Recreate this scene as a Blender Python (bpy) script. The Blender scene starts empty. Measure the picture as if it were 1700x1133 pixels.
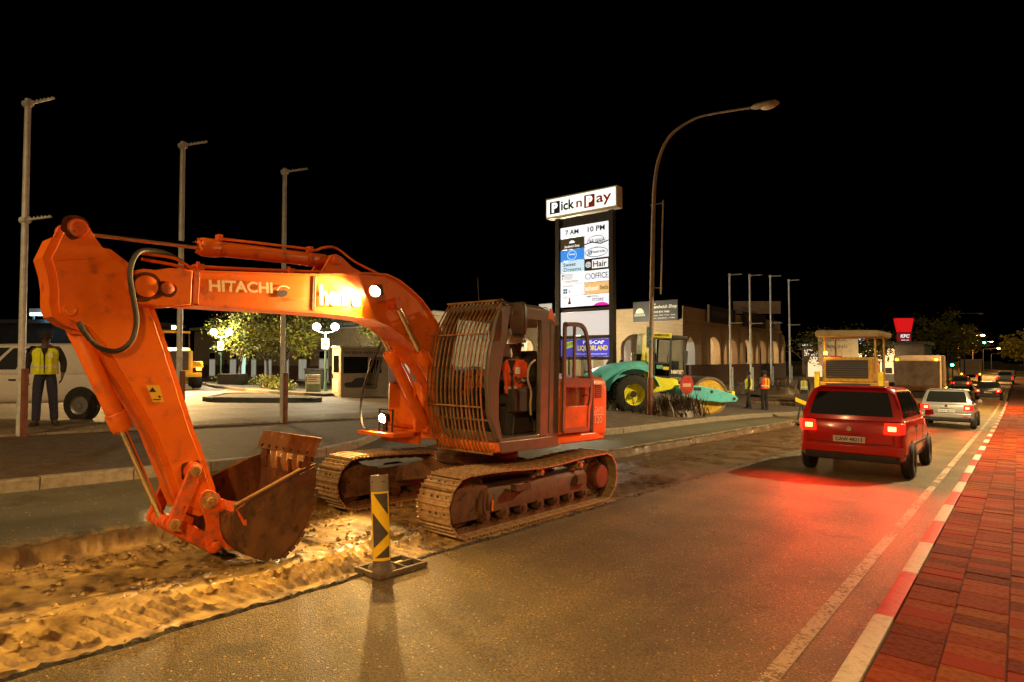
import bpy, bmesh, math, random
import numpy as np
from mathutils import Vector, Matrix, Euler
rnd = random.Random(7)
nrng = np.random.default_rng(11)
R = math.radians
scene = bpy.context.scene
COL = scene.collection
# ---------------------------------------------------------------- camera, night sky, exposure
cam_data = bpy.data.cameras.new('camera')
cam_data.sensor_width = 36.0
cam_data.lens = 21.6
cam_data.clip_end = 2000
cam_data.clip_start = 0.05
cam = bpy.data.objects.new('camera', cam_data)
cam.location = (0, 0, 1.75)
cam.rotation_euler = (R(90 + 1.77), 0, R(39.5))
COL.objects.link(cam)
scene.camera = cam
world = bpy.data.worlds.new('World')
scene.world = world
world.use_nodes = True
wn = world.node_tree
sky_node = wn.nodes.new('ShaderNodeTexSky')
sky_node.sky_type = 'NISHITA'
sky_node.sun_disc = False
sky_node.sun_elevation = R(-9)
sky_node.sun_rotation = R(150)
bg = wn.nodes['Background']
wn.links.new(sky_node.outputs[0], bg.inputs[0])
bg.inputs[1].default_value = 0.02
# faint, broad glow of the town on the night: one very weak, very soft sun lamp
sun_d = bpy.data.lights.new('sun', 'SUN')
sun_d.energy = 0.30
sun_d.angle = R(90)
sun_d.color = (1.0, 0.70, 0.36)
sun = bpy.data.objects.new('sun', sun_d)
sun.rotation_euler = (R(48), 0, R(22))
COL.objects.link(sun)
scene.view_settings.view_transform = 'Standard'
scene.view_settings.look = 'None'
scene.view_settings.exposure = 0.0
scene.view_settings.gamma = 1.0
scene.view_settings.use_curve_mapping = False
scene.cycles.use_denoising = True
scene.cycles.max_bounces = 6
scene.cycles.sample_clamp_indirect = 4.0
scene.cycles.sample_clamp_direct = 0
try:
    scene.cycles.use_light_tree = True
except Exception:
    pass

# ---------------------------------------------------------------- helpers
def lerp(a, b, t): return a + (b - a) * t
def link(o, parent=None):
    COL.objects.link(o)
    if parent is not None: o.parent = parent
    return o
def tag(o, label=None, cat=None, group=None, kind=None):
    if label: o['label'] = label
    if cat: o['category'] = cat
    if group: o['group'] = group
    if kind: o['kind'] = kind
    return o
def thing(name, label, cat, loc=(0, 0, 0), rz=0.0, group=None, rot=None):
    o = bpy.data.objects.new(name, None)
    o.empty_display_size = 0.2
    o.location = loc
    o.rotation_euler = rot if rot is not None else (0, 0, rz)
    COL.objects.link(o)
    return tag(o, label, cat, group)
def rotm(v):
    return Euler(v).to_matrix() if v is not None else None
class MB:
    def __init__(s):
        s.v = []; s.f = []; s.mi = []; s.m = 0
    def add(s, vs, fs):
        b = len(s.v)
        s.v.extend([tuple(p) for p in vs])
        for f in fs:
            s.f.append(tuple(i + b for i in f)); s.mi.append(s.m)
        return s
    def box(s, c, size, rot=None):
        hx, hy, hz = size[0] / 2, size[1] / 2, size[2] / 2
        P = [Vector((x, y, z)) for x in (-hx, hx) for y in (-hy, hy) for z in (-hz, hz)]
        if rot is not None:
            M = rotm(rot) if not isinstance(rot, Matrix) else rot
            P = [M @ p for p in P]
        c = Vector(c)
        return s.add([p + c for p in P], [(0, 1, 3, 2), (4, 6, 7, 5), (0, 4, 5, 1), (2, 3, 7, 6), (0, 2, 6, 4), (1, 5, 7, 3)])
    def bb(s, x0, x1, y0, y1, z0, z1):
        return s.box(((x0 + x1) / 2, (y0 + y1) / 2, (z0 + z1) / 2), (abs(x1 - x0), abs(y1 - y0), abs(z1 - z0)))
    def bar(s, a, b, w, h, up=(0, 0, 1)):
        a = Vector(a); b = Vector(b); d = (b - a)
        L = d.length
        x = d.normalized(); u = Vector(up)
        if abs(x.dot(u)) > .98: u = Vector((0, 1, 0))
        y = u.cross(x).normalized(); z = x.cross(y)
        M = Matrix((x, y, z)).transposed()
        return s.box((a + b) / 2, (L, w, h), M)
    def cyl(s, a, b, r0, r1=None, n=16, cap=True):
        if r1 is None: r1 = r0
        a = Vector(a); b = Vector(b); d = (b - a).normalized()
        u = d.orthogonal().normalized(); w = d.cross(u)
        vs = []
        for p, r in ((a, r0), (b, r1)):
            for i in range(n):
                t = 2 * math.pi * i / n
                vs.append(p + (u * math.cos(t) + w * math.sin(t)) * r)
        fs = [(i, (i + 1) % n, n + (i + 1) % n, n + i) for i in range(n)]
        if cap: fs += [tuple(range(n - 1, -1, -1)), tuple(range(n, 2 * n))]
        return s.add(vs, fs)
    def tube(s, pts, r, n=8, cap=True):
        pts = [Vector(p) for p in pts]
        rr = r if isinstance(r, (list, tuple)) else [r] * len(pts)
        prev = None; rings = []
        for i, p in enumerate(pts):
            if i == 0: d = pts[1] - p
            elif i == len(pts) - 1: d = p - pts[i - 1]
            else: d = (pts[i + 1] - p).normalized() + (p - pts[i - 1]).normalized()
            d = d.normalized() if d.length > 1e-9 else Vector((0, 0, 1))
            if prev is None: u = d.orthogonal().normalized()
            else:
                u = prev - d * prev.dot(d)
                u = u.normalized() if u.length > 1e-6 else d.orthogonal().normalized()
            prev = u; w = d.cross(u)
            rings.append([p + (u * math.cos(2 * math.pi * k / n) + w * math.sin(2 * math.pi * k / n)) * rr[i] for k in range(n)])
        return s.loft(rings, True, cap)
    def loft(s, rings, closed=True, cap=True):
        n = len(rings[0]); vs = [p for r in rings for p in r]; fs = []
        for j in range(len(rings) - 1):
            for i in range(n if closed else n - 1):
                k = (i + 1) % n
                fs.append((j * n + i, j * n + k, (j + 1) * n + k, (j + 1) * n + i))
        if cap and closed:
            fs.append(tuple(range(n - 1, -1, -1)))
            fs.append(tuple(range((len(rings) - 1) * n, len(rings) * n)))
        return s.add(vs, fs)
    def prism(s, pts, y0, y1, plane='xz', off=(0, 0, 0)):
        """2D polygon extruded along the third axis"""
        def P(a, b, c):
            q = {'xz': (a, c, b), 'yz': (c, a, b), 'xy': (a, b, c)}[plane]
            return (q[0] + off[0], q[1] + off[1], q[2] + off[2])
        n = len(pts)
        vs = [P(a, b, y0) for a, b in pts] + [P(a, b, y1) for a, b in pts]
        fs = [(i, (i + 1) % n, n + (i + 1) % n, n + i) for i in range(n)] + [tuple(range(n - 1, -1, -1)), tuple(range(n, 2 * n))]
        return s.add(vs, fs)
    def lathe(s, prof, c=(0, 0, 0), axis=(0, 0, 1), n=20, cap=True):
        """prof: list of (radius, height along the axis)"""
        d = Vector(axis).normalized(); u = d.orthogonal().normalized(); w = d.cross(u); c = Vector(c)
        rings = [[c + d * h + (u * math.cos(2 * math.pi * k / n) + w * math.sin(2 * math.pi * k / n)) * max(r, 1e-4) for k in range(n)] for r, h in prof]
        return s.loft(rings, True, cap)
    def sphere(s, c, r, n=14, m=9, sc=(1, 1, 1)):
        c = Vector(c)
        rings = []
        for j in range(m + 1):
            t = math.pi * (j + .001) / (m + .002)
            rings.append([c + Vector((math.sin(t) * math.cos(2 * math.pi * k / n) * r * sc[0], math.sin(t) * math.sin(2 * math.pi * k / n) * r * sc[1], -math.cos(t) * r * sc[2])) for k in range(n)])
        return s.loft(rings, True, True)
    def mesh(s, name, mats, smooth=True, angle=38, recalc=True):
        me = bpy.data.meshes.new(name)
        me.from_pydata(s.v, [], s.f)
        for m in (mats if isinstance(mats, (list, tuple)) else [mats]): me.materials.append(m)
        if any(s.mi): me.polygons.foreach_set('material_index', s.mi)
        if recalc:
            bm = bmesh.new(); bm.from_mesh(me)
            bmesh.ops.recalc_face_normals(bm, faces=bm.faces)
            bm.to_mesh(me); bm.free()
        if smooth:
            me.polygons.foreach_set('use_smooth', [True] * len(me.polygons))
            me.set_sharp_from_angle(angle=R(angle))
        me.update()
        return me
    def build(s, name, mats, parent=None, bev=0, seg=2, smooth=True, angle=38, loc=None, rot=None, kind=None, label=None):
        o = bpy.data.objects.new(name, s.mesh(name, mats, smooth, angle))
        link(o, parent)
        if loc is not None: o.location = loc
        if rot is not None: o.rotation_euler = rot
        if bev:
            md = o.modifiers.new('bevel', 'BEVEL'); md.width = bev; md.segments = seg; md.limit_method = 'ANGLE'; md.angle_limit = R(40)
            md.harden_normals = False
        if kind: o['kind'] = kind
        if label: o['label'] = label
        return o
def copy_tree(o, parent=None):
    c = o.copy(); COL.objects.link(c); c.parent = parent
    for ch in o.children: copy_tree(ch, c)
    return c
def share(name, me, parent, loc=(0, 0, 0), rot=(0, 0, 0), sc=None):
    o = bpy.data.objects.new(name, me); link(o, parent); o.location = loc; o.rotation_euler = rot
    if sc: o.scale = sc
    return o
def arc(cx, cy, r, a0, a1, n):
    return [(cx + r * math.cos(R(lerp(a0, a1, i / n))), cy + r * math.sin(R(lerp(a0, a1, i / n)))) for i in range(n + 1)]
def smooth_path(pts, k=4):
    P = [Vector(p) for p in pts]; out = []
    for i in range(len(P) - 1):
        p0 = P[max(i - 1, 0)]; p1 = P[i]; p2 = P[i + 1]; p3 = P[min(i + 2, len(P) - 1)]
        for j in range(k):
            t = j / k
            out.append(0.5 * ((2 * p1) + (p2 - p0) * t + (2 * p0 - 5 * p1 + 4 * p2 - p3) * t * t + (3 * p1 - p0 - 3 * p2 + p3) * t ** 3))
    out.append(P[-1])
    return out
def text_mesh(txt, size=1.0, bold=0.0, shear=0.0, extr=0.0, spacing=1.0, align='CENTER'):
    cu = bpy.data.curves.new('lettering', 'FONT')
    cu.body = txt; cu.size = size; cu.offset = bold; cu.shear = shear; cu.extrude = extr; cu.space_character = spacing
    cu.align_x = align; cu.align_y = 'CENTER'; cu.resolution_u = 3
    o = bpy.data.objects.new('lettering', cu); COL.objects.link(o)
    dg = bpy.context.evaluated_depsgraph_get(); dg.update()
    me = bpy.data.meshes.new_from_object(o.evaluated_get(dg))
    bpy.data.objects.remove(o); bpy.data.curves.remove(cu)
    return me
def text(txt, mat, parent, loc, rot, width=None, height=None, bold=0.0, shear=0.0, spacing=1.0, name='lettering', align='CENTER'):
    """flat lettering as a mesh part; width / height stretch its box"""
    me = text_mesh(txt, 1.0, bold, shear, 0.0, spacing, align)
    n = len(me.vertices); co = np.empty(n * 3); me.vertices.foreach_get('co', co); co = co.reshape(-1, 3)
    lo = co.min(0); hi = co.max(0)
    w, h = hi[0] - lo[0], hi[1] - lo[1]
    sx = width / w if width else None; sy = height / h if height else None
    if sx is None: sx = sy
    if sy is None: sy = sx
    if align == 'CENTER': co[:, 0] -= (lo[0] + hi[0]) / 2
    else: co[:, 0] -= lo[0]
    co[:, 1] -= (lo[1] + hi[1]) / 2
    co[:, 0] *= sx; co[:, 1] *= sy
    me.vertices.foreach_set('co', co.ravel()); me.update()
    me.materials.clear(); me.materials.append(mat)
    o = bpy.data.objects.new(name, me); link(o, parent); o.location = loc; o.rotation_euler = rot
    return o
# ---------------------------------------------------------------- materials
def nodes_of(m):
    m.use_nodes = True
    return m.node_tree.nodes, m.node_tree.links, m.node_tree.nodes['Principled BSDF']
def PM(name, c1, c2=None, scale=6.0, rough=0.5, metal=0.0, bump=0.0, bscale=40.0, mixlo=0.45, mixhi=0.65, coat=0.0, rvar=0.0, detail=5.0, c3=None, s3=30.0, lo3=.58, hi3=.7, stretch=None, spec=None):
    """procedural paint / stone / metal: noise mixed colours, noise roughness and fine relief"""
    m = bpy.data.materials.new(name); N, L, b = nodes_of(m)
    b.inputs['Roughness'].default_value = rough; b.inputs['Metallic'].default_value = metal
    if coat: b.inputs['Coat Weight'].default_value = coat; b.inputs['Coat Roughness'].default_value = 0.12
    if spec is not None: b.inputs['Specular IOR Level'].default_value = spec
    b.inputs['Base Color'].default_value = (*c1, 1)
    tc = N.new('ShaderNodeTexCoord'); src = tc.outputs['Object']
    if stretch:
        mp = N.new('ShaderNodeMapping'); mp.inputs['Scale'].default_value = stretch; L.new(src, mp.inputs[0]); src = mp.outputs[0]
    if c2 is not None:
        nz = N.new('ShaderNodeTexNoise'); nz.inputs['Scale'].default_value = scale; nz.inputs['Detail'].default_value = detail; nz.inputs['Roughness'].default_value = .62
        L.new(src, nz.inputs['Vector'])
        mr = N.new('ShaderNodeMapRange'); mr.inputs[1].default_value = mixlo; mr.inputs[2].default_value = mixhi; mr.interpolation_type = 'SMOOTHSTEP'
        L.new(nz.outputs[0], mr.inputs[0])
        mx = N.new('ShaderNodeMix'); mx.data_type = 'RGBA'
        mx.inputs[6].default_value = (*c1, 1); mx.inputs[7].default_value = (*c2, 1)
        L.new(mr.outputs[0], mx.inputs[0]); out = mx.outputs[2]
        if c3 is not None:
            n3 = N.new('ShaderNodeTexNoise'); n3.inputs['Scale'].default_value = s3; n3.inputs['Detail'].default_value = 4
            L.new(src, n3.inputs['Vector'])
            m3 = N.new('ShaderNodeMapRange'); m3.inputs[1].default_value = lo3; m3.inputs[2].default_value = hi3
            L.new(n3.outputs[0], m3.inputs[0])
            x3 = N.new('ShaderNodeMix'); x3.data_type = 'RGBA'; x3.inputs[7].default_value = (*c3, 1)
            L.new(out, x3.inputs[6]); L.new(m3.outputs[0], x3.inputs[0]); out = x3.outputs[2]
        L.new(out, b.inputs['Base Color'])
        if rvar:
            r2 = N.new('ShaderNodeMapRange'); r2.inputs[3].default_value = rough; r2.inputs[4].default_value = min(1, rough + rvar)
            L.new(mr.outputs[0], r2.inputs[0]); L.new(r2.outputs[0], b.inputs['Roughness'])
    if bump:
        nb = N.new('ShaderNodeTexNoise'); nb.inputs['Scale'].default_value = bscale; nb.inputs['Detail'].default_value = 6
        L.new(src, nb.inputs['Vector'])
        bp = N.new('ShaderNodeBump'); bp.inputs['Strength'].default_value = bump; bp.inputs['Distance'].default_value = 0.02
        L.new(nb.outputs[0], bp.inputs['Height']); L.new(bp.outputs[0], b.inputs['Normal'])
    return m
def EM(name, col, strength, base=None):
    m = bpy.data.materials.new(name); N, L, b = nodes_of(m)
    b.inputs['Base Color'].default_value = (*(base or [c * .6 for c in col]), 1)
    b.inputs['Roughness'].default_value = .4
    b.inputs['Emission Color'].default_value = (*col, 1); b.inputs['Emission Strength'].default_value = strength
    return m
def GL(name, col=(.9, .95, .95), rough=0.03, tint=.25):
    """window glass: mostly see-through with a clear reflection"""
    m = bpy.data.materials.new(name); N, L, b = nodes_of(m)
    g = N.new('ShaderNodeBsdfGlossy'); g.inputs['Roughness'].default_value = rough; g.inputs['Color'].default_value = (.9, .9, .9, 1)
    t = N.new('ShaderNodeBsdfTransparent'); t.inputs['Color'].default_value = (*[c * (1 - tint) for c in col], 1)
    lw = N.new('ShaderNodeLayerWeight'); lw.inputs[0].default_value = .5
    pw = N.new('ShaderNodeMath'); pw.operation = 'POWER'; pw.inputs[1].default_value = 4.0; L.new(lw.outputs['Facing'], pw.inputs[0])
    fr = N.new('ShaderNodeMath'); fr.operation = 'MULTIPLY_ADD'; fr.inputs[1].default_value = .8; fr.inputs[2].default_value = .035; L.new(pw.outputs[0], fr.inputs[0])
    mx = N.new('ShaderNodeMixShader'); L.new(fr.outputs[0], mx.inputs[0]); L.new(t.outputs[0], mx.inputs[1]); L.new(g.outputs[0], mx.inputs[2])
    L.new(mx.outputs[0], N['Material Output'].inputs['Surface'])
    return m
ORANGE = PM('orange_paint', (.82, .165, .007), (.74, .135, .006), 3.5, .36, 0, .06, 120, .4, .62, .15, .2, c3=(.26, .060, .018), s3=7, lo3=.60, hi3=.80)
ORANGE_WORN = PM('worn_orange_paint', (.70, .10, .010), (.36, .10, .030), 9, .48, 0, .15, 90, .45, .66, 0, .2, c3=(.09, .05, .03), s3=22, lo3=.6, hi3=.72)
TAUPE = PM('taupe_cab_paint', (.150, .122, .098), (.115, .092, .072), 5, .34, 0, .03, 90, .4, .7, .2, .2)
DKSTEEL = PM('dirty_track_frame', (.085, .036, .016), (.15, .075, .032), 7, .62, .2, .3, 60, .42, .65, 0, .2, c3=(.03, .018, .012), s3=16)
SHOE = PM('worn_track_steel', (.50, .35, .19), (.30, .19, .09), 14, .40, .35, .3, 70, .4, .66, 0, .3, c3=(.42, .30, .17), s3=8, lo3=.5, hi3=.75)
RUST = PM('rusty_bucket_steel', (.10, .042, .016), (.17, .072, .022), 6, .55, .35, .3, 55, .42, .68, 0, .25, c3=(.045, .022, .012), s3=13, lo3=.55, hi3=.7, stretch=(1, 1, .6))
EDGE = PM('bright_worn_edge', (.72, .45, .20), (.50, .28, .11), 20, .32, .7, .15, 80)
CHROME = PM('chrome_rod', (.80, .74, .64), (.70, .62, .5), 30, .14, 1.0)
BLACK = PM('black_rubber', (.018, .016, .015), (.03, .026, .022), 8, .6, 0, .1, 60)
DARK = PM('dark_interior', (.022, .018, .015), (.035, .028, .022), 5, .7)
SEATM = PM('seat_cloth', (.02, .016, .014), (.03, .024, .02), 30, .9)
GALV = PM('galvanised_steel', (.62, .66, .66), (.50, .54, .54), 9, .45, .1, .05, 40, .4, .6)
LAMPPAINT = PM('old_grey_pole_paint', (.30, .23, .17), (.22, .16, .11), 7, .55, .1, .1, 40)
WHITE_PAINT = PM('white_car_paint', (.74, .72, .68), (.62, .58, .52), 3, .3, 0, 0, 10, .5, .8, .4, .1)
GREY_PAINT = PM('silver_car_paint', (.42, .42, .42), (.36, .36, .36), 3, .3, .5, 0, 10, .5, .8, .4)
RED_PAINT = PM('red_car_paint', (.48, .012, .008), (.40, .010, .008), 3, .25, .1, 0, 10, .5, .8, .6)
YELLOW_PAINT = PM('yellow_machine_paint', (.80, .60, .03), (.66, .45, .02), 4, .4, 0, .05, 60, .45, .7, .15, .2, c3=(.28, .18, .05), s3=10, lo3=.66, hi3=.8)
LIME_PAINT = PM('lime_machine_paint', (.74, .72, .03), (.60, .58, .03), 4, .4, 0, .05, 60, .45, .7, .15, .2, c3=(.25, .22, .06), s3=11, lo3=.66, hi3=.8)
CAT_PAINT = PM('faded_yellow_paint', (.50, .27, .03), (.34, .18, .025), 5, .5, 0, .1, 60, .4, .7, 0, .2, c3=(.12, .08, .04), s3=9, lo3=.6, hi3=.75)
TEAL = PM('teal_machine_paint', (.12, .56, .62), (.09, .46, .52), 4, .38, 0, .05, 50, .4, .7, .2, .2, c3=(.16, .20, .18), s3=8, lo3=.64, hi3=.8)
GLASS = GL('cab_glass', (.92, .95, .95), .03, .12)
TINT = GL('tinted_glass', (.30, .32, .32), .03, .35)
DKGLASS = PM('dark_glass', (.012, .014, .014), None, rough=.06)
WHITE_VINYL = PM('white_vinyl', (.78, .74, .66), (.70, .64, .54), 30, .5)
PALE_DECAL = PM('pale_decal', (.88, .72, .54), (.80, .60, .40), 25, .5)
BLACK_INK = PM('black_ink', (.012, .012, .014), None, rough=.5)
NAVY_INK = PM('navy_ink', (.03, .03, .09), None, rough=.45)
GOLD_INK = PM('gold_ink', (.70, .30, .06), None, rough=.4)
HIVIS_Y = PM('hivis_yellow_cloth', (.80, .90, .03), (.66, .74, .03), 12, .75, 0, .2, 60)
HIVIS_O = PM('hivis_orange_cloth', (.85, .10, .012), (.70, .08, .01), 12, .75, 0, .2, 60)
REFLECT = PM('reflective_tape', (.80, .80, .76), (.68, .68, .62), 40, .3, .2)
SKIN = PM('dark_skin', (.10, .048, .026), (.075, .036, .02), 20, .5)
DENIM = PM('navy_work_trousers', (.022, .024, .055), (.032, .034, .07), 18, .85, 0, .2, 50)
DKCLOTH = PM('black_jacket_cloth', (.014, .012, .013), (.022, .019, .02), 15, .85, 0, .2, 50)
HATM = PM('white_hard_hat', (.78, .66, .50), (.70, .58, .42), 10, .35)
LAMP_HOT = EM('hot_lamp_glass', (1.0, .80, .46), 120.0, (.9, .9, .9))
GLOBE = EM('lit_globe_glass', (1.0, .93, .76), 14.0, (.9, .9, .9))
RED_LENS = EM('red_tail_lens', (1.0, .006, .002), 5.0, (.6, .01, .01))
RED_LENS_DIM = EM('red_lens', (1.0, .03, .01), 1.5, (.5, .01, .01))
AMBER = EM('amber_lens', (1.0, .32, .02), 22.0, (.8, .3, .02))
GREEN_LENS = EM('green_signal_lens', (.05, 1.0, .55), 30.0, (.05, .5, .3))
SODIUM = EM('sodium_lamp_glass', (1.0, .48, .10), 60.0, (.8, .6, .3))
def light(kind, name, parent, loc, energy, col, radius=.05, rot=None, spot=None, blend=.4):
    ld = bpy.data.lights.new(name, kind); ld.energy = energy; ld.color = col
    ld.shadow_soft_size = radius
    if spot: ld.spot_size = R(spot); ld.spot_blend = blend
    o = bpy.data.objects.new(name, ld); link(o, parent); o.location = loc
    if rot is not None: o.rotation_euler = rot
    return o
def aim(o, d):
    o.rotation_euler = Vector(d).to_track_quat('-Z', 'Y').to_euler()
# ---------------------------------------------------------------- terrain: the street runs along +y and falls gently
SL = .0318
def along(y):
    if y < 30: return -SL * y
    if y < 75:
        u = y - 30; return -SL * 30 - SL * (u - u * u / 90)
    return -SL * 52.5
BT = [-300, -9, .70, .831, 4.27, 6.85, 9.0, 9.15, 12.8, 13.5, 16, 20, 24, 30, 40, 80, 300]
BZ = [.6, .16, .13, .0, .05, .18, .28, .40, .56, .64, .62, .58, .54, .58, .70, .95, 1.4]
def sstep(a, b, x):
    t = min(1, max(0, (x - a) / (b - a))); return t * t * (3 - 2 * t)
def G(x, y):
    z = float(np.interp(-x, BT, BZ)) + along(y)
    s = sstep(26, 33, y) * sstep(9.6, 12.0, -x)
    return lerp(z, .2, s)
def onG(x, y, dz=0): return (x, y, G(x, y) + dz)
# ================================================================ SETTING
def vnoise(X, Y, sc, seed):
    rg = np.random.default_rng(seed); T = rg.random((256, 256))
    x = np.asarray(X) * sc; y = np.asarray(Y) * sc
    xi = np.floor(x).astype(int); yi = np.floor(y).astype(int); fx = x - xi; fy = y - yi
    fx = fx * fx * (3 - 2 * fx); fy = fy * fy * (3 - 2 * fy)
    a = T[xi % 256, yi % 256]; b = T[(xi + 1) % 256, yi % 256]; c = T[xi % 256, (yi + 1) % 256]; d = T[(xi + 1) % 256, (yi + 1) % 256]
    return (a * (1 - fx) + b * fx) * (1 - fy) + (c * (1 - fx) + d * fx) * fy - .5
def fbm(X, Y, sc, seed, o=4):
    s = 0; a = 1
    for i in range(o): s = s + a * vnoise(X, Y, sc * 2 ** i, seed + i); a *= .5
    return s
def grid_obj(name, xs, ys, zf, mat, kind='structure', smooth=True, parent=None):
    """height field over xs * ys; zf(X, Y) gives Z"""
    X, Y = np.meshgrid(xs, ys, indexing='ij'); Z = zf(X, Y)
    nx, ny = X.shape
    co = np.stack([X, Y, Z], -1).reshape(-1, 3)
    i = np.arange(nx * ny).reshape(nx, ny)
    q = np.stack([i[:-1, :-1], i[1:, :-1], i[1:, 1:], i[:-1, 1:]], -1).reshape(-1, 4)
    me = bpy.data.meshes.new(name)
    me.vertices.add(len(co)); me.vertices.foreach_set('co', co.ravel())
    me.loops.add(q.size); me.loops.foreach_set('vertex_index', q.ravel())
    me.polygons.add(len(q)); me.polygons.foreach_set('loop_start', np.arange(0, q.size, 4)); me.polygons.foreach_set('loop_total', np.full(len(q), 4))
    me.polygons.foreach_set('use_smooth', [smooth] * len(q))
    me.update(calc_edges=True); me.validate()
    me.materials.append(mat)
    o = bpy.data.objects.new(name, me); link(o, parent)
    if kind: o['kind'] = kind
    return o
AL = np.vectorize(along)
BASE = lambda X: np.interp(-X, BT, BZ)
GV = np.vectorize(G)
def asphalt(name, c1, c2, c3, rough=.55, bump=1.0, chip=120.0, spill=False):
    m = bpy.data.materials.new(name); N, L, b = nodes_of(m)
    tc = N.new('ShaderNodeTexCoord'); src = tc.outputs['Object']
    vo = N.new('ShaderNodeTexVoronoi'); vo.inputs['Scale'].default_value = chip; L.new(src, vo.inputs['Vector'])
    n1 = N.new('ShaderNodeTexNoise'); n1.inputs['Scale'].default_value = chip * .55; n1.inputs['Detail'].default_value = 3; L.new(src, n1.inputs['Vector'])
    n2 = N.new('ShaderNodeTexNoise'); n2.inputs['Scale'].default_value = .9; n2.inputs['Detail'].default_value = 6; L.new(src, n2.inputs['Vector'])
    r1 = N.new('ShaderNodeMapRange'); r1.inputs[1].default_value = .40; r1.inputs[2].default_value = .62; L.new(n1.outputs[0], r1.inputs[0])
    mx = N.new('ShaderNodeMix'); mx.data_type = 'RGBA'; mx.inputs[6].default_value = (*c1, 1); mx.inputs[7].default_value = (*c2, 1); L.new(r1.outputs[0], mx.inputs[0])
    r2 = N.new('ShaderNodeMapRange'); r2.inputs[1].default_value = .42; r2.inputs[2].default_value = .66; L.new(n2.outputs[0], r2.inputs[0])
    m2 = N.new('ShaderNodeMix'); m2.data_type = 'RGBA'; m2.inputs[7].default_value = (*c3, 1); L.new(mx.outputs[2], m2.inputs[6])
    sc = N.new('ShaderNodeMath'); sc.operation = 'MULTIPLY'; sc.inputs[1].default_value = .6; L.new(r2.outputs[0], sc.inputs[0]); L.new(sc.outputs[0], m2.inputs[0])
    # single pale chips of stone
    vc = N.new('ShaderNodeTexVoronoi'); vc.inputs['Scale'].default_value = chip * .8; L.new(src, vc.inputs['Vector'])
    sp = N.new('ShaderNodeSeparateColor'); L.new(vc.outputs['Color'], sp.inputs[0])
    gt = N.new('ShaderNodeMath'); gt.operation = 'GREATER_THAN'; gt.inputs[1].default_value = .990; L.new(sp.outputs[0], gt.inputs[0])
    m3 = N.new('ShaderNodeMix'); m3.data_type = 'RGBA'; m3.inputs[7].default_value = (*[min(1, c * 2.4) for c in c2], 1); L.new(m2.outputs[2], m3.inputs[6]); L.new(gt.outputs[0], m3.inputs[0])
    out = m3.outputs[2]
    if spill:
        # tyre-darkened lanes along the street and oil blots
        mp = N.new('ShaderNodeMapping'); mp.inputs['Scale'].default_value = (1.7, .05, 1); L.new(src, mp.inputs[0])
        n4 = N.new('ShaderNodeTexNoise'); n4.inputs['Scale'].default_value = 1.0; n4.inputs['Detail'].default_value = 3; L.new(mp.outputs[0], n4.inputs[0])
        r4 = N.new('ShaderNodeMapRange'); r4.inputs[1].default_value = .38; r4.inputs[2].default_value = .64; r4.inputs[3].default_value = .74; r4.inputs[4].default_value = 1.08; L.new(n4.outputs[0], r4.inputs[0])
        n5 = N.new('ShaderNodeTexNoise'); n5.inputs['Scale'].default_value = 2.3; n5.inputs['Detail'].default_value = 4; L.new(src, n5.inputs[0])
        r5 = N.new('ShaderNodeMapRange'); r5.inputs[1].default_value = .62; r5.inputs[2].default_value = .70; r5.inputs[3].default_value = 1.0; r5.inputs[4].default_value = .62; L.new(n5.outputs[0], r5.inputs[0])
        mu = N.new('ShaderNodeMath'); mu.operation = 'MULTIPLY'; L.new(r4.outputs[0], mu.inputs[0]); L.new(r5.outputs[0], mu.inputs[1])
        vm = N.new('ShaderNodeVectorMath'); vm.operation = 'SCALE'; L.new(out, vm.inputs[0]); L.new(mu.outputs[0], vm.inputs['Scale'])
        # clay spilled over both cut edges of the excavated strip
        sx = N.new('ShaderNodeSeparateXYZ'); L.new(src, sx.inputs[0])
        di = N.new('ShaderNodeMath'); di.operation = 'ADD'; di.inputs[1].default_value = 5.56; L.new(sx.outputs[0], di.inputs[0])
        ab = N.new('ShaderNodeMath'); ab.operation = 'ABSOLUTE'; L.new(di.outputs[0], ab.inputs[0])
        r6 = N.new('ShaderNodeMapRange'); r6.inputs[1].default_value = 1.28; r6.inputs[2].default_value = 1.75; r6.inputs[3].default_value = .16; r6.inputs[4].default_value = -.30; L.new(ab.outputs[0], r6.inputs[0])
        n6 = N.new('ShaderNodeTexNoise'); n6.inputs['Scale'].default_value = 5; n6.inputs['Detail'].default_value = 9; n6.inputs['Roughness'].default_value = .72; L.new(src, n6.inputs[0])
        a6 = N.new('ShaderNodeMath'); a6.operation = 'ADD'; L.new(n6.outputs[0], a6.inputs[0]); L.new(r6.outputs[0], a6.inputs[1])
        r7 = N.new('ShaderNodeMapRange'); r7.inputs[1].default_value = .60; r7.inputs[2].default_value = .78; L.new(a6.outputs[0], r7.inputs[0])
        m6 = N.new('ShaderNodeMix'); m6.data_type = 'RGBA'; m6.inputs[7].default_value = (.27, .175, .075, 1); L.new(vm.outputs[0], m6.inputs[6]); L.new(r7.outputs[0], m6.inputs[0])
        out = m6.outputs[2]
    L.new(out, b.inputs['Base Color'])
    rr = N.new('ShaderNodeMapRange'); rr.inputs[3].default_value = rough - .12; rr.inputs[4].default_value = rough + .18; L.new(n2.outputs[0], rr.inputs[0]); L.new(rr.outputs[0], b.inputs['Roughness'])
    ad = N.new('ShaderNodeMath'); ad.operation = 'ADD'; L.new(vo.outputs['Distance'], ad.inputs[0]); L.new(n1.outputs[0], ad.inputs[1])
    bp = N.new('ShaderNodeBump'); bp.inputs['Strength'].default_value = bump; bp.inputs['Distance'].default_value = .006
    L.new(ad.outputs[0], bp.inputs['Height']); L.new(bp.outputs[0], b.inputs['Normal'])
    return m
ASPHALT = asphalt('chip_seal_asphalt', (.075, .052, .017), (.260, .180, .062), (.072, .050, .018), .50, 1.8, 120, True)
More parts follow.
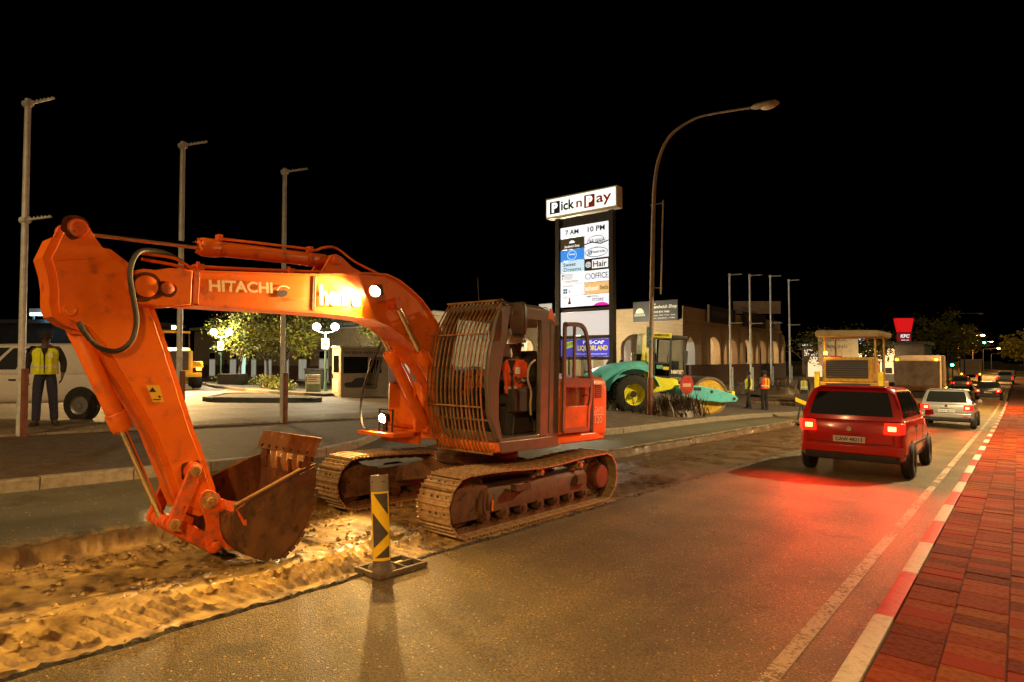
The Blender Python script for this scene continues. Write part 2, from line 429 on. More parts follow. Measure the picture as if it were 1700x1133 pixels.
ASPHALT_OLD = asphalt('old_grey_asphalt', (.095, .088, .058), (.135, .125, .088), (.075, .070, .050), .6, .6, 70, True)
LOTMAT = asphalt('sandy_lot_surface', (.160, .112, .058), (.225, .160, .088), (.110, .078, .042), .7, .7, 30, True)
def soil_mat():
    m = bpy.data.materials.new('churned_clay'); N, L, b = nodes_of(m)
    tc = N.new('ShaderNodeTexCoord'); src = tc.outputs['Object']
    n1 = N.new('ShaderNodeTexNoise'); n1.inputs['Scale'].default_value = 3.4; n1.inputs['Detail'].default_value = 8; n1.inputs['Roughness'].default_value = .60; L.new(src, n1.inputs[0])
    cr = N.new('ShaderNodeValToRGB'); e = cr.color_ramp.elements
    e[0].position = .30; e[0].color = (.045, .028, .014, 1); e[1].position = .74; e[1].color = (.60, .43, .15, 1)
    k = cr.color_ramp.elements.new(.46); k.color = (.28, .18, .065, 1)
    k = cr.color_ramp.elements.new(.58); k.color = (.46, .31, .11, 1)
    L.new(n1.outputs[0], cr.inputs[0])
    at = N.new('ShaderNodeAttribute'); at.attribute_name = 'dark_soil'
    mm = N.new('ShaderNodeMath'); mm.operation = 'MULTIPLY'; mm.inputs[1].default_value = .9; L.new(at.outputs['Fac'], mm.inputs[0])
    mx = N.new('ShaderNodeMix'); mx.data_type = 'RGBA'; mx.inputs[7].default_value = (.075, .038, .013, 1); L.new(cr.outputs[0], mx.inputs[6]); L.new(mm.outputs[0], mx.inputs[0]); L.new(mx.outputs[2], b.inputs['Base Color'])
    n2 = N.new('ShaderNodeTexNoise'); n2.inputs['Scale'].default_value = 1.7; n2.inputs['Detail'].default_value = 5; L.new(src, n2.inputs[0])
    rr = N.new('ShaderNodeMapRange'); rr.inputs[1].default_value = .42; rr.inputs[2].default_value = .60; rr.inputs[3].default_value = .78; rr.inputs[4].default_value = .24; L.new(n2.outputs[0], rr.inputs[0]); L.new(rr.outputs[0], b.inputs['Roughness'])
    n3 = N.new('ShaderNodeTexNoise'); n3.inputs['Scale'].default_value = 45; n3.inputs['Detail'].default_value = 8; n3.inputs['Roughness'].default_value = .7; L.new(src, n3.inputs[0])
    bp = N.new('ShaderNodeBump'); bp.inputs['Strength'].default_value = .4; bp.inputs['Distance'].default_value = .012; L.new(n3.outputs[0], bp.inputs['Height']); L.new(bp.outputs[0], b.inputs['Normal'])
    return m
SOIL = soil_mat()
EARTH = PM('dark_cut_earth', (.07, .045, .024), (.14, .09, .045), 9, .9, 0, .8, 30)
# --- far ground sheet to the horizon (under everything)
def ground_z(X, Y):
    Z = GV(X, Y); t = -X
    inside = (t > -6.2) & (t < 13.2)
    return np.where(inside, Z - .45, Z - .03)
gx = np.concatenate([np.linspace(-420, -70, 12), np.linspace(-66, -14, 40), np.linspace(-13.3, 6.3, 30), np.linspace(9, 40, 8), np.linspace(60, 300, 6)])
gy = np.concatenate([np.linspace(-60, -16, 8), np.linspace(-14, 45, 60), np.linspace(48, 120, 20), np.linspace(150, 700, 10)])
GROUND_MAT = PM('dusty_ground', (.10, .075, .05), (.07, .055, .035), .6, .9, 0, .4, 6)
grid_obj('ground', gx, gy, ground_z, GROUND_MAT)
# --- car park surface
grid_obj('car_park', np.linspace(-64, -12.86, 90), np.linspace(-18, 34, 80), lambda X, Y: GV(X, Y), LOTMAT)
# --- near lane of the road, its left edge raggedly cut away
ys = np.concatenate([np.arange(-14, -2, .4), np.arange(-2, 14, .045), np.arange(14, 30, .25), np.arange(30, 130, 2.0), np.arange(130, 560, 20)])
us = np.concatenate([[0.0, .0, .012, .03, .07], np.linspace(.12, 1, 26)])
cut = 4.27 + .035 * fbm(ys, ys * 0 + 3, 1.1, 5, 3) + .028 * fbm(ys, ys * 0 + 9, 7, 8, 3)
cut = np.where(ys > 24, np.interp(ys, [24, 27], [4.27, 9.0]), cut); cut = np.minimum(cut, 9.0)
U, Yg = np.meshgrid(us, ys, indexing='ij'); CUT = np.broadcast_to(cut, U.shape)
Xg = -(CUT * (1 - U) + .831 * U)
Zg = BASE(np.minimum(Xg, -.832)) + AL(Yg)
Zg[0] -= .09; Zg[2] -= .000; Zg[1] -= .012
Xg[0] -= .03
road = grid_obj('road', us, ys, lambda A, B: Zg, ASPHALT)
co = np.stack([Xg, Yg, Zg], -1).reshape(-1, 3); road.data.vertices.foreach_set('co', co.ravel()); road.data.update()
# --- far lane
ys2 = np.concatenate([np.arange(-14, -2, .5), np.arange(-2, 12, .05), np.arange(12, 27, .3)])
us2 = np.concatenate([[0, 0, .01, .03], np.linspace(.1, 1, 16)])
cut2 = 6.85 + .06 * fbm(ys2, ys2 * 0 + 3, 1.3, 25, 3) + .03 * fbm(ys2, ys2 * 0 + 9, 6, 28, 3)
U, Yg = np.meshgrid(us2, ys2, indexing='ij'); CUT = np.broadcast_to(cut2, U.shape)
Xg2 = -(CUT * (1 - U) + 9.02 * U)
Zg2 = np.interp(-Xg2, [6.5, 6.85, 9.05], [.17, .18, .28]) + AL(Yg)
Zg2[0] -= .14; Xg2[0] += .02; Zg2[1] -= .012
lane = grid_obj('road_far_lane', us2, ys2, lambda A, B: Zg2, ASPHALT_OLD)
lane.data.vertices.foreach_set('co', np.stack([Xg2, Yg, Zg2], -1).reshape(-1, 3).ravel()); lane.data.update()
# --- the driveway between the two islands
grid_obj('driveway', np.linspace(-13.0, -8.9, 12), np.linspace(4, 19, 30), lambda X, Y: np.interp(-X, [8.9, 12.8, 13.1], [.277, .545, .57]) + AL(Y), ASPHALT_OLD)
# --- the excavated strip: clay floor with the tracks' print
def soil_z(X, Y, mask=False):
    t = -X
    z = AL(Y) + .0
    z = z + np.interp(t, [4.0, 4.20, 4.33, 4.45], [-.10, .012, .010, 0])
    w = fbm(X, Y, 4, 41, 4)
    fine = fbm(X, Y, 14, 43, 4)
    wob = .05 * fbm(Y, Y * 0 + 1.5, 1.6, 51, 3) + .05 * fbm(Y, X * 2, 7, 53, 3) + .03 * (np.abs((Y / .13) % 1 - .5))
    wall = np.clip((t - (6.66 + wob)) / .10, 0, 1)
    wall = wall * wall * (3 - 2 * wall)
    z = z + wall * (.150 + .03 * fine)
    # grouser prints: sharp bars across the track, broken and smeared by noise
    def band(c, h, y0, y1, ph, amp, sk=.06):
        m = np.clip((h - np.abs(t - c + .07 * fbm(Y, Y * 0 + 7.7, .8, 61, 2) + .03 * fine)) / .03, 0, 1) * np.clip((Y - y0) / .3, 0, 1) * np.clip((y1 - Y) / .3, 0, 1)
        k = (Y + sk * (t - c) + .014 * fbm(X, Y, 2, 66, 2)) / .105 + ph
        f = (k % 1)
        ridge = np.where(f < .12, f / .12, np.clip((.30 - f) / .12, 0, 1))
        brk = np.clip(.80 + 1.1 * vnoise(X, Y, 1.3, 71) + .25 * vnoise(X, Y, 5, 73), 0, 1.1)
        return m * ridge * brk, (ridge * amp * brk - .008) * m
    m1, r1 = band(4.76, .25, -4, 5.6, .2, .062, .16)
    m2, r2 = band(6.34, .20, -4, 5.0, .5, .034, -.10)
    m3, r3 = band(4.80, .27, 6.6, 20, .2, .035)
    inb = np.clip((.30 - np.abs(t - 4.76)) / .05, 0, 1) + np.clip((.24 - np.abs(t - 6.34)) / .05, 0, 1); calm = 1 - .75 * np.clip(inb, 0, 1)
    z = z + r1 + r2 + r3
    lump = np.maximum(0, fbm(X, Y, 2.2, 81, 5) - .20) * .030 + np.maximum(0, fbm(X, Y, 9, 91, 4) - .20) * .040 + fbm(X, Y, 26, 93, 3) * .006
    berm = (.030 + .05 * np.maximum(0, fbm(X, Y, 7, 95, 3))) * np.exp(-((t - 5.16 - .08 * vnoise(Y, Y * 0 + .3, .9, 96)) / .075) ** 2) * (Y < 5.2)
    z = z + lump * calm + berm
    z = z + .10 * np.exp(-((t - 5.05) ** 2 / .05 + (Y - 4.3) ** 2 / .40)) * np.clip(.45 + 1.6 * fbm(X, Y, 6, 99, 3), 0, 2)
    rut = -.030 * np.exp(-((t - 5.72) / .28) ** 2) * (Y < 3.6)
    z = z + rut
    # ground under the machine is pressed flat
    pad = (np.clip((np.abs(t - 5.7) < 1.25) * 1.0, 0, 1)) * np.clip((Y - 4.6) / .3, 0, 1) * np.clip((7.9 - Y) / .3, 0, 1)
    z = z * (1 - pad) + (AL(Y) - .012) * pad
    if mask: return np.clip(.75 * (m1 + m2) + 5 * np.maximum(0, fbm(X, Y, 9, 91, 4) - .18) + wall + 6 * berm * np.clip(fine + .3, 0, 1) + np.clip((Y - 6.5) / 2, 0, 1) * 1.1, 0, 1.1)  # weight of the darker soil tone: ridges, lumps, wall, berm, beyond the machine
    return z
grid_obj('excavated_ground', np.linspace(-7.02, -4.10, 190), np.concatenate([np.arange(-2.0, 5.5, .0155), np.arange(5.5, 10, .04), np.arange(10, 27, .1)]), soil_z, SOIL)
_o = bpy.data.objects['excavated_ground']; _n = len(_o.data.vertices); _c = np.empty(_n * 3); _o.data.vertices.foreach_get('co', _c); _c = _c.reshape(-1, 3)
_at = _o.data.attributes.new('dark_soil', 'FLOAT', 'POINT'); _at.data.foreach_set('value', soil_z(_c[:, 0], _c[:, 1], True).astype(np.float32))
# clods of clay lying loose in the cut (uncounted rubble)
clod = MB()
for i in range(560):
    y = rnd.uniform(.2, 6.0); t = rnd.choice([rnd.gauss(5.25, .22), rnd.uniform(4.4, 6.6), rnd.gauss(6.55, .1)])
    t = min(6.7, max(4.36, t)); r = rnd.uniform(.008, .03) * (1.5 if rnd.random() < .06 else 1)
    z = float(soil_z(np.array([-t]), np.array([y]))[0])
    a = rnd.uniform(0, 6.28)
    vs = []
    for (p, q, s) in [(1, 0, 0), (-1, 0, 0), (0, 1, 0), (0, -1, 0), (0, 0, 1), (0, 0, -1)]:
        k = r * rnd.uniform(.6, 1.25)
        vs.append((-t + k * (p * math.cos(a) - q * math.sin(a)), y + k * (p * math.sin(a) + q * math.cos(a)), z + r * .4 + k * .8 * s))
    clod.add(vs, [(0, 2, 4), (2, 1, 4), (1, 3, 4), (3, 0, 4), (2, 0, 5), (1, 2, 5), (3, 1, 5), (0, 3, 5)])
o = clod.build('clay_clods', SOIL, smooth=False); o['kind'] = 'stuff'; o['label'] = 'loose clods of yellow clay strewn over the excavated strip'
# grit swept to the road edge (uncounted)
grit = MB()
for i in range(420):
    if rnd.random() < .55: y = rnd.uniform(1.0, 9); t = .87 + abs(rnd.gauss(0, .16))
    else: y = rnd.uniform(.8, 10); t = rnd.uniform(.9, 4.1)
    r = rnd.uniform(.003, .009); z = float(BASE(np.array([-t]))[0]) + along(y)
    vs = [(-t + r * rnd.uniform(.6, 1.2) * p, y + r * rnd.uniform(.6, 1.2) * q, z + r * .5 + r * .6 * s) for (p, q, s) in [(1, 0, 0), (-1, 0, 0), (0, 1, 0), (0, -1, 0), (0, 0, 1), (0, 0, -1)]]
    grit.add(vs, [(0, 2, 4), (2, 1, 4), (1, 3, 4), (3, 0, 4), (2, 0, 5), (1, 2, 5), (3, 1, 5), (0, 3, 5)])
o = grit.build('road_grit', PM('pale_grit', (.34, .28, .20), (.22, .17, .11), 40, .7), smooth=False); o['kind'] = 'stuff'; o['label'] = 'pale grit and chips swept along the kerb'
# --- dark, ragged lip strip along the cut edge of the near lane
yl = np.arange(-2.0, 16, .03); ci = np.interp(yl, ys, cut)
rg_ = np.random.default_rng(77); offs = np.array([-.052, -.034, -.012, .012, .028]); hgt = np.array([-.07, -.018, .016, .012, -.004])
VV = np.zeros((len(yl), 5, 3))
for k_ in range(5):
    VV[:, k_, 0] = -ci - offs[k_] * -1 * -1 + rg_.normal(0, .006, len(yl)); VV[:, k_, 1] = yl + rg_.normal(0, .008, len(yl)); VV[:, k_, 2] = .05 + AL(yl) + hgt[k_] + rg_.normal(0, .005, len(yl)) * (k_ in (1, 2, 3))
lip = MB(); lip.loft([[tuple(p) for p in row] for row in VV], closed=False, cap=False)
o = lip.build('dark_cut_lip', PM('dark_lip', (.020, .015, .009), (.055, .040, .022), 25, .75, 0, .8, 60), smooth=False); o['kind'] = 'structure'
# --- painted edge line, worn
def worn_paint(name, c):
    m = bpy.data.materials.new(name); N, L, b = nodes_of(m)
    tc = N.new('ShaderNodeTexCoord')
    n = N.new('ShaderNodeTexNoise'); n.inputs['Scale'].default_value = 26; n.inputs['Detail'].default_value = 7; n.inputs['Roughness'].default_value = .75; L.new(tc.outputs['Object'], n.inputs[0])
    n2 = N.new('ShaderNodeTexNoise'); n2.inputs['Scale'].default_value = 1.6; L.new(tc.outputs['Object'], n2.inputs[0])
    hf = N.new('ShaderNodeMath'); hf.operation = 'MULTIPLY_ADD'; hf.inputs[1].default_value = .45; hf.inputs[2].default_value = .275; L.new(n2.outputs[0], hf.inputs[0])
    ad = N.new('ShaderNodeMath'); ad.operation = 'ADD'; L.new(n.outputs[0], ad.inputs[0]); L.new(hf.outputs[0], ad.inputs[1])
    mr = N.new('ShaderNodeMapRange'); mr.inputs[1].default_value = .84; mr.inputs[2].default_value = 1.04; L.new(ad.outputs[0], mr.inputs[0])
    t = N.new('ShaderNodeBsdfTransparent'); mx = N.new('ShaderNodeMixShader')
    b.inputs['Base Color'].default_value = (*c, 1); b.inputs['Roughness'].default_value = .6
    L.new(mr.outputs[0], mx.inputs[0]); L.new(t.outputs[0], mx.inputs[1]); L.new(b.outputs[0], mx.inputs[2]); L.new(mx.outputs[0], N['Material Output'].inputs['Surface'])
    return m
LINE = worn_paint('worn_white_line_paint', (.40, .27, .17))
def strip(name, t0, t1, y0, y1, mat, dz=.005, step=.5):
    yy = np.arange(y0, y1 + 1e-6, step)
    return grid_obj(name, np.array([-t1, -t0]), yy, lambda X, Y: BASE(X) + AL(Y) + dz, mat)
strip('edge_line', 1.11, 1.21, .3, 60, LINE)
strip('edge_line', 1.10, 1.22, 62, 160, LINE, step=4)
strip('yellow_kerb_mark', .87, .95, 2.35, 2.75, worn_paint('worn_yellow_paint', (.60, .30, .03)))
strip('yellow_kerb_mark', .90, .98, 3.6, 4.0, worn_paint('worn_yellow_paint', (.60, .30, .03)))
# --- brick pavement on the camera's side, with red and white kerb stones
pav = grid_obj('pavement', np.array([-.69, 0, 1.2, 2.6, 6.0]), np.concatenate([np.arange(-14, 30, 1.0), np.arange(30, 140, 4.0)]), lambda X, Y: BASE(X) + AL(Y) - .012, PM('brick_dust_bed', (.13, .028, .008), (.09, .018, .006), 4, .9, 0, .4, 20))
BR = []
for k, (a, b_) in enumerate([((.23, .032, .005), (.18, .024, .004)), ((.27, .046, .008), (.21, .034, .006)), ((.15, .020, .005), (.11, .014, .004)), ((.27, .066, .012), (.21, .045, .009)), ((.26, .018, .005), (.24, .030, .006))]):
    BR.append(PM('pavement_brick', a, b_, 22, .80, 0, .5, 55, .4, .66, 0, .15, spec=.15))
BW, BL = .300, .205
bmeshes = []
for mm in BR:
    b = MB(); w, l, h, c = BW / 2 - .003, BL / 2 - .003, .03, .005
    b.loft([[(-w, -l, -h), (w, -l, -h), (w, l, -h), (-w, l, -h)], [(-w, -l, -c), (w, -l, -c), (w, l, -c), (-w, l, -c)], [(-w + c, -l + c, 0), (w - c, -l + c, 0), (w - c, l - c, 0), (-w + c, l - c, 0)]])
    bmeshes.append(b.mesh('brick', mm))
rest = MB(); cnt = 0
cand = []
for j in range(-2, 260):
    for i in range(0, 9):
        x = -.695 + .006 + (i + .5) * BW; y = .7 + j * BL
        y += (0, .07, .02, .11, .05, .09, .0, .06, .03)[i]
        dx, dy = x * math.cos(R(39.5)) + y * math.sin(R(39.5)), -x * math.sin(R(39.5)) + y * math.cos(R(39.5))
        if dy < .5 or dx / dy > .90: continue
        cand.append((dy, x, y))
cand.sort()
for n_, (d_, x, y) in enumerate(cand):
    z = float(np.interp(-x, BT, BZ)) + along(y)
    tilt = (rnd.gauss(0, .008) - SL, rnd.gauss(0, .008), rnd.gauss(0, .008))
    z += rnd.gauss(.0015, .0022)
    if n_ < 298:
        share('brick', bmeshes[rnd.choices(range(5), (4, 3, 3, 2, 2))[0]], pav, (x + rnd.gauss(0, .0012), y + rnd.gauss(0, .0012), z), tilt)
    else:
        rest.m = rnd.choices(range(5), (4, 3, 3, 2, 2))[0]
        rest.box((x, y, z - .012), (BW - .007, BL - .007, .03), tilt)
rest.build('bricks_farther_off', BR, pav, smooth=False, kind='stuff')
pav['label'] = 'red brick pavement along the near side of the road'
# far part of the pavement shows as one surface
KW = PM('kerb_white_paint', (.54, .47, .38), (.40, .33, .25), 14, .6, 0, .35, 60, .45, .7, 0, .1, c3=(.20, .15, .11), s3=30, lo3=.66, hi3=.74)
KR = PM('kerb_red_paint', (.42, .020, .014), (.30, .018, .014), 14, .55, 0, .35, 60, .45, .7, 0, .1, c3=(.12, .05, .04), s3=30, lo3=.66, hi3=.76)
KC = PM('concrete_kerb', (.26, .22, .17), (.18, .145, .105), 8, .8, 0, .4, 50, .4, .66)
def kerb_mesh(mat, l=1.27, w=.13, h=.30):
    b = MB()
    b.prism([(-w / 2, -h), (w / 2, -h), (w / 2, 0), (-w / 2 + .035, 0), (-w / 2 + .012, -.010), (-w / 2, -.035)], -l / 2, l / 2, 'xz')
    return b.mesh('kerb_stone', mat)
kw, kr = kerb_mesh(KW), kerb_mesh(KR)
# boundaries sit where the photo's do: one falls at y = 2.42
for i in range(-3, 46):
    y = 1.79 + i * 1.28
    # white, red, white ... then plain black and white farther on
    share('kerb_stone', kw if i % 2 == 0 else kr, pav, (-.765, y, .132 + along(y) + rnd.gauss(0, .002)), (-math.atan(SL) if y < 40 else 0, 0, 0))
# --- islands
PAVING = PM('island_block_paving', (.082, .050, .022), (.050, .030, .014), 5, .85, 0, .5, 25, .4, .65, c3=(.11, .072, .03), s3=18, lo3=.55, hi3=.68)
def isl_z(x, y, dz=0): return float(np.interp(-x, [8.0, 12.8], [.355, .545])) + .02 + along(y) + dz
def poly_sheet(name, pts, zf, mat):
    me = bpy.data.meshes.new(name); me.from_pydata([(x, y, zf(x, y)) for x, y in pts], [], [tuple(range(len(pts)))])
    bm = bmesh.new(); bm.from_mesh(me); bmesh.ops.recalc_face_normals(bm, faces=bm.faces)
    if bm.faces[:][0].normal.z < 0: bmesh.ops.reverse_faces(bm, faces=bm.faces)
    bm.to_mesh(me); bm.free(); me.materials.append(mat)
    o = bpy.data.objects.new(name, me); link(o); o['kind'] = 'structure'; return o
def kerb_run(path, parent, zf, mat, seg=1.0, w=.15, h=.26, top=.0):
    """kerb stones laid along a path, one object each"""
    P = [Vector((x, y, 0)) for x, y in path]; run = []
    acc = 0; cur = [P[0]]
    for a, b in zip(P, P[1:]):
        d = (b - a).length; n = max(1, int(d / .1))
        for i in range(1, n + 1):
            run.append(a + (b - a) * (i / n))
    pieces = []; cur = [P[0]]; acc = 0
    for p in run:
        acc += (p - cur[-1]).length if True else 0
        if (p - cur[0]).length >= seg:
            pieces.append((cur[0], p)); cur = [p]
    if (run[-1] - cur[0]).length > .15: pieces.append((cur[0], run[-1]))
    for a, b in pieces:
        c = (a + b) / 2; l = (b - a).length - .012; ang = math.atan2((b - a).y, (b - a).x)
        m = MB(); m.prism([(-w / 2, -h), (w / 2, -h), (w / 2, -.02), (w / 2 - .02, 0), (-w / 2 + .02, 0), (-w / 2, -.02)], -l / 2, l / 2, 'yz')
        za, zb = zf(a.x, a.y), zf(b.x, b.y)
        o = m.build('kerb_stone', mat, parent)
        o.location = (c.x, c.y, (za + zb) / 2 + top + rnd.gauss(0, .003)); o.rotation_euler = Euler((0, -math.atan2(zb - za, (b - a).length), ang))
corner1 = [(-9.05, -12), (-9.05, 5.1), (-9.12, 5.8), (-9.35, 6.5), (-9.75, 7.25), (-10.4, 8.2), (-11.3, 9.2), (-12.2, 9.9), (-12.8, 10.2)]
isl1 = poly_sheet('paved_verge', corner1 + [(-12.8, -12)], isl_z, PAVING)
isl1['label'] = 'dark block paved verge between far lane and car park'
kerb_run(corner1, isl1, isl_z, KC, top=.006)
kerb_run([(-12.86, -10), (-12.86, 10.3)], isl1, lambda x, y: isl_z(-12.8, y), KC, seg=1.0, w=.10, top=.035)
corner2 = [(-12.8, 15.2), (-11.2, 14.0), (-9.6, 13.1), (-8.7, 13.0), (-8.35, 13.6), (-8.25, 14.6), (-8.35, 18), (-8.4, 21.5), (-8.2, 25), (-7.6, 29), (-7.1, 31), (-7.3, 33.5), (-9, 34)]
isl2 = poly_sheet('planted_island', corner2 + [(-12.85, 34)], lambda x, y: isl_z(x, min(y, 30)) + (0 if y < 30 else along(y) - along(30)), PM('island_earth', (.075, .055, .038), (.12, .09, .058), 3, .9, 0, .6, 20))
kerb_run(corner2, isl2, lambda x, y: isl_z(x, y), KC, top=.006)
# low kerbed planting bed in the car park
bed_pts = [(-22.2, 10.2), (-21.0, 11.4), (-19.9, 12.9), (-20.4, 13.4), (-22.5, 13.6), (-26, 13.9), (-27, 13.0), (-24.6, 11.4), (-22.9, 10.1)]
bed = poly_sheet('planting_bed', bed_pts, lambda x, y: G(x, y) + .14, PM('bed_soil', (.10, .075, .045), (.06, .05, .03), 4, .9, 0, .5, 20))
kerb_run(bed_pts + [bed_pts[0]], bed, lambda x, y: G(x, y), PM('grey_green_kerb', (.14, .16, .13), (.10, .11, .09), 6, .8, 0, .3, 40), top=.17, seg=1.2)
bed2_pts = [(-25, 16.5), (-29, 15.8), (-36, 16.5), (-44, 19), (-44, 21.5), (-34, 21), (-26, 19.5)]
bed2 = poly_sheet('planted_strip', bed2_pts, lambda x, y: G(x, y) + .13, PM('bed_soil', (.13, .11, .07), (.07, .06, .03), 4, .9, 0, .5, 20))
kerb_run([bed2_pts[-1], bed2_pts[0], bed2_pts[1], bed2_pts[2], bed2_pts[3]], bed2, lambda x, y: G(x, y), KC, top=.15, seg=1.2)
# ================================================================ EXCAVATOR
# local axes: x forward (towards the bucket), y to its left (the side facing the road), z up
ex = thing('excavator', 'orange tracked excavator with a caged cab and its boom reaching left', 'excavator', (-5.7, 6.14, -.195))
PITCH = math.atan(SL)
ex.rotation_euler = Matrix(((0, 1, 0), (-math.cos(PITCH), 0, math.sin(PITCH)), (math.sin(PITCH), 0, math.cos(PITCH)))).to_euler()
# ---- tracks
def track_path(n):
    """points and tangent angles, evenly spaced round the track (outer shoe surface)"""
    r = .325; fx, fz, bx, bz = 1.375, .345, -1.36, .345
    seg = []
    k = 240
    pts = []
    for i in range(60): pts.append((lerp(fx, bx, i / 60), .02))                      # bottom run, front to rear
    for i in range(60): a = -90 - 180 * i / 60; pts.append((bx + r * math.cos(R(a)), bz + r * math.sin(R(a))))
    for i in range(60):
        u = i / 60; pts.append((lerp(bx, fx, u), bz + r - .03 * math.sin(math.pi * u) + .012 * math.sin(3 * math.pi * u)))
    for i in range(60): a = 90 - 180 * i / 60; pts.append((fx + r * math.cos(R(a)), fz + r * math.sin(R(a))))
    P = pts + [pts[0]]
    d = [0]
    for a, b in zip(P, P[1:]): d.append(d[-1] + math.hypot(b[0] - a[0], b[1] - a[1]))
    tot = d[-1]; out = []
    xs = [p[0] for p in P]; zs = [p[1] for p in P]
    for i in range(n):
        s = (i + .35) / n * tot
        x = float(np.interp(s, d, xs)); z = float(np.interp(s, d, zs))
        x2 = float(np.interp((s + .03) % tot, d, xs)); z2 = float(np.interp((s + .03) % tot, d, zs))
        x1 = float(np.interp((s - .03) % tot, d, xs)); z1 = float(np.interp((s - .03) % tot, d, zs))
        out.append((x, z, math.atan2(z2 - z1, x2 - x1)))
    return out, tot
TP, TT = track_path(44)
def shoe_mesh():
    b = MB(); L = TT / 44 * .97; W = .48
    # the shoe faces -z (outside), chain link on +z
    b.bb(-L / 2, L / 2, -W / 2, W / 2, 0, .014)
    for gx_, gh in ((-L * .44, .026), (-L * .10, .020), (L * .24, .020)):
        b.prism([(gx_ - .010, 0), (gx_ + .012, 0), (gx_ + .006, -gh), (gx_ - .006, -gh)], -W / 2, W / 2, 'xz')
    b.prism([(L * .40, 0), (L * .52, 0), (L * .55, .012), (L * .44, .012)], -W / 2 + .01, W / 2 - .01, 'xz')
    b.m = 1
    for yy in (-.085, .085):
        b.prism([(-L * .50, .014), (L * .34, .014), (L * .50, .030), (L * .50, .062), (L * .2, .075), (-L * .30, .075), (-L * .5, .06)], yy - .017, yy + .017, 'xz')
    b.cyl((L * .5, -.1, .045), (L * .5, .1, .045), .022, n=8)
    b.m = 2
    for yy in (-.045, .045):       # mud holes and bolts read as small dark slots
        b.bb(-L * .02, L * .14, yy - .016, yy + .016, -.0025, .001)
    for yy in (-.17, .17): b.cyl((L * .08, yy, -.007), (L * .08, yy, .001), .010, n=6)
    return b.mesh('track_shoe', [SHOE, DKSTEEL, BLACK])
SHOE_ME = shoe_mesh()
for side, cy in ((1, .96), (-1, -.96)):
    fr = MB()
    # hollow, roofed side frame
    fr.loft([[(u, cy + side * a, z) for a, z in ((-.15, .20), (.15, .20), (.155, .40), (.10, .475), (-.10, .475), (-.155, .40))] for u in (-1.02, 1.0)])
    fr.loft([[(u, cy + side * a, z) for a, z in ((-.13, .17), (.13, .17), (.13, .47), (.05, .5), (-.05, .5), (-.13, .47))] for u in (.98, 1.18)])
    fr.prism([(1.0, .16), (1.52, .16), (1.58, .26), (1.58, .44), (1.50, .53), (1.28, .56), (1.0, .50)], cy + side * .115, cy + side * .14, 'xz')
    fr.prism([(1.0, .16), (1.52, .16), (1.58, .26), (1.58, .44), (1.50, .53), (1.28, .56), (1.0, .50)], cy - side * .14, cy - side * .115, 'xz')
    tf = fr.build('track_frame', DKSTEEL, ex, bev=.012)
    st = MB()
    st.bb(.34, .62, cy + side * .155, cy + side * .235, .40, .415); st.bb(.34, .62, cy + side * .225, cy + side * .245, .40, .475)
    st.bb(.34, .36, cy + side * .155, cy + side * .235, .40, .475); st.bb(.60, .62, cy + side * .155, cy + side * .235, .40, .475)
    st.build('step', DKSTEEL, tf, bev=.006)
    st = MB(); st.bb(-.95, -.72, cy + side * .155, cy + side * .20, .30, .43); st.build('tie_down_bracket', DKSTEEL, tf, bev=.006)
    st = MB(); st.bb(.92, .945, cy + side * .156, cy + side * .16, .22, .34); st.build('reflector', PM('amber_reflector', (.80, .22, .02), None, rough=.3), tf)
    st = MB(); st.tube([(1.08, cy + side * .15, .47), (1.10, cy + side * .17, .40), (1.10, cy + side * .17, .26), (1.04, cy + side * .16, .19)], .012, 8); st.build('guard_rib', DKSTEEL, tf)
    for i in range(7):
        u = -.98 + i * .335
        b = MB(); b.lathe([(.03, -.155), (.075, -.15), (.075, -.06), (.055, -.05), (.055, .05), (.075, .06), (.075, .15), (.03, .155), (.03, .175)], (u, cy, .165), (0, 1, 0), 14)
        b.build('track_roller', DKSTEEL, ex)
    for u in (.02, -.86):
        b = MB(); b.lathe([(.02, -.12), (.05, -.115), (.05, .115), (.02, .12), (.04, .17), (.02, .175)], (u, cy, .548), (0, 1, 0), 14); b.bb(u - .03, u + .03, cy - .05, cy + .05, .46, .55)
        b.build('carrier_roller', SHOE, ex)
    b = MB(); b.lathe([(.05, -.09), (.235, -.085), (.235, -.055), (.265, -.05), (.265, .05), (.235, .055), (.235, .085), (.12, .09), (.10, .14), (.05, .145)], (1.375, cy, .345), (0, 1, 0), 28); b.build('idler', DKSTEEL, ex)
    # sprocket with teeth and the drive hub
    pr = []
    for i in range(21):
        a0 = 360 / 21 * i
        pr += [(r_ * math.cos(R(a0 + da)), r_ * math.sin(R(a0 + da))) for r_, da in ((.225, 0), (.225, 5), (.272, 7.5), (.272, 10), (.225, 13))]
    b = MB(); b.prism(pr, cy - .03, cy + .03, 'xz', (-1.36, 0, .345))
    sp = b.build('sprocket', SHOE, ex)
    b = MB(); b.lathe([(.20, 0), (.20, .05), (.165, .06), (.165, .15), (.15, .17), (.04, .175)], (-1.36, cy + side * .02, .345), (0, side, 0), 24); b.build('final_drive_hub', PM('brown_hub', (.16, .045, .018), (.10, .03, .013), 8, .5, .2, .2, 50), sp)
    tk = MB(); tk.bb(-.2, .2, cy - .1, cy + .1, .585, .600)
    tr = bpy.data.objects.new('track', None); link(tr, ex); tr.empty_display_size = .1
    for (x, z, a) in TP:
        # local +x of the shoe runs along the track, local -z points outwards
        o = share('track_shoe', SHOE_ME, tr, (x, cy, z), (0, -(a + math.pi), 0))
        if rnd.random() < .5: o.rotation_euler.y += rnd.gauss(0, .012)
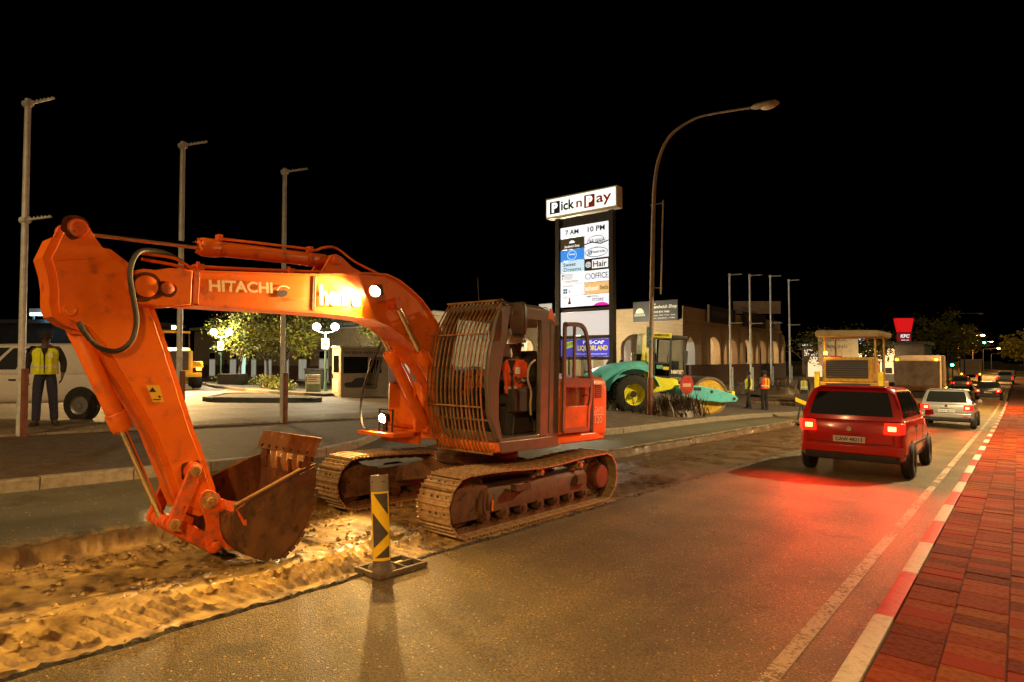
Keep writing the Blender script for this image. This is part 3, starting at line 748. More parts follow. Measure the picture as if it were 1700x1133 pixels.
# ---- centre frame and slew ring
b = MB()
b.loft([[(-.75, -.8, .28), (.75, -.8, .28), (.75, -.8, .46), (-.75, -.8, .46)], [(-.5, -.4, .34), (.5, -.4, .34), (.5, -.4, .62), (-.5, -.4, .62)], [(-.5, .4, .34), (.5, .4, .34), (.5, .4, .62), (-.5, .4, .62)], [(-.75, .8, .28), (.75, .8, .28), (.75, .8, .46), (-.75, .8, .46)]])
b.build('centre_frame', DKSTEEL, ex, bev=.02)
b = MB(); b.lathe([(.56, .60), (.56, .70), (.52, .705), (.52, .78), (.55, .785), (.55, .875)], (0, 0, 0), (0, 0, 1), 40); b.build('slew_ring', DKSTEEL, ex)
# ---- revolving deck
deck = MB(); deck.prism([(1.02, .30), (1.02, 1.20), (-1.05, 1.20), (-1.36, 1.17), (-1.53, 1.02), (-1.72, .6), (-1.78, .0), (-1.72, -.6), (-1.53, -1.02), (-1.36, -1.17), (-1.05, -1.20), (.62, -1.20), (.62, -.42), (.50, -.30), (.50, .30)], .872, .985, 'xy')
deck.build('revolving_deck', ORANGE, ex, bev=.02)
# right-hand front platform with its step, lamp and mirror stay
b = MB(); b.bb(.62, 1.10, -1.18, -.44, .915, .965); b.bb(.62, .68, -1.18, -.44, .80, .93); b.build('front_platform', ORANGE, ex, bev=.008)
# ---- engine house and counterweight
hs = MB(); hs.prism([(-.24, -1.18), (-.24, 1.185), (-1.02, 1.185), (-1.02, -1.18)], .99, 1.70, 'xy')
house = hs.build('engine_house', ORANGE, ex, bev=.03)
hd = MB(); hd.loft([[(-.26, -.55, 1.70), (-.26, 1.12, 1.70), (-1.02, 1.12, 1.70), (-1.02, -.55, 1.70)], [(-.30, -.5, 1.80), (-.30, .55, 1.80), (-1.0, .55, 1.80), (-1.0, -.5, 1.80)]]); hd.build('hood', ORANGE, ex, bev=.03)
b = MB(); b.bb(-.22, .60, -1.18, -.46, .99, 1.62); b.build('tank', ORANGE, ex, bev=.04)
# counterweight: rounded plan, rounded upper edge
plan = [(-1.045, 1.192), (-1.30, 1.192), (-1.42, 1.165), (-1.51, 1.09), (-1.575, .96), (-1.70, .60), (-1.76, .2), (-1.76, -.2), (-1.70, -.6), (-1.575, -.96), (-1.51, -1.09), (-1.42, -1.165), (-1.30, -1.192), (-1.045, -1.192)]
cx_, rings = -1.2, []
for k, z in ((.965, .90), (.992, .93), (1, .98), (1, 1.60), (.985, 1.67), (.955, 1.72), (.90, 1.745)):
    rings.append([(-1.045 if abs(x + 1.045) < 1e-6 else -1.045 + (x + 1.045) * k, y * (.0 + k), z) for x, y in plan])
cw = MB().loft(rings).build('counterweight', ORANGE, ex, angle=50)
# side panel of the engine bay with louvres and lettering
b = MB(); b.bb(-1.035, -.97, 1.186, 1.196, 1.0, 1.70); b.build('panel_seam', DARK, house)
for i in range(7):
    b = MB(); b.bb(-1.24, -1.075, 1.185, 1.199, 1.455 + i * .027, 1.472 + i * .027); b.build('louvre', BLACK, cw)
FACE_L = (R(90), 0, R(180))       # flat lettering on a face looking along +y
text('ZAXIS', PALE_DECAL, cw, (-1.17, 1.196, 1.29), FACE_L, .24, .085, .02, .25)
b = MB(); b.bb(-1.30, -1.05, 1.190, 1.1965, 1.215, 1.228); b.build('pale_stripe', PALE_DECAL, cw)
text('120', PALE_DECAL, cw, (-1.17, 1.196, 1.15), FACE_L, .19, .10, .02)
# ---- cab
CABP = [(.951, 2.545), (1.027, 2.37), (1.122, 1.99), (1.152, 1.709), (1.105, 1.288), (.95, .997)]     # front pillar, outer
DOORP = [(.795, 2.43), (.885, 2.0), (.955, 1.64), (.945, 1.25), (.885, 1.03)]                        # door opening, front edge
cab = MB(); cab.bb(-.20, .93, .34, 1.195, .985, 1.03); cab = cab.build('cab_floor', TAUPE, ex, bev=.008)
def pillar(pts_out, pts_in, y0, y1, name, mat=TAUPE, bev=.014):
    return MB().prism(pts_out + pts_in[::-1], y0, y1, 'xz').build(name, mat, ex, bev=bev)
for (y0, y1) in ((1.135, 1.20), (.335, .385)):
    pillar(CABP, DOORP, y0, y1, 'front_pillar')
    rp = pillar([(.19, 2.45), (.19, 1.0)], [(.015, 2.45), (.015, 1.0)], y0, y1, 'door_pillar')
    pillar([(.0, 2.45), (.0, 1.0)], [(-.175, 2.42), (-.215, 2.30), (-.215, 1.0)], y0, y1 - .004, 'rear_pillar')
rf = MB()
rings = []
for x, z0, z1, k in ((.955, 2.50, 2.535, .98), (.86, 2.435, 2.585, 1), (.62, 2.43, 2.605, 1), (.15, 2.43, 2.61, 1), (-.06, 2.43, 2.565, 1), (-.19, 2.38, 2.47, .985)):
    yc, hw = .7675, .4325 * k
    rings.append([(x, yc - hw, z0), (x, yc + hw, z0), (x, yc + hw, z1 - .045), (x, yc + hw - .05, z1), (x, yc - hw + .05, z1), (x, yc - hw, z1 - .045)])
rf.loft(rings); rf.build('cab_roof', TAUPE, ex, bev=.015)
b = MB(); b.prism([(.06, 2.46), (-.03, 2.46), (-.10, 2.40), (-.03, 2.585), (.02, 2.60)], 1.196, 1.203, 'xz'); b.build('orange_flash', ORANGE, ex)
b = MB(); b.bb(-.215, -.165, .385, 1.135, 1.0, 1.50); b.build('cab_back_panel', TAUPE, ex, bev=.01)
b = MB(); b.bb(-.20, -.19, .385, 1.135, 1.50, 2.40); b.build('rear_window', GLASS, ex)
b = MB(); b.bb(.19, .90, .345, .365, 1.03, 1.48); b.bb(-.2, .02, .345, .365, 1.03, 1.48); b.build('inner_side_panel', TAUPE, ex, bev=.005)
b = MB(); b.prism([(.19, 1.48), (.95, 1.48), (.955, 1.64), (.885, 2.0), (.795, 2.43), (.19, 2.43)], .352, .358, 'xz'); b.build('side_window', GLASS, ex)
# windscreen between the front pillars, with the lower screen sill
scr = MB()
ins = [(x - .02, z) for x, z in CABP]
scr.loft([[(x, .39, z), (x, 1.13, z)] for x, z in ins], closed=False, cap=False); scr.build('windscreen', GLASS, ex, angle=60)
b = MB(); b.loft([[(x, .385, z), (x, 1.135, z), (x - .03, 1.135, z), (x - .03, .385, z)] for x, z in ((1.01, 1.10), (.955, .99))]); b.bb(1.05, 1.075, .385, 1.135, 1.22, 1.245); b.build('screen_sill', TAUPE, ex, bev=.006)
b = MB(); b.bb(1.128, 1.142, .385, 1.135, 1.70, 1.725); b.build('screen_divider', BLACK, ex)
b = MB(); b.prism([(.93, .995), (.96, .995), (.90, .86), (-.21, .86), (-.21, .995)], 1.17, 1.203, 'xz'); b.build('cab_sill', TAUPE, ex, bev=.01)
b = MB(); b.tube(smooth_path([(.27, 1.17, 1.93), (.40, 1.19, 1.86), (.43, 1.19, 1.70), (.36, 1.19, 1.55), (.37, 1.19, 1.40), (.33, 1.17, 1.27)], 4), .013, 8); b.build('grab_handle', PM('pale_handle', (.42, .34, .26), None, rough=.4), ex)
b = MB(); b.tube([(.62, .55, 2.6), (.62, .55, 2.64)], .016, 8); b.tube([(.62, .55, 2.62), (.655, .55, 2.95)], .004, 6); b.build('antenna', BLACK, ex)
# open door folded back against the engine house
door_out = [(-.235, 1.03), (-.235, 2.40), (-.55, 2.455), (-.68, 2.43), (-.77, 2.34), (-.82, 2.15), (-.90, 1.70), (-.915, 1.60), (-.905, 1.42), (-.86, 1.30), (-.85, 1.03)]
def inset_frame(mb, outer, inner, y0, y1):
    """ring between two outlines with the same number of points"""
    n = len(outer)
    for i in range(n):
        k = (i + 1) % n
        mb.prism([outer[i], outer[k], inner[k], inner[i]], y0, y1, 'xz')
dr = bpy.data.objects.new('open_door', None); link(dr, ex); dr.location = (0, 1.225, 0)
b = MB()
def polyband(pts, w):
    """a flat band of width w along a polyline, as quads"""
    out = []
    P = [Vector((a, b_)) for a, b_ in pts]
    nrm = []
    for i in range(len(P)):
        d = (P[min(i + 1, len(P) - 1)] - P[max(i - 1, 0)]).normalized(); nrm.append(Vector((-d.y, d.x)))
    A = [p + n * w / 2 for p, n in zip(P, nrm)]; B = [p - n * w / 2 for p, n in zip(P, nrm)]
    return [[tuple(A[i]), tuple(A[i + 1]), tuple(B[i + 1]), tuple(B[i])] for i in range(len(P) - 1)]
sm = [(v.x, v.z) for v in smooth_path([(x, 0, z) for x, z in door_out[1:]], 3)]
ringp = [(-.255, 1.03), (-.255, 2.38)] + sm[1:]
ring3 = smooth_path([(-.255, 0, 1.05), (-.255, 0, 1.7), (-.255, 0, 2.36), (-.30, 0, 2.415), (-.55, 0, 2.435), (-.68, 0, 2.41), (-.76, 0, 2.32), (-.81, 0, 2.13), (-.885, 0, 1.70), (-.895, 0, 1.58), (-.88, 0, 1.42), (-.84, 0, 1.30), (-.83, 0, 1.05)], 3)
for q in polyband([(p.x, p.z) for p in ring3], .055): b.prism(q, 0, .03, 'xz')
b.bb(-.255, -.84, 0, .028, 1.02, 1.075); b.bb(-.255, -.86, 0, .028, 1.60, 1.72); b.bb(-.46, -.50, .002, .026, 1.70, 2.43)
b.build('door_frame', TAUPE, dr, angle=60)
b = MB(); b.bb(-.27, -.83, 0, .022, 1.07, 1.36); b.build('door_panel', ORANGE, dr, bev=.01)
b = MB(); b.prism([(-.27, 1.72), (-.27, 2.39), (-.55, 2.42), (-.67, 2.39), (-.75, 2.30), (-.80, 2.12), (-.86, 1.72)], .010, .016, 'xz'); b.build('upper_pane', GLASS, dr)
b = MB(); b.prism([(-.27, 1.36), (-.27, 1.60), (-.87, 1.60), (-.86, 1.42), (-.83, 1.36)], .010, .016, 'xz'); b.build('lower_pane', GLASS, dr)
b = MB(); b.tube([(-.83, .03, 1.48), (-.80, .05, 1.50), (-.70, .05, 1.50), (-.67, .03, 1.48)], .01, 6); b.build('handle', BLACK, dr)
# ---- guard cage in front of the windscreen
cg = bpy.data.objects.new('windscreen_cage', None); link(cg, ex)
CG = [(.93, 2.60), (1.06, 2.42), (1.169, 2.208), (1.245, 1.85), (1.262, 1.60), (1.246, 1.397), (1.18, 1.10), (1.058, .862)]
cgs = smooth_path([(x, 0, z) for x, z in CG], 3)
bar_b = MB()
rings = []
for i, p in enumerate(cgs):
    d = (cgs[min(i + 1, len(cgs) - 1)] - cgs[max(i - 1, 0)]).normalized(); n = Vector((-d.z, 0, d.x)) * -1
    rings.append([p + n * .008 + Vector((0, -.0055, 0)), p + n * .008 + Vector((0, .0055, 0)), p - n * .008 + Vector((0, .0055, 0)), p - n * .008 + Vector((0, -.0055, 0))])
bar_b.loft(rings)
CAGEM = PM('rusty_cage_bar', (.40, .24, .10), (.22, .11, .045), 12, .38, .45, .2, 60)
BARME = bar_b.mesh('cage_bar', CAGEM, angle=50)
for i in range(15): share('cage_bar', BARME, cg, (rnd.gauss(0, .003), .345 + i * .061, 0), (0, rnd.gauss(0, .002), 0))
for (x, z, r) in ((.935, 2.60, .014), (1.19, 2.20, .010), (1.265, 1.39, .010), (1.06, .87, .014)):
    b = MB(); b.cyl((x + .01, .33, z), (x + .01, 1.215, z), r, n=8); b.build('cross_rail', CAGEM, cg)
for y_ in (.36, 1.18):
    b = MB(); b.bar((.80, y_, 2.56), (.94, y_, 2.60), .02, .03); b.bar((.94, y_, .95), (1.06, y_, .88), .02, .03); b.build('cage_bracket', CAGEM, cg)
# ---- cab interior
b = MB()
b.loft([[(.02, .55, 1.36), (.02, 1.00, 1.36), (.50, 1.00, 1.38), (.50, .55, 1.38)], [(.0, .53, 1.45), (.0, 1.02, 1.45), (.52, 1.02, 1.48), (.52, .53, 1.48)]])
seat = b.build('seat', SEATM, ex, bev=.03)
b = MB(); b.loft([[(.10, .56, 1.46), (.10, .99, 1.46), (-.02, .99, 1.46), (-.02, .56, 1.46)], [(.0, .55, 1.9), (.0, 1.0, 1.9), (-.10, 1.0, 1.9), (-.10, .55, 1.9)], [(-.04, .62, 2.06), (-.04, .93, 2.06), (-.11, .93, 2.06), (-.11, .62, 2.06)]]); b.build('backrest', SEATM, seat, bev=.03)
b = MB(); b.bb(.0, .45, .58, .97, 1.03, 1.36); b.build('seat_base', PM('seat_base_grey', (.05, .035, .03), None, rough=.6), ex, bev=.02)
for yy in (.46, 1.07):
    b = MB(); b.bb(.12, .60, yy - .055, yy + .055, 1.30, 1.58); c_ = b.build('console', DARK, ex, bev=.02)
    b = MB(); b.cyl((.56, yy, 1.58), (.58, yy, 1.74), .012, n=8); b.sphere((.585, yy, 1.77), .03, 10, 6, (1, 1, 1.4)); b.build('joystick', BLACK, c_)
b = MB()
for yy in (.68, .86): b.cyl((.86, yy, 1.05), (.80, yy, 1.42), .010, n=8); b.bb(.83, .95, yy - .05, yy + .05, 1.05, 1.07)
b.build('travel_levers', DARK, ex, kind='stuff')
b = MB(); b.bb(.88, .93, .44, .60, 1.55, 1.70); b.build('monitor', DARK, ex, bev=.01)
# ---- near-side mirror by the cab roof
b = MB(); b.loft([[(.80, 1.26, 2.02), (.80, 1.44, 2.02), (.76, 1.44, 2.02), (.76, 1.26, 2.02)], [(.83, 1.25, 2.10), (.83, 1.46, 2.10), (.76, 1.46, 2.10), (.76, 1.25, 2.10)], [(.84, 1.25, 2.33), (.84, 1.46, 2.33), (.76, 1.46, 2.33), (.76, 1.25, 2.33)], [(.82, 1.28, 2.40), (.82, 1.42, 2.40), (.77, 1.42, 2.40), (.77, 1.28, 2.40)]])
mir = b.build('cab_mirror', PM('mirror_housing', (.045, .03, .022), None, rough=.45), ex, bev=.02); mir.location = (.03, 0, .185)
b = MB(); b.tube([(.94, 1.18, 2.42), (.86, 1.30, 2.36)], .014, 8); b.tube([(.845, 1.33, 2.28), (.87, 1.355, 2.30), (.87, 1.355, 2.25), (.845, 1.33, 2.24)], .008, 6); b.build('mirror_arm', BLACK, mir)
# ---- far-side mirror on its long stay
b = MB(); b.tube(smooth_path([(.98, -1.02, .95), (1.10, -1.04, 1.01), (1.14, -1.05, 1.15), (1.13, -1.05, 1.48), (1.02, -1.04, 1.80), (.86, -1.03, 2.15)], 4), .016, 8); ms = b.build('mirror_stay', BLACK, ex)
b = MB(); b.loft([[(.96 + dx, -1.15, z), (.96 + dx, -.92, z), (.91 + dx, -.92, z), (.91 + dx, -1.15, z)] for z, dx in ((1.52, .07), (1.60, .07), (1.88, .0), (1.95, -.02))]); b.build('mirror', BLACK, ms, bev=.02)
b = MB(); b.box((.992, -1.035, 1.74), (.006, .19, .34), (0, R(-13), 0)); b.build('mirror_glass', PM('mirror_glass', (.55, .60, .64), None, rough=.05, metal=1), ms)
# ---- boom (bent box beam) with forked nose
BT_ = [(4.02, 2.595), (3.86, 2.60), (2.74, 2.725), (2.3, 2.79), (2.1, 2.835), (1.79, 2.864), (1.60, 2.82), (1.42, 2.735), (1.26, 2.64), (1.12, 2.52), (.97, 2.35), (.80, 2.10), (.64, 1.78), (.52, 1.42), (.47, 1.22), (.40, 1.12)]
BB_ = [(.33, 1.13), (.28, 1.22), (.33, 1.32), (.50, 1.30), (.66, 1.38), (.88, 1.58), (1.15, 1.86), (1.373, 2.08), (1.50, 2.17), (1.727, 2.287), (1.954, 2.345), (2.3, 2.356), (2.68, 2.35), (2.97, 2.34), (3.889, 2.306), (4.02, 2.285)]
boom = MB().prism(BT_ + BB_, -.185, .185, 'xz').build('boom', ORANGE, ex, bev=.012, angle=30)
b = MB()     # top and bottom flanges stand a little proud of the side plates
for line, th in ((BT_[1:12], .018), (BB_[6:15], .018)):
    for p, q in zip(line, line[1:]): b.bar((p[0], 0, p[1]), (q[0], 0, q[1]), .41, th)
b.build('flange', ORANGE, boom)
nose = [(4.02, 2.60), (4.10, 2.592), (4.20, 2.56)] + arc(4.262, 2.415, .145, 80, -100, 10) + [(4.14, 2.262), (4.0, 2.285), (3.90, 2.30), (3.90, 2.60)]
for s_ in (1, -1):
    b = MB(); b.prism(nose, s_ * .165, s_ * .212, 'xz'); nz_ = b.build('boom_nose_plate', ORANGE, boom, bev=.008)
    b = MB(); b.lathe([(.02, .0), (.088, .0), (.088, .018), (.06, .026), (.02, .026)], (4.262, s_ * .212, 2.415), (0, s_, 0), 22); b.build('pin_boss', ORANGE, nz_)
    b = MB(); b.lathe([(.01, .0), (.05, .0), (.05, .02), (.02, .03), (.01, .03)], (4.10, s_ * .212, 2.42), (0, s_, 0), 18); b.build('pin_cap', ORANGE_WORN, nz_)
b = MB(); b.bb(3.835, 3.885, .182, .205, 2.30, 2.60); b.bb(3.835, 3.885, -.205, -.182, 2.30, 2.60); b.bb(3.835, 3.885, -.2, .2, 2.60, 2.62); b.build('collar', ORANGE_WORN, boom, bev=.004)
b = MB(); b.bb(2.688, 2.715, .184, .190, 2.375, 2.715); b.build('decal_gap', BLACK, boom)
b = MB(); b.bb(2.680, 2.686, .184, .191, 2.37, 2.72); b.build('decal_edge', WHITE_VINYL, boom)
text('HITACHI', PALE_DECAL, boom, (3.45, .194, 2.515), (R(90), R(-5.0), R(180)), .60, .105, .032)
b = MB()
for q in polyband([(p.x, p.z) for p in smooth_path([(2.97, 0, 2.56), (3.02, 0, 2.575), (3.075, 0, 2.56), (3.10, 0, 2.52)], 4)], .014): b.prism(q, .1905, .1915, 'xz')
b.build('swoosh', WHITE_VINYL, boom)
b = MB(); b.prism([(3.045 + .055 * math.cos(a) * 1.0, 2.500 + .034 * math.sin(a) - .012 * math.cos(a)) for a in [2 * math.pi * i / 20 for i in range(20)]], .1905, .193, 'xz'); b.build('badge', NAVY_INK, boom)
text('ZAXIS·NET', GOLD_INK, boom, (2.88, .194, 2.468), (R(90), R(-5.0), R(180)), .165, .030, .008)
text('henra', WHITE_VINYL, boom, (2.385, .194, 2.552), (R(90), R(-4.0), R(180)), .50, .215, .045, 0, .97)
# stick cylinder on top of the boom
for s_ in (1, -1):
    b = MB(); b.prism([(2.60, 2.745), (2.50, 2.92), (2.46, 2.985), (2.40, 3.005), (2.33, 2.985), (2.20, 2.90), (2.02, 2.84)], s_ * .085, s_ * .115, 'xz'); br_ = b.build('cylinder_bracket', ORANGE, boom, bev=.006)
    b = MB(); b.lathe([(.01, 0), (.052, 0), (.052, .015), (.03, .03), (.01, .03)], (2.40, s_ * .115, 2.935), (0, s_, 0), 18); b.build('pin_cap', ORANGE_WORN, br_)
def ram(parent, name, a, b_, g, r_barrel, r_rod, y, headlen=.16):
    """hydraulic ram: barrel from pin a to gland g, rod from g to pin b_ (x, z pairs)"""
    A, B, Gq = [Vector((p[0], y, p[1])) for p in (a, b_, g)]
    d = (Gq - A).normalized()
    m = MB()
    m.lathe([(r_barrel * .6, -.02), (r_barrel, .02), (r_barrel, (Gq - A).length - headlen)], A + d * .05, d, 20)
    m.lathe([(r_barrel * 1.14, 0), (r_barrel * 1.2, .01), (r_barrel * 1.2, headlen - .02), (r_barrel * 1.05, headlen), (r_rod * 1.2, headlen + .008)], Gq - d * headlen, d, 20)
    m.cyl(A + Vector((0, -r_barrel * .9, 0)), A + Vector((0, r_barrel * .9, 0)), r_barrel * .95, n=18)
    cyl = m.build(name, ORANGE, parent, bev=.004)
    # bolts round the gland
    bo = MB(); u = d.orthogonal().normalized(); w = d.cross(u)
    for i in range(8):
        t = 2 * math.pi * i / 8; q = Gq + (u * math.cos(t) + w * math.sin(t)) * r_barrel * .95
        bo.cyl(q - d * .004, q + d * .014, .011, n=6)
    bo.build('gland_bolts', ORANGE_WORN, cyl, kind='stuff')
    m = MB(); m.cyl(Gq, B, r_rod, n=16); m.build('rod', CHROME, cyl)
    m = MB(); m.cyl(B + Vector((0, -.045, 0)), B + Vector((0, .045, 0)), r_rod * 2.0, n=16); m.build('rod_eye', ORANGE_WORN, cyl)
    return cyl
sc_ = ram(ex, 'stick_ram', (2.40, 2.935), (4.735, 2.812), (3.765, 2.858), .070, .030, 0)
b = MB(); b.tube(smooth_path([(3.62, .03, 2.955), (3.2, .03, 2.985), (2.75, .03, 3.015), (2.60, .03, 3.02), (2.52, .03, 3.06), (2.40, .03, 3.09), (2.30, .03, 3.07), (2.1, .02, 2.98), (1.85, 0, 2.92), (1.6, 0, 2.86)], 4), .013, 8); b.build('oil_pipe', ORANGE, sc_)
for u_ in (3.60, 2.66):
    b = MB(); b.lathe([(.075, -.02), (.080, -.02), (.080, .02), (.075, .02)], (u_, 0, 2.858 + (3.765 - u_) * .056), (-1, 0, .056), 18); b.bb(u_ - .02, u_ + .02, -.02, .05, 2.93 + (3.765 - u_) * .056, 2.985 + (3.765 - u_) * .056); b.build('pipe_clamp', ORANGE_WORN, sc_)
b = MB()
b.tube(smooth_path([(3.95, .10, 2.68), (4.10, .12, 2.73), (4.28, .16, 2.715), (4.37, .23, 2.62), (4.395, .25, 2.48), (4.36, .25, 2.30), (4.33, .25, 2.12), (4.36, .24, 1.95), (4.45, .22, 1.87), (4.57, .20, 1.90), (4.66, .19, 2.01), (4.70, .17, 2.09)], 4), .020, 8)
b.build('hose', BLACK, ex)
b = MB(); b.tube(smooth_path([(3.88, .12, 2.63), (3.95, .12, 2.67), (4.05, .12, 2.70), (4.27, .10, 2.70)], 4), .014, 8); b.tube(smooth_path([(3.88, .05, 2.63), (4.0, .05, 2.65), (4.25, .05, 2.66)], 4), .014, 8); b.build('hose_pipe', ORANGE, ex)
b = MB(); b.tube([(3.86, .1, 2.655), (3.4, .1, 2.70), (2.7, .1, 2.775), (2.4, .1, 2.82)], .012, 8); b.tube([(3.86, .03, 2.655), (3.4, .03, 2.70), (2.7, .03, 2.775), (2.4, .03, 2.82)], .012, 8); b.build('boom_pipe', ORANGE, boom)
for u_, z_ in ((3.80, 2.645), (2.92, 2.735)):
    b = MB(); b.bb(u_ - .03, u_ + .03, .0, .14, z_ - .02, z_ + .035); b.cyl((u_, .07, z_ + .02), (u_, .07, z_ + .06), .015, n=6); b.build('pipe_clamp', ORANGE_WORN, boom)
# boom rams, one each side
for y_ in (.275, -.275):
    ram(ex, 'boom_ram', (.66, 1.02), (1.705, 2.533), (1.335, 2.00), .072, .036, y_, .18)
b = MB(); b.cyl((1.705, -.33, 2.533), (1.705, .33, 2.533), .06, n=18); b.build('boom_ram_pin', ORANGE_WORN, ex)
for y_ in (.275, -.275):
    b = MB(); b.tube(smooth_path([(1.28, y_ + .08, 2.0), (1.1, y_ + .09, 1.74), (.98, y_ + .09, 1.55), (.93, y_ + .06, 1.42), (.80, y_ + .05, 1.30), (.70, y_ - .02, 1.22)], 4), .014, 8); b.build('oil_pipe', ORANGE, ex)
b = MB(); b.bb(.30, .86, -.33, -.29, .985, 1.15); b.bb(.30, .86, .29, .33, .985, 1.15); b.bb(.20, .46, -.26, -.20, .985, 1.36); b.bb(.20, .46, .20, .26, .985, 1.36); b.build('boom_foot_bracket', ORANGE, ex, bev=.01, kind='stuff')
# ---- stick
ST = [(4.765, 2.878), (4.735, 2.888), (4.70, 2.875), (4.66, 2.83), (4.616, 2.759), (4.534, 2.654), (4.404, 2.568), (4.25, 2.35), (4.15, 2.10), (4.068, 1.867), (3.831, 1.189), (3.781, 1.082), (3.625, .665), (3.61, .58), (3.64, .515), (3.70, .50), (3.76, .53), (3.832, .573), (3.893, .709), (3.945, .851), (4.045, 1.09), (4.092, 1.209), (4.335, 1.63), (4.51, 1.927), (4.62, 2.055), (4.75, 2.105), (4.815, 2.15), (4.828, 2.21), (4.833, 2.325), (4.852, 2.441), (4.889, 2.553), (4.84, 2.70), (4.796, 2.845)]
stick = bpy.data.objects.new('stick', None); link(stick, ex)
cxs, czs = 4.3, 1.9
STI = []
for i, (x, z) in enumerate(ST):
    x0, z0 = ST[i - 1]; x1, z1 = ST[(i + 1) % len(ST)]
    d = Vector((x1 - x0, z1 - z0)).normalized(); n = Vector((d.y, -d.x))       # outline runs clockwise, inward normal
    STI.append((x + n.x * .05, z + n.y * .05))
for s_ in (1, -1):
    MB().prism(ST, s_ * .120, s_ * .152, 'xz').build('side_plate', ORANGE, stick, bev=.004, angle=25)
web = [(x, z) for (x, z) in STI if z < 2.75]
MB().prism(web, -.122, .122, 'xz').build('web', ORANGE, stick, angle=25)
b = MB(); b.bar((4.60, 0, 2.66), (4.84, 0, 2.56), .30, .02); b.build('gusset', ORANGE, stick)
b = MB(); b.bar((4.87, 0, 2.545), (4.62, 0, 2.60), .318, .012); b.build('weld_bead', ORANGE, stick)
GREASE = PM('dark_grease', (.10, .022, .006), (.035, .012, .006), 14, .4, 0, .1, 60)
for (par_, u_, z_, r_, y_, sd) in ((stick, 4.755, 2.815, .098, .1525, 3), (stick, 4.80, 2.80, .05, .1530, 9), (boom, 4.262, 2.40, .125, .2124, 5), (stick, 3.80, .855, .10, .1525, 8), (boom, 4.10, 2.415, .075, .2126, 2)):
    rg_ = random.Random(sd); ks = [rg_.uniform(.78, 1.12) for i in range(9)]
    pts_ = [(u_ + r_ * math.cos(2 * math.pi * i / 36) * (ks[(i // 4) % 9] * (1 - (i % 4) / 4) + ks[(i // 4 + 1) % 9] * ((i % 4) / 4)), z_ + r_ * math.sin(2 * math.pi * i / 36) * (ks[(i // 4) % 9] * (1 - (i % 4) / 4) + ks[(i // 4 + 1) % 9] * ((i % 4) / 4))) for i in range(36)]
    MB().prism(pts_, y_ - .0012, y_ + .0010, 'xz').build('grease_smear', GREASE, par_)
for (u_, z_, r_) in ((4.737, 2.812, .058), (4.757, 2.18, .034)):
    for s_ in (1, -1):
        b = MB(); b.lathe([(.01, 0), (r_, 0), (r_ + .012, .002), (r_ + .012, .014), (r_, .016), (r_ * .8, .012), (.01, .012)], (u_, s_ * .152, z_), (0, s_, 0), 20); b.build('pin_cap', ORANGE_WORN if r_ > .05 else ORANGE, stick)
b = MB(); b.prism([(4.20, 1.60), (4.14, 1.46), (4.055, 1.46), (4.10, 1.60)], .1535, .1545, 'xz'); wl = b.build('warning_label', PM('warning_yellow', (.72, .42, .04), None, rough=.5), stick)
b = MB(); b.prism([(4.15, 1.585), (4.175, 1.545), (4.12, 1.545)], .1548, .1552, 'xz'); b.bb(4.08, 4.14, .1548, .1552, 1.478, 1.486); b.prism([(4.10, 1.52), (4.075, 1.50), (4.10, 1.495)], .1548, .1552, 'xz'); b.build('warning_print', BLACK_INK, wl, kind='stuff')
bc = ram(ex, 'bucket_ram', (4.735, 2.185), (3.955, .432), (4.307, 1.235), .066, .030, 0, .15)
b = MB(); b.tube(smooth_path([(4.70, .02, 2.12), (4.62, .07, 2.02), (4.50, .085, 1.86), (4.2, .085, 1.33)], 3), .013, 8); b.bb(4.62, 4.72, -.03, .09, 2.00, 2.03); b.build('oil_pipe', ORANGE, bc)
# ---- links, bucket
def link_plate(a, b_, r0, r1, y0, y1, name, mat, parent):
    A = Vector(a); B = Vector(b_); d = (B - A).normalized(); an = math.degrees(math.atan2(d.y, d.x))
    pts = arc(A.x, A.y, r0, an + 90, an + 270, 8) + arc(B.x, B.y, r1, an - 90, an + 90, 8)
    return MB().prism(pts, y0, y1, 'xz').build(name, mat, parent, bev=.006)
PS, PL, PB, PK = (3.80, .865), (3.951, .438), (3.688, .602), (3.629, .217)
for s_ in (1, -1):
    lk = link_plate(PS, PL, .055, .058, s_ * .185, s_ * .225, 'side_link', ORANGE_WORN, ex)
    for (p, r_) in ((PS, .045), (PL, .048)):
        b = MB(); b.lathe([(.01, 0), (r_, 0), (r_, .016), (r_ * .72, .02), (r_ * .7, .012), (.01, .012)], (p[0], s_ * .225, p[1]), (0, s_, 0), 18); b.cyl((p[0] - .03, s_ * .23, p[1] - .045), (p[0] - .03, s_ * .25, p[1] - .045), .014, n=6); b.build('pin_cap', EDGE, lk)
b = MB(); b.cyl((PS[0], -.19, PS[1]), (PS[0], .19, PS[1]), .05, n=16); b.cyl((PL[0], -.19, PL[1]), (PL[0], .19, PL[1]), .038, n=16); b.build('link_pins', ORANGE_WORN, ex, kind='stuff')
b = MB(); b.lathe([(.07, -.01), (.075, 0), (.075, .03), (.06, .035)], (PS[0], .15, PS[1]), (0, 1, 0), 18); b.lathe([(.07, -.01), (.075, 0), (.075, .03), (.06, .035)], (PS[0], -.15, PS[1]), (0, -1, 0), 18); b.build('link_boss', ORANGE_WORN, stick)
link_plate(PL, PK, .062, .066, -.13, .13, 'bucket_link', ORANGE_WORN, ex)
bk = bpy.data.objects.new('bucket', None); link(bk, ex)
SIDE = [(3.58, .581), (2.966, .824), (2.811, .868), (2.800, .66), (2.826, .46), (2.872, .312), (2.960, .171), (3.049, .092), (3.138, .050), (3.268, .040), (3.45, .140), (3.56, .26), (3.60, .42)]
HW = .51
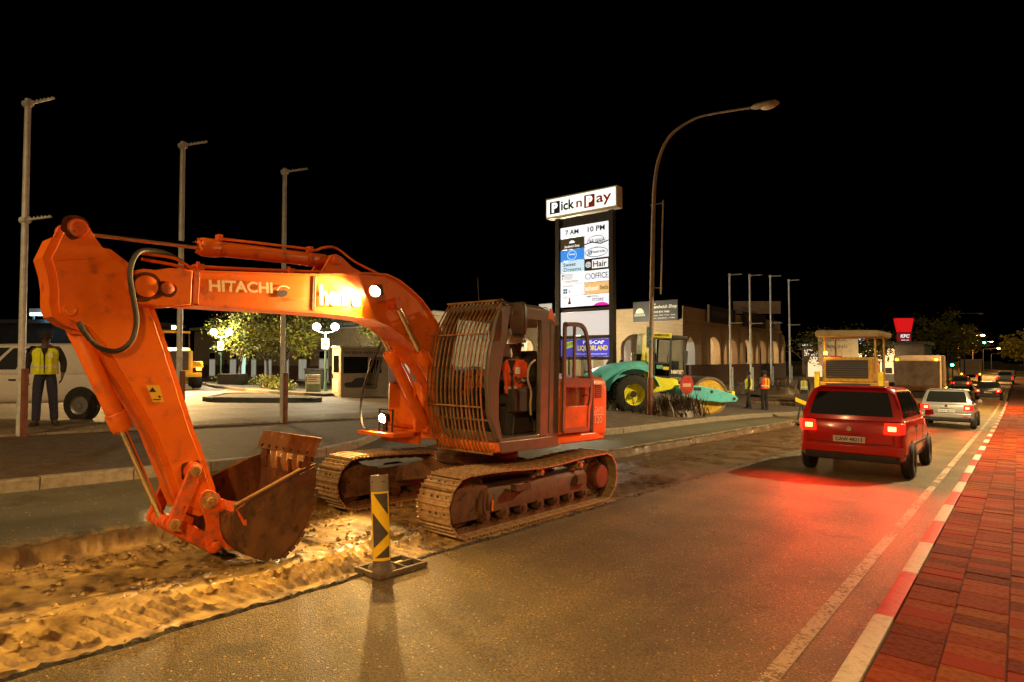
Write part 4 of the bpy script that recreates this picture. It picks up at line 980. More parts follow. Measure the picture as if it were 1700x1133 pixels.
for s_ in (1, -1):
    pl_ = MB().prism(SIDE, s_ * (HW - .022), s_ * HW, 'xz').build('side_plate', RUST, bk, bev=.003, angle=20)
    b = MB(); b.bar((3.58, s_ * (HW - .011), .586), (2.966, s_ * (HW - .011), .829), .032, .014); b.build('worn_rim', EDGE, pl_)
    b = MB(); b.prism([(3.56, .55), (2.97, .79), (2.83, .84), (2.83, .72), (3.0, .69), (3.25, .545), (3.50, .45)], s_ * (HW - .002), s_ * (HW + .012), 'xz'); b.build('stiffener', RUST, pl_, bev=.004)
    for i in range(9):
        t = i / 8; u = lerp(0, 1, t)
        path = [(2.800, .60), (2.815, .50), (2.845, .40), (2.885, .295), (2.945, .20), (3.01, .125), (3.09, .072)]
        k = t * (len(path) - 1.001); j = int(k); f = k - j
        p = (lerp(path[j][0], path[j + 1][0], f), lerp(path[j][1], path[j + 1][1], f)); dv = Vector((path[j + 1][0] - path[j][0], 0, path[j + 1][1] - path[j][1])).normalized()
        b = MB(); q = Vector((p[0], s_ * (HW - .012), p[1])); b.bar(q - dv * .030, q + dv * .026, .05, .034); b.build('wear_block', RUST, pl_, bev=.004)
b = MB()
bel = [(v.x, v.z) for v in smooth_path([(x, 0, z) for x, z in SIDE[2:]] + [(3.60, 0, .50)], 2)]
outer = [(x, z) for x, z in bel]; inner = []
for i, (x, z) in enumerate(outer):
    a = outer[max(i - 1, 0)]; c = outer[min(i + 1, len(outer) - 1)]; d = Vector((c[0] - a[0], c[1] - a[1])).normalized(); n = Vector((-d.y, d.x))
    inner.append((x + n.x * .022, z + n.y * .022))
b.loft([[(o_[0], -HW + .02, o_[1]), (o_[0], HW - .02, o_[1]), (i_[0], HW - .02, i_[1]), (i_[0], -HW + .02, i_[1])] for o_, i_ in zip(outer, inner)])
b.build('shell', RUST, bk, angle=40)
b = MB()
b.prism([(3.58, .52), (3.60, .45), (3.47, .33), (3.44, .38)], -HW + .02, HW - .02, 'xz'); b.build('back_brace', RUST, bk)
EAR = [(3.775, .62), (3.762, .672), (3.72, .700), (3.68, .695), (3.640, .668), (3.611, .650), (3.583, .600), (3.46, .555), (3.36, .42), (3.28, .075), (3.36, .10), (3.472, .150), (3.544, .178), (3.583, .152), (3.62, .143), (3.665, .155), (3.705, .195), (3.712, .266), (3.700, .389), (3.720, .469), (3.768, .572)]
for s_ in (1, -1):
    e_ = MB().prism(EAR, s_ * .232, s_ * .268, 'xz').build('ear', ORANGE_WORN, bk, bev=.004, angle=25)
    for p, r_ in ((PB, .058), (PK, .050)):
        b = MB(); b.lathe([(.01, 0), (r_ * 1.25, 0), (r_ * 1.25, .012), (r_, .014), (r_, .022), (r_ * .68, .024), (r_ * .62, .05), (.01, .05)], (p[0], s_ * .268, p[1]), (0, s_, 0), 20); b.build('pin_boss', EDGE if p is PB else ORANGE_WORN, e_)
b = MB(); b.cyl((PB[0], -.24, PB[1]), (PB[0], .24, PB[1]), .045, n=16); b.cyl((PK[0], -.24, PK[1]), (PK[0], .24, PK[1]), .045, n=16); b.build('bucket_pins', ORANGE_WORN, bk, kind='stuff')
# web between ears and the side plates (orange painted back)
b = MB(); b.prism([(3.46, .555), (3.36, .42), (3.28, .08), (3.45, .155), (3.55, .25), (3.585, .42), (3.57, .56)], -.232, .232, 'xz'); b.build('back_box', ORANGE_WORN, bk)
for s_ in (1, -1):
    b = MB(); b.loft([[(3.585, s_ * .268, .598), (3.30, s_ * .268, .09), (3.36, s_ * .268, .12), (3.60, s_ * .268, .45)], [(3.50, s_ * (HW + .001), .60), (3.47, s_ * (HW + .001), .40), (3.50, s_ * (HW + .001), .40), (3.58, s_ * (HW + .001), .55)]]); b.build('gusset', ORANGE_WORN, bk)
# teeth adapters behind the bolted-on blade
for i in range(5):
    y_ = -.40 + i * .20
    b = MB(); b.loft([[(2.835, y_ - .05, .74), (2.835, y_ + .05, .74), (2.80, y_ + .05, .74), (2.80, y_ - .05, .74)], [(2.855, y_ - .055, .84), (2.855, y_ + .055, .84), (2.79, y_ + .055, .84), (2.79, y_ - .055, .84)], [(2.84, y_ - .045, .93), (2.84, y_ + .045, .93), (2.79, y_ + .045, .93), (2.79, y_ - .045, .93)], [(2.825, y_ - .035, 1.0), (2.825, y_ + .035, 1.0), (2.80, y_ + .035, 1.0), (2.80, y_ - .035, 1.0)]]); b.build('tooth', EDGE if i in (1, 2, 3) else RUST, bk, bev=.008)
BLADE = PM('worn_blade_steel', (.34, .17, .070), (.22, .10, .040), 7, .38, .55, .2, 50, .4, .65, 0, .2, c3=(.50, .28, .12), s3=14)
b = MB(); b.loft([[(x + .012, -.52, z), (x + .012, .52, z), (x - .012, .52, z), (x - .012, -.52, z)] for x, z in ((2.845, .93), (2.825, .99), (2.775, 1.105))]); blade = b.build('bolt_on_blade', BLADE, bk, bev=.003)
for i in range(7):
    b = MB(); b.cyl((2.853, -.42 + i * .14, .965), (2.858, -.42 + i * .14, .968), .016, n=10); b.build('bolt_hole', BLACK, blade)
# ---- work lamps (lit)
def work_lamp(loc, d, name='work_lamp'):
    L_ = bpy.data.objects.new(name, None); link(L_, ex); L_.location = loc
    L_.rotation_euler = Vector(d).to_track_quat('X', 'Z').to_euler()
    b = MB(); b.loft([[(-.07, -.03, -.03), (-.07, .03, -.03), (-.07, .03, .03), (-.07, -.03, .03)], [(-.03, -.07, -.055), (-.03, .07, -.055), (-.03, .07, .055), (-.03, -.07, .055)], [(.02, -.075, -.06), (.02, .075, -.06), (.02, .075, .06), (.02, -.075, .06)]]); b.build('lamp_housing', BLACK, L_, bev=.008)
    b = MB(); b.lathe([(.005, .034), (.03, .032), (.055, .022), (.062, .010), (.062, .0)], (.016, 0, 0), (1, 0, 0), 20); b.build('lamp_lens', LAMP_HOT, L_)
    b = MB(); b.lathe([(.064, -.01), (.074, -.01), (.074, .026), (.064, .026)], (.016, 0, 0), (1, 0, 0), 20, cap=False); b.build('lamp_rim', CHROME, L_)
    return L_
wl1 = work_lamp((1.985, .272, 2.655), (.80, .42, -.44))
light('SPOT', 'boom_lamp_light', wl1, (.055, -.035, .0), 1050, (1.0, .59, .16), .05, (0, R(-90), 0), 136, .5)
b = MB(); b.bar((1.93, .18, 2.66), (1.96, .31, 2.66), .04, .03); b.build('lamp_bracket', ORANGE, ex)
wl2 = work_lamp((.95, -.80, 1.145), (.97, .02, -.16))
light('SPOT', 'platform_lamp_light', wl2, (.06, 0, 0), 480, (1.0, .60, .19), .05, (0, R(-90), 0), 150, .6)
b = MB(); b.tube([(.93, -.93, .965), (.93, -.93, 1.25), (.93, -.66, 1.25), (.93, -.66, .965)], .012, 8); b.bb(.91, .95, -.83, -.77, .965, 1.09); b.build('lamp_guard', BLACK, ex)
# ================================================================ STREET FURNITURE
# ---- delineator post on its rubber tray
dl = thing('delineator_post', 'yellow and black striped delineator standing on a black rubber tray', 'delineator', onG(-4.20, 3.48, .002), R(0))
TRAY = PM('grey_brown_rubber', (.085, .062, .042), (.13, .095, .06), 14, .7, 0, .3, 60)
b = MB()
for x0, x1, y0, y1 in ((-.19, .16, -.265, -.235), (-.19, .16, .225, .255), (-.19, .16, .03, .05), (-.19, -.16, -.235, .225), (.13, .16, -.235, .225), (-.02, .0, .05, .225)):
    b.bb(x0, x1, y0, y1, 0, .045)
tray = b.build('tray', TRAY, dl, bev=.005)
tray.rotation_euler = (-SL, -.013, 0)
b = MB(); b.loft([[(.0 + math.cos(a) * r * 1.0, -.12 + math.sin(a) * r * .8, z) for a in [2 * math.pi * i / 16 for i in range(16)]] for r, z in ((.135, .02), (.13, .05), (.10, .075), (.09, .10))]); b.build('foot', TRAY, dl, bev=.004)
pan = bpy.data.objects.new('striped_panel', None); link(pan, dl); pan.location = (.0, -.12, .085); pan.rotation_euler = (R(-1.0), R(-2.2), R(39.5 + 8))
# panel: gently curved plate facing the camera; local x across, local -y to the front
PWd, PHt = .075, .74
def pan_pt(x, z, off=0.0): return (x, -.012 + .02 * (x / PWd) ** 2 - off, z)
def pan_patch(poly, off, mat, name):
    """cut a flat polygon in panel space into thin columns so that it follows the curve"""
    m = MB(); n = 10
    xs_ = sorted(set([p[0] for p in poly] + [lerp(-PWd, PWd, i / n) for i in range(n + 1)]))
    def span(x):
        zs = []
        for (x0, z0), (x1, z1) in zip(poly, poly[1:] + poly[:1]):
            if abs(x1 - x0) < 1e-9: continue
            if min(x0, x1) - 1e-9 <= x <= max(x0, x1) + 1e-9: zs.append(z0 + (z1 - z0) * (x - x0) / (x1 - x0))
        return (min(zs), max(zs)) if zs else None
    lo_, hi_ = min(p[0] for p in poly), max(p[0] for p in poly)
    xs_ = [x for x in xs_ if lo_ - 1e-9 <= x <= hi_ + 1e-9]
    for xa, xb in zip(xs_, xs_[1:]):
        sa, sb = span(xa + 1e-6), span(xb - 1e-6)
        if not sa or not sb: continue
        m.add([pan_pt(xa, sa[0], off), pan_pt(xb, sb[0], off), pan_pt(xb, sb[1], off), pan_pt(xa, sa[1], off)], [(0, 1, 2, 3)])
    return m.build(name, mat, pan)
m = MB(); n = 10
rings = []
for i in range(n + 1):
    x = lerp(-PWd, PWd, i / n); rings.append([pan_pt(x, 0), pan_pt(x, PHt), pan_pt(x, PHt, -.006), pan_pt(x, 0, -.006)])
m.loft(rings); m.build('plate', PM('grey_plastic', (.20, .17, .13), (.15, .13, .10), 10, .5), pan, angle=60)
YEL = PM('reflective_yellow', (.80, .52, .02), (.74, .46, .02), 30, .35)
GRY = PM('dull_black_sheeting', (.055, .045, .04), (.075, .06, .05), 25, .45)
pan_patch([(-PWd + .003, .02), (PWd - .003, .02), (PWd - .003, .60), (-PWd + .003, .60)], .0015, YEL, 'yellow_sheeting')
k = PWd - .010
pan_patch([(-k + .012, .585), (k, .585), (k, .40)], .003, GRY, 'black_chevron')
pan_patch([(-k, .43), (k, .245), (-k, .125)], .003, GRY, 'black_chevron')
pan_patch([(k, .145), (k, .045), (-k + .01, .045)], .003, GRY, 'black_chevron')
for x in (-.055, .035):
    b = MB(); b.box(pan_pt(x, .685, .001), (.028, .002, .007)); b.build('slot', BLACK, pan)
# ---- banner poles along the verge (no banners on them)
POST_RED = PM('red_brown_post', (.24, .09, .045), (.17, .065, .035), 8, .6, .1, .2, 40)
def banner_pole(x, y, h, label, rz=R(21), post=POST_RED, post_dx=.09, low=.56, z=None, arm=.62):
    p = thing('banner_pole', label, 'pole', (x, y, (G(x, y) if z is None else z)), rz, 'banner poles beside the road')
    b = MB(); b.cyl((0, 0, -.1), (0, 0, h), .056, .046, n=12); b.build('pole', GALV, p)
    for zz in (h - .08, h * low + .3):
        b = MB(); b.cyl((0, 0, zz), (arm, 0, zz + .012), .022, .018, n=8); b.cyl((-.07, 0, zz), (.07, 0, zz), .063, n=10)
        a_ = b.build('banner_arm', GALV, p)
        for i in range(6):
            b = MB(); b.cyl((.12 + i * .09, 0, zz + .018), (.12 + i * .09, 0, zz + .045), .008, n=5); b.build('peg', GALV, a_)
    b = MB(); b.bb(post_dx - .035, post_dx + .035, -.04, .04, -.1, 1.12); b.build('base_post', post, p, bev=.006)
    return p
banner_pole(-12.84, 2.71, 5.69, 'leftmost tall banner pole, in front of the parked white pickup', low=.585)
banner_pole(-12.87, 5.22, 5.74, 'banner pole rising behind the excavator stick ram, second from left', low=.585)
banner_pole(-12.83, 7.42, 5.80, 'banner pole standing behind the lettered excavator boom', low=.585)
for (px_, py_, h_, lb) in ((-11.75, 32.4, 6.15, 'first of four banner poles beside the arched brick shop, nearest the roller drum'), (-10.9, 33.0, 6.1, 'second of four banner poles, tilted slightly beside the arched brick shop'), (-11.5, 38.5, 6.7, 'third of four banner poles, rising behind the workers'), (-11.2, 41.3, 6.7, 'last of four banner poles, nearest the lit shop front')):
    banner_pole(px_, py_, h_, lb, R(21), GALV, .10, .52, z=.22)
# ---- street lamps
def street_lamp(x, y, label, lit=None, group='curved arm street lamps', lean=0.0, hs=1.0, flip=1, energy=900, frame=False, col=(1.0, .50, .14), z=None):
    L_ = thing('street_lamp', label, 'street lamp', (x, y, G(x, y) if z is None else z), 0, group)
    L_.rotation_euler = (0, lean, 0)
    prof = [(0, 0), (.02, 4.4), (.06, 7.3), (.12, 8.4), (.30, 9.15), (.66, 9.72), (1.25, 10.02), (1.9, 10.13), (3.45, 10.02)]
    pts = smooth_path([(flip * a * hs, 0, c * hs) for a, c in prof], 4)
    b = MB(); b.tube(pts, [lerp(.085, .035, min(1, i / (len(pts) - 1) * 1.15)) * hs for i in range(len(pts))], 12); b.build('pole', LAMPPAINT, L_)
    b = MB(); b.cyl((0, 0, -.1), (0, 0, 1.3 * hs), .105 * hs, n=12); b.build('base_sleeve', POST_RED if frame else LAMPPAINT, L_)
    hx, hz = flip * 3.45 * hs, 10.0 * hs
    b = MB(); b.loft([[(hx + flip * dx * hs, w * hs * math.cos(a), hz + hh * hs * math.sin(a) + dz * hs) for a in [2 * math.pi * i / 12 for i in range(12)]] for dx, w, hh, dz in ((-.05, .05, .05, .02), (.08, .12, .09, .02), (.45, .16, .11, .0), (.70, .14, .09, -.01), (.80, .05, .03, -.02))]); hd_ = b.build('lamp_head', LAMPPAINT, L_)
    b = MB(); b.sphere((hx + flip * .48 * hs, 0, hz - .075 * hs), .14 * hs, 12, 8, (1.7, .95, .62)); b.build('lamp_glass', SODIUM if lit else PM('unlit_lamp_glass', (.55, .50, .40), None, rough=.2), hd_)
    if lit:
        l = light('SPOT', 'street_lamp_light', L_, (hx + flip * .48 * hs, 0, hz - .22 * hs), energy, col, .18, (0, 0, 0), 165, .5)
    if frame:
        b = MB(); b.tube([(-.05, 0, 7.4), (.42, 0, 7.42)], .022, 8); b.tube([(-.05, 0, 4.5), (.40, 0, 4.46)], .022, 8); b.tube([(.42, 0, 7.52), (.36, 0, 4.25)], .028, 8); b.build('banner_frame', LAMPPAINT, L_)
        b = MB(); b.bb(-.10, .10, -.125, -.105, 2.35, 3.12); sg = b.build('blue_plate', PM('blue_street_plate', (.10, .28, .50), (.5, .6, .66), 14, .5), L_, bev=.004)
    return L_
street_lamp(-9.98, 19.68, 'tall unlit street lamp with curved arm in front of the roller', lean=R(1.1), frame=True, group=None)
lampR = street_lamp(5.0, 21.0, 'lit street lamp on the brick pavement, right of the road', True, flip=-1, hs=.85, energy=14000, col=(1.0, .72, .34))
lampB = street_lamp(9.5, -8.0, 'added unseen lamp behind the viewer, standing in for passing headlights', True, flip=-1, hs=.75, energy=11500, col=(1.0, .54, .17))  # added out of view to light the excavator's near side like passing headlights
lampL = street_lamp(-10.4, -6.0, 'lit street lamp on the block paved verge, left and outside the view', True, hs=.85, energy=3300, col=(1.0, .62, .25), group=None)
lampN = street_lamp(5.6, 47.0, 'added unseen street lamp farther up the road, brightening the background', True, flip=-1, hs=.85, energy=21000, col=(1.0, .62, .24))  # added outside the view to brighten the side facade and the paver
lampF = street_lamp(-7.5, 102.7, 'slender far street lamp beyond the paving machine', None, hs=.95, z=-1.5)
# ---- shop totem
tt = thing('shop_totem', 'tall illuminated totem sign with white tenant panels on two posts', 'sign', (0, 21.2, 0))
TFR = PM('totem_frame', (.035, .035, .040), (.05, .05, .055), 10, .5, .3)
for x0 in (-14.92, -12.33):
    b = MB(); b.bb(x0 - .10, x0 + .10, -.12, .12, -.25, 7.72); b.build('post', TFR, tt, bev=.01)
b = MB(); b.bar((-12.45, .05, 1.75), (-13.75, .05, -.2), .12, .12); b.build('diagonal_brace', TFR, tt)
b = MB()
for z in (7.34, 3.82, 2.70, 1.80): b.bb(-14.80, -12.44, -.06, .06, z - .06, z + .06)
for z in (7.55,): b.bb(-14.80, -12.44, -.05, .05, z - .14, z + .14)
b.build('cross_bars', TFR, tt, kind='stuff')
HEAD = EM('lit_head_panel', (.92, .98, .88), 1.15, (.8, .8, .8))
b = MB(); b.bb(-15.42, -11.98, -.22, .22, 7.76, 8.62); b.build('head_box', PM('cream_sign_box', (.62, .56, .42), (.5, .45, .33), 6, .5), tt, bev=.02)
b = MB(); b.bb(-15.36, -12.04, -.245, -.225, 7.83, 8.55); b.build('head_panel', HEAD, tt)
FN = (R(90), 0, 0)                  # lettering on a face looking along -y
LNAVY = PM('sign_navy', (.006, .012, .05), None, rough=.5); LRED = PM('sign_red', (.50, .035, .008), None, rough=.5)
def sign_txt(s, mat, x, z, w, h, bold=.02, y=-.252, shear=0, parent=None): return text(s, mat, parent or tt, (x, y, z), FN, w, h, bold, shear)
b = MB(); b.bb(-15.20, -14.68, -.250, -.246, 7.92, 8.44); b.build('blue_square', LNAVY, tt)
sign_txt('P', HEAD, -14.94, 8.18, .30, .42, .05, -.256)
sign_txt('ick', LNAVY, -14.28, 8.20, .68, .42, .03)
sign_txt('n', LRED, -13.72, 8.14, .28, .27, .02)
b = MB(); b.bb(-13.48, -12.98, -.250, -.246, 7.92, 8.44); b.build('red_square', LRED, tt)
sign_txt('P', HEAD, -13.23, 8.18, .30, .42, .05, -.256)
sign_txt('ay', LRED, -12.56, 8.12, .70, .42, .02)
WPAN = EM('lit_white_panel', (.86, .92, 1.0), .95, (.8, .8, .8))
def tpan(col, row, mat=None):
    x0 = -14.74 if col == 0 else -13.56; x1 = -13.60 if col == 0 else -12.44
    z1 = 7.29 - row * .478; z0 = z1 - .455
    b = MB(); b.bb(x0, x1, -.11, -.06, z0, z1); b.build('tenant_panel', mat or WPAN, tt)
    return (x0 + x1) / 2, (z0 + z1) / 2, x1 - x0
PBLUE = EM('lit_blue_panel', (.03, .26, .85), .9); PDARK = EM('dark_panel', (.10, .08, .03), .25, (.05, .04, .02)); PLBL = EM('lit_pale_blue_panel', (.55, .78, .95), .9); PORG = EM('lit_tan_panel', (.85, .52, .20), .9); PBLK = PM('black_panel', (.01, .012, .016), None, rough=.5)
GREYL = PM('grey_lettering', (.16, .16, .18), None, rough=.6); PALEL = PM('faded_lettering', (.40, .42, .45), None, rough=.6); MAR = PM('maroon_lettering', (.12, .02, .06), None, rough=.6); SKYB = PM('sky_lettering', (.05, .22, .55), None, rough=.5); GRN = PM('green_lettering', (.10, .30, .06), None, rough=.6); MAG = EM('magenta_swoosh', (.85, .02, .45), .8)
WL = EM('white_lettering', (.9, .95, 1.0), .9, (.8, .8, .8))
def tt_txt(s, mat, x, z, w, h, bold=.012, shear=0): return text(s, mat, tt, (x, -.116, z), FN, w, h, bold, shear)
x, z, w = tpan(0, 0); tt_txt('7 AM', BLACK_INK, x, z, .66, .21, .02)
x, z, w = tpan(1, 0); tt_txt('10 PM', BLACK_INK, x, z, .80, .22, .02)
x, z, w = tpan(0, 1, PDARK); tt_txt('Sandwich Shop', WL, x, z - .12, .75, .13, .02, .2)
b = MB(); b.prism([(x + r_ * math.cos(a), z + .02 + r_ * .8 * math.sin(a)) for a in [math.pi * i / 10 for i in range(11)] for r_ in (.14,)], -.116, -.113, 'xz'); b.build('loaf_mark', WL, tt)
x, z, w = tpan(1, 1)
def oval(x, z, rx, rz, mat, w=.025):
    m = MB(); n = 24
    m.loft([[(x + math.cos(t) * (rx + d), -.115 - (.001 if d else 0), z + math.sin(t) * (rz + d)) for d in (0, w)] for t in [2 * math.pi * i / n for i in range(n + 1)]], closed=False, cap=False)
    return m.build('oval_mark', mat, tt)
oval(x, z + .05, .34, .12, SKYB); tt_txt('CAR WASH', MAR, x, z - .02, .86, .17, .01, .25)
b = MB(); b.prism([(x - .56, z - .10), (x - .2, z - .03), (x + .2, z - .13), (x + .56, z - .04), (x + .56, z - .09), (x + .2, z - .18), (x - .2, z - .08), (x - .56, z - .15)], -.113, -.1115, 'xz'); b.build('wave_mark', SKYB, tt)
x, z, w = tpan(0, 2, PBLUE); oval(x, z, .20, .17, PLBL, .03); tt_txt('deep', WL, x, z + .03, .3, .10)
x, z, w = tpan(1, 2); oval(x, z, .50, .17, SKYB, .03); tt_txt('reservde', LNAVY, x + .1, z + .02, .62, .12, .015)
b = MB()
for i in range(3): b.bar((x - .40 + i * .07, -.115, z - .10), (x - .34 + i * .07, -.115, z + .10), .002, .04)
b.build('blue_strokes', SKYB, tt, kind='stuff')
x, z, w = tpan(0, 3, PLBL); tt_txt('Sweet', MAR, x - .12, z + .10, .62, .16, .015); tt_txt('Dreams', GRN, x + .02, z - .11, .86, .16, .012)
x, z, w = tpan(1, 3, PBLK); tt_txt('@', WL, x - .38, z, .26, .24, .012)
b = MB(); b.bb(x - .20, x + .54, -.114, -.112, z - .17, z + .17); b.build('white_field', WL, tt); text('Hair', BLACK_INK, tt, (x + .17, -.117, z), FN, .64, .25, .02)
x, z, w = tpan(0, 4); tt_txt('MOUTH', GREYL, x - .24, z + .13, .55, .11); tt_txt('& FOOT', GREYL, x - .24, z, .55, .11); tt_txt('PAINTERS', PALEL, x - .02, z - .14, .66, .10)
x, z, w = tpan(1, 4); oval(x - .40, z, .10, .10, BLACK_INK, .025); tt_txt('OFFICE', BLACK_INK, x + .14, z, .78, .24, .008)
x, z, w = tpan(0, 5); tt_txt('WAGES', PALEL, x - .2, z + .15, .5, .08); tt_txt('&', PALEL, x - .12, z - .06, .1, .12)
b = MB()
for i in range(2):
    for j in range(2): b.bb(x - .44 + i * .11, x - .35 + i * .11, -.116, -.113, z - .15 + j * .11, z - .06 + j * .11)
b.build('blue_tiles', SKYB, tt, kind='stuff')
x, z, w = tpan(1, 5, PORG); tt_txt('school', WL, x - .22, z, .6, .20, .02); tt_txt('beds', GRN, x + .36, z, .36, .19, .012)
x, z, w = tpan(0, 6); tt_txt('THE', PALEL, x - .36, z + .15, .26, .07)
b = MB(); b.prism([(x - .22, z - .12), (x - .04, z - .12), (x - .10, z + .02), (x - .09, z + .09), (x - .17, z + .09), (x - .16, z + .02)], -.116, -.113, 'xz'); b.cyl((x - .13, -.116, z + .13), (x - .13, -.113, z + .13), .035, n=10); b.build('dress_mark', BLACK_INK, tt)
x, z, w = tpan(1, 6); tt_txt('AMAZING', PALEL, x - .2, z + .14, .6, .08); tt_txt('STORE', GREYL, x + .06, z + .0, .56, .13)
b = MB(); b.prism([(x - .16, z - .225)] + [(x + .22 + .38 * math.cos(a), z - .30 + .19 * math.sin(a)) for a in [math.pi * (1 - i / 10) for i in range(1, 10)]] + [(x + .57, z - .225)], -.116, -.113, 'xz'); b.build('swoosh', MAG, tt)
b = MB(); b.bb(-14.74, -12.44, -.10, -.05, 2.78, 3.74); b.build('blank_panel', EM('lit_blank_panel', (.80, .84, .92), .55, (.8, .8, .8)), tt)
b = MB(); b.bb(-14.74, -12.44, -.10, -.05, 1.87, 2.62); b.build('liquor_panel', EM('lit_violet_panel', (.08, .07, .62), .85), tt)
YL = EM('yellow_lettering', (.95, .75, .05), .9); text('LIQUORLAND', YL, tt, (-13.20, -.106, 2.20), FN, 1.42, .24, .03); text('PRE-CAP', WL, tt, (-13.15, -.106, 2.46), FN, 1.0, .18, .03); text('www.preeceliquorland', WL, tt, (-13.3, -.106, 1.97), FN, 1.5, .06, .005)
b = MB(); b.box((-14.35, -.104, 2.35), (.62, .004, .26), (0, R(-12), 0)); b.build('lime_field', EM('lime_field', (.55, .80, .10), .8), tt); text('LIQUOR', LRED, tt, (-14.35, -.108, 2.36), (R(90), R(-12), 0), .5, .14, .02)
# ---- twin globe lamps
def globe_lamp(x, y, label, h=3.35, rz=0, ang=R(39.5), power=1900):
    L_ = thing('globe_lamp', label, 'lamp', onG(x, y), ang, 'twin globe lamps in the car park')
    PG = PM('green_lamp_paint', (.06, .14, .10), (.09, .18, .13), 9, .5, .1)
    b = MB(); b.cyl((0, 0, -.1), (0, 0, h), .055, .045, n=10); b.cyl((0, 0, -.1), (0, 0, .6), .09, .07, n=10); b.build('pole', PG, L_)
    b = MB(); b.tube(smooth_path([(-.48, 0, h + .06), (-.30, 0, h - .02), (0, 0, h - .05), (.30, 0, h - .02), (.48, 0, h + .06)], 4), .028, 8); b.build('cross_arm', PG, L_)
    for s_ in (-1, 1):
        b = MB(); b.sphere((s_ * .48, 0, h + .26), .20, 18, 12); b.build('globe', GLOBE, L_)
        b = MB(); b.cyl((s_ * .48, 0, h + .02), (s_ * .48, 0, h + .10), .06, .10, n=10); b.build('globe_cup', PG, L_)
    light('POINT', 'globe_light', L_, (0, -.30 if power < 2000 else .45, h + .30), power, (1.0, .88, .60), .3)
    b = MB(); b.bb(-.20, .20, -.075, -.06, h - .95, h - .35); s = b.build('notice', PM('white_notice', (.7, .68, .62), (.6, .58, .52), 8, .5), L_, bev=.005)
    b = MB(); b.bb(-.185, .185, -.080, -.076, h - .46, h - .37); b.build('red_band', PM('notice_red', (.45, .03, .02), None, rough=.5), s)
    b = MB(); b.cyl((0, -.082, h - .68), (0, -.076, h - .68), .135, n=20); b.build('round_mark', PM('notice_blue', (.05, .12, .25), None, rough=.5), s)
    b = MB(); b.cyl((0, -.086, h - .68), (0, -.080, h - .68), .085, n=16); b.build('round_centre', PM('notice_yellow', (.7, .5, .05), None, rough=.5), s)
    return L_
globe_lamp(-38.2, 17.95, 'twin globe lamp beside the yellow loader', 3.15)
globe_lamp(-20.4, 30.0, 'added twin globe lamp hidden behind the totem to light the brick arches', 3.0, power=2700)  # added lamp, kept out of sight to brighten the brick facade
globe_lamp(-27.64, 18.38, 'twin globe lamp with a notice, left of the guard kiosk', 3.25, power=1950)
# ---- guard kiosk
KIOSKW = PM('cream_kiosk_panel', (.58, .50, .36), (.48, .40, .28), 5, .5, 0, .05, 20)
KIOSKP = PM('printed_kiosk_panel', (.36, .28, .22), (.30, .23, .18), 4, .55)
kz = G(-23.6, 17.8)
ki = thing('guard_kiosk', 'small cream guard kiosk with a printed side and dark windows', 'kiosk', (-24.1, 16.84, min(kz, G(-24.1, 16.84)) - .02), R(71.5))
# local: +x along the printed long side, +y along the door side (away from the camera)
b = MB(); b.bb(0, 2.3, .0, 1.45, .02, 2.32); b.build('cabin', KIOSKW, ki, bev=.03)
b = MB(); b.bb(-.05, 2.35, -.05, 1.50, 2.32, 2.42); b.build('roof', KIOSKW, ki, bev=.03)
b = MB(); b.bb(.04, 2.28, -.012, .0, .06, 2.30); side = b.build('printed_side', KIOSKP, ki)
b = MB(); b.bb(.12, 1.28, -.020, -.010, 1.15, 1.92); b.build('side_window', DKGLASS, ki, bev=.02)
b = MB(); b.bb(1.45, 1.95, -.020, -.010, 1.15, 1.85); b.build('side_window', DKGLASS, ki, bev=.02)
text('WE SERVE WITH PRIDE', BLACK_INK, side, (1.1, -.015, 2.10), FN, 1.9, .13, .02)
b = MB(); b.prism([(.15, .62), (.25, .50), (.55, .48), (1.35, .50), (1.75, .60), (1.7, .74), (1.3, .78), (1.05, .95), (.7, .93), (.5, .75), (.2, .72)], -.018, -.0125, 'xz'); b.build('vehicle_print', BLACK_INK, side)
b = MB(); b.bb(-.012, .0, .12, 1.33, .06, 2.25); kd = b.build('door', KIOSKW, ki, bev=.008)
b = MB(); b.bb(-.020, -.010, .26, 1.12, 1.18, 1.98); b.build('door_window', DKGLASS, kd, bev=.03)
for i in range(7):
    b = MB(); b.box((-.02, .72, .30 + i * .085), (.03, .86, .05), (0, R(25), 0)); b.build('louvre', KIOSKW, kd)
b = MB(); b.bb(-.05, -.012, 1.22, 1.27, .9, 1.10); b.build('handle', BLACK, kd)
# ---- grey box with a notice, bins, square planter beside the kiosk
cb = thing('notice_box', 'green utility box with a white notice beside the kiosk', 'utility box', onG(-27.2, 17.4), R(60))
b = MB(); b.bb(-.35, .35, -.15, .15, 0, 1.0); b.build('box', PM('green_box', (.16, .20, .12), (.12, .15, .09), 5, .6), cb, bev=.02)
b = MB(); b.bb(-.30, .30, -.162, -.15, .52, .96); n_ = b.build('notice', PM('notice_sheet', (.68, .66, .60), None, rough=.6), cb)
for i in range(3):
    b = MB(); b.bb(-.25, .25 - .1 * (i % 2), -.168, -.163, .83 - i * .1, .88 - i * .1); b.build('print_line', LRED if i == 0 else GREYL, n_)
for i, (x, y, lb) in enumerate(((-31.2, 20.0, 'dark litter bin left of the notice box, nearer the tree'), (-30.2, 19.6, 'dark litter bin close beside the notice box'))):
    bn = thing('litter_bin', lb, 'bin', onG(x, y), R(39), 'dark litter bins by the kiosk')
    b = MB(); b.loft([[(w * sx, w * sy, z) for sx, sy in ((-1, -1), (1, -1), (1, 1), (-1, 1))] for w, z in ((.36, 0), (.42, 1.15), (.42, 1.2))]); b.build('body', BLACK, bn, bev=.03)
    b = MB(); b.bb(-.45, .45, -.45, .45, 1.2, 1.28); b.build('lid', DARK, bn, bev=.02)
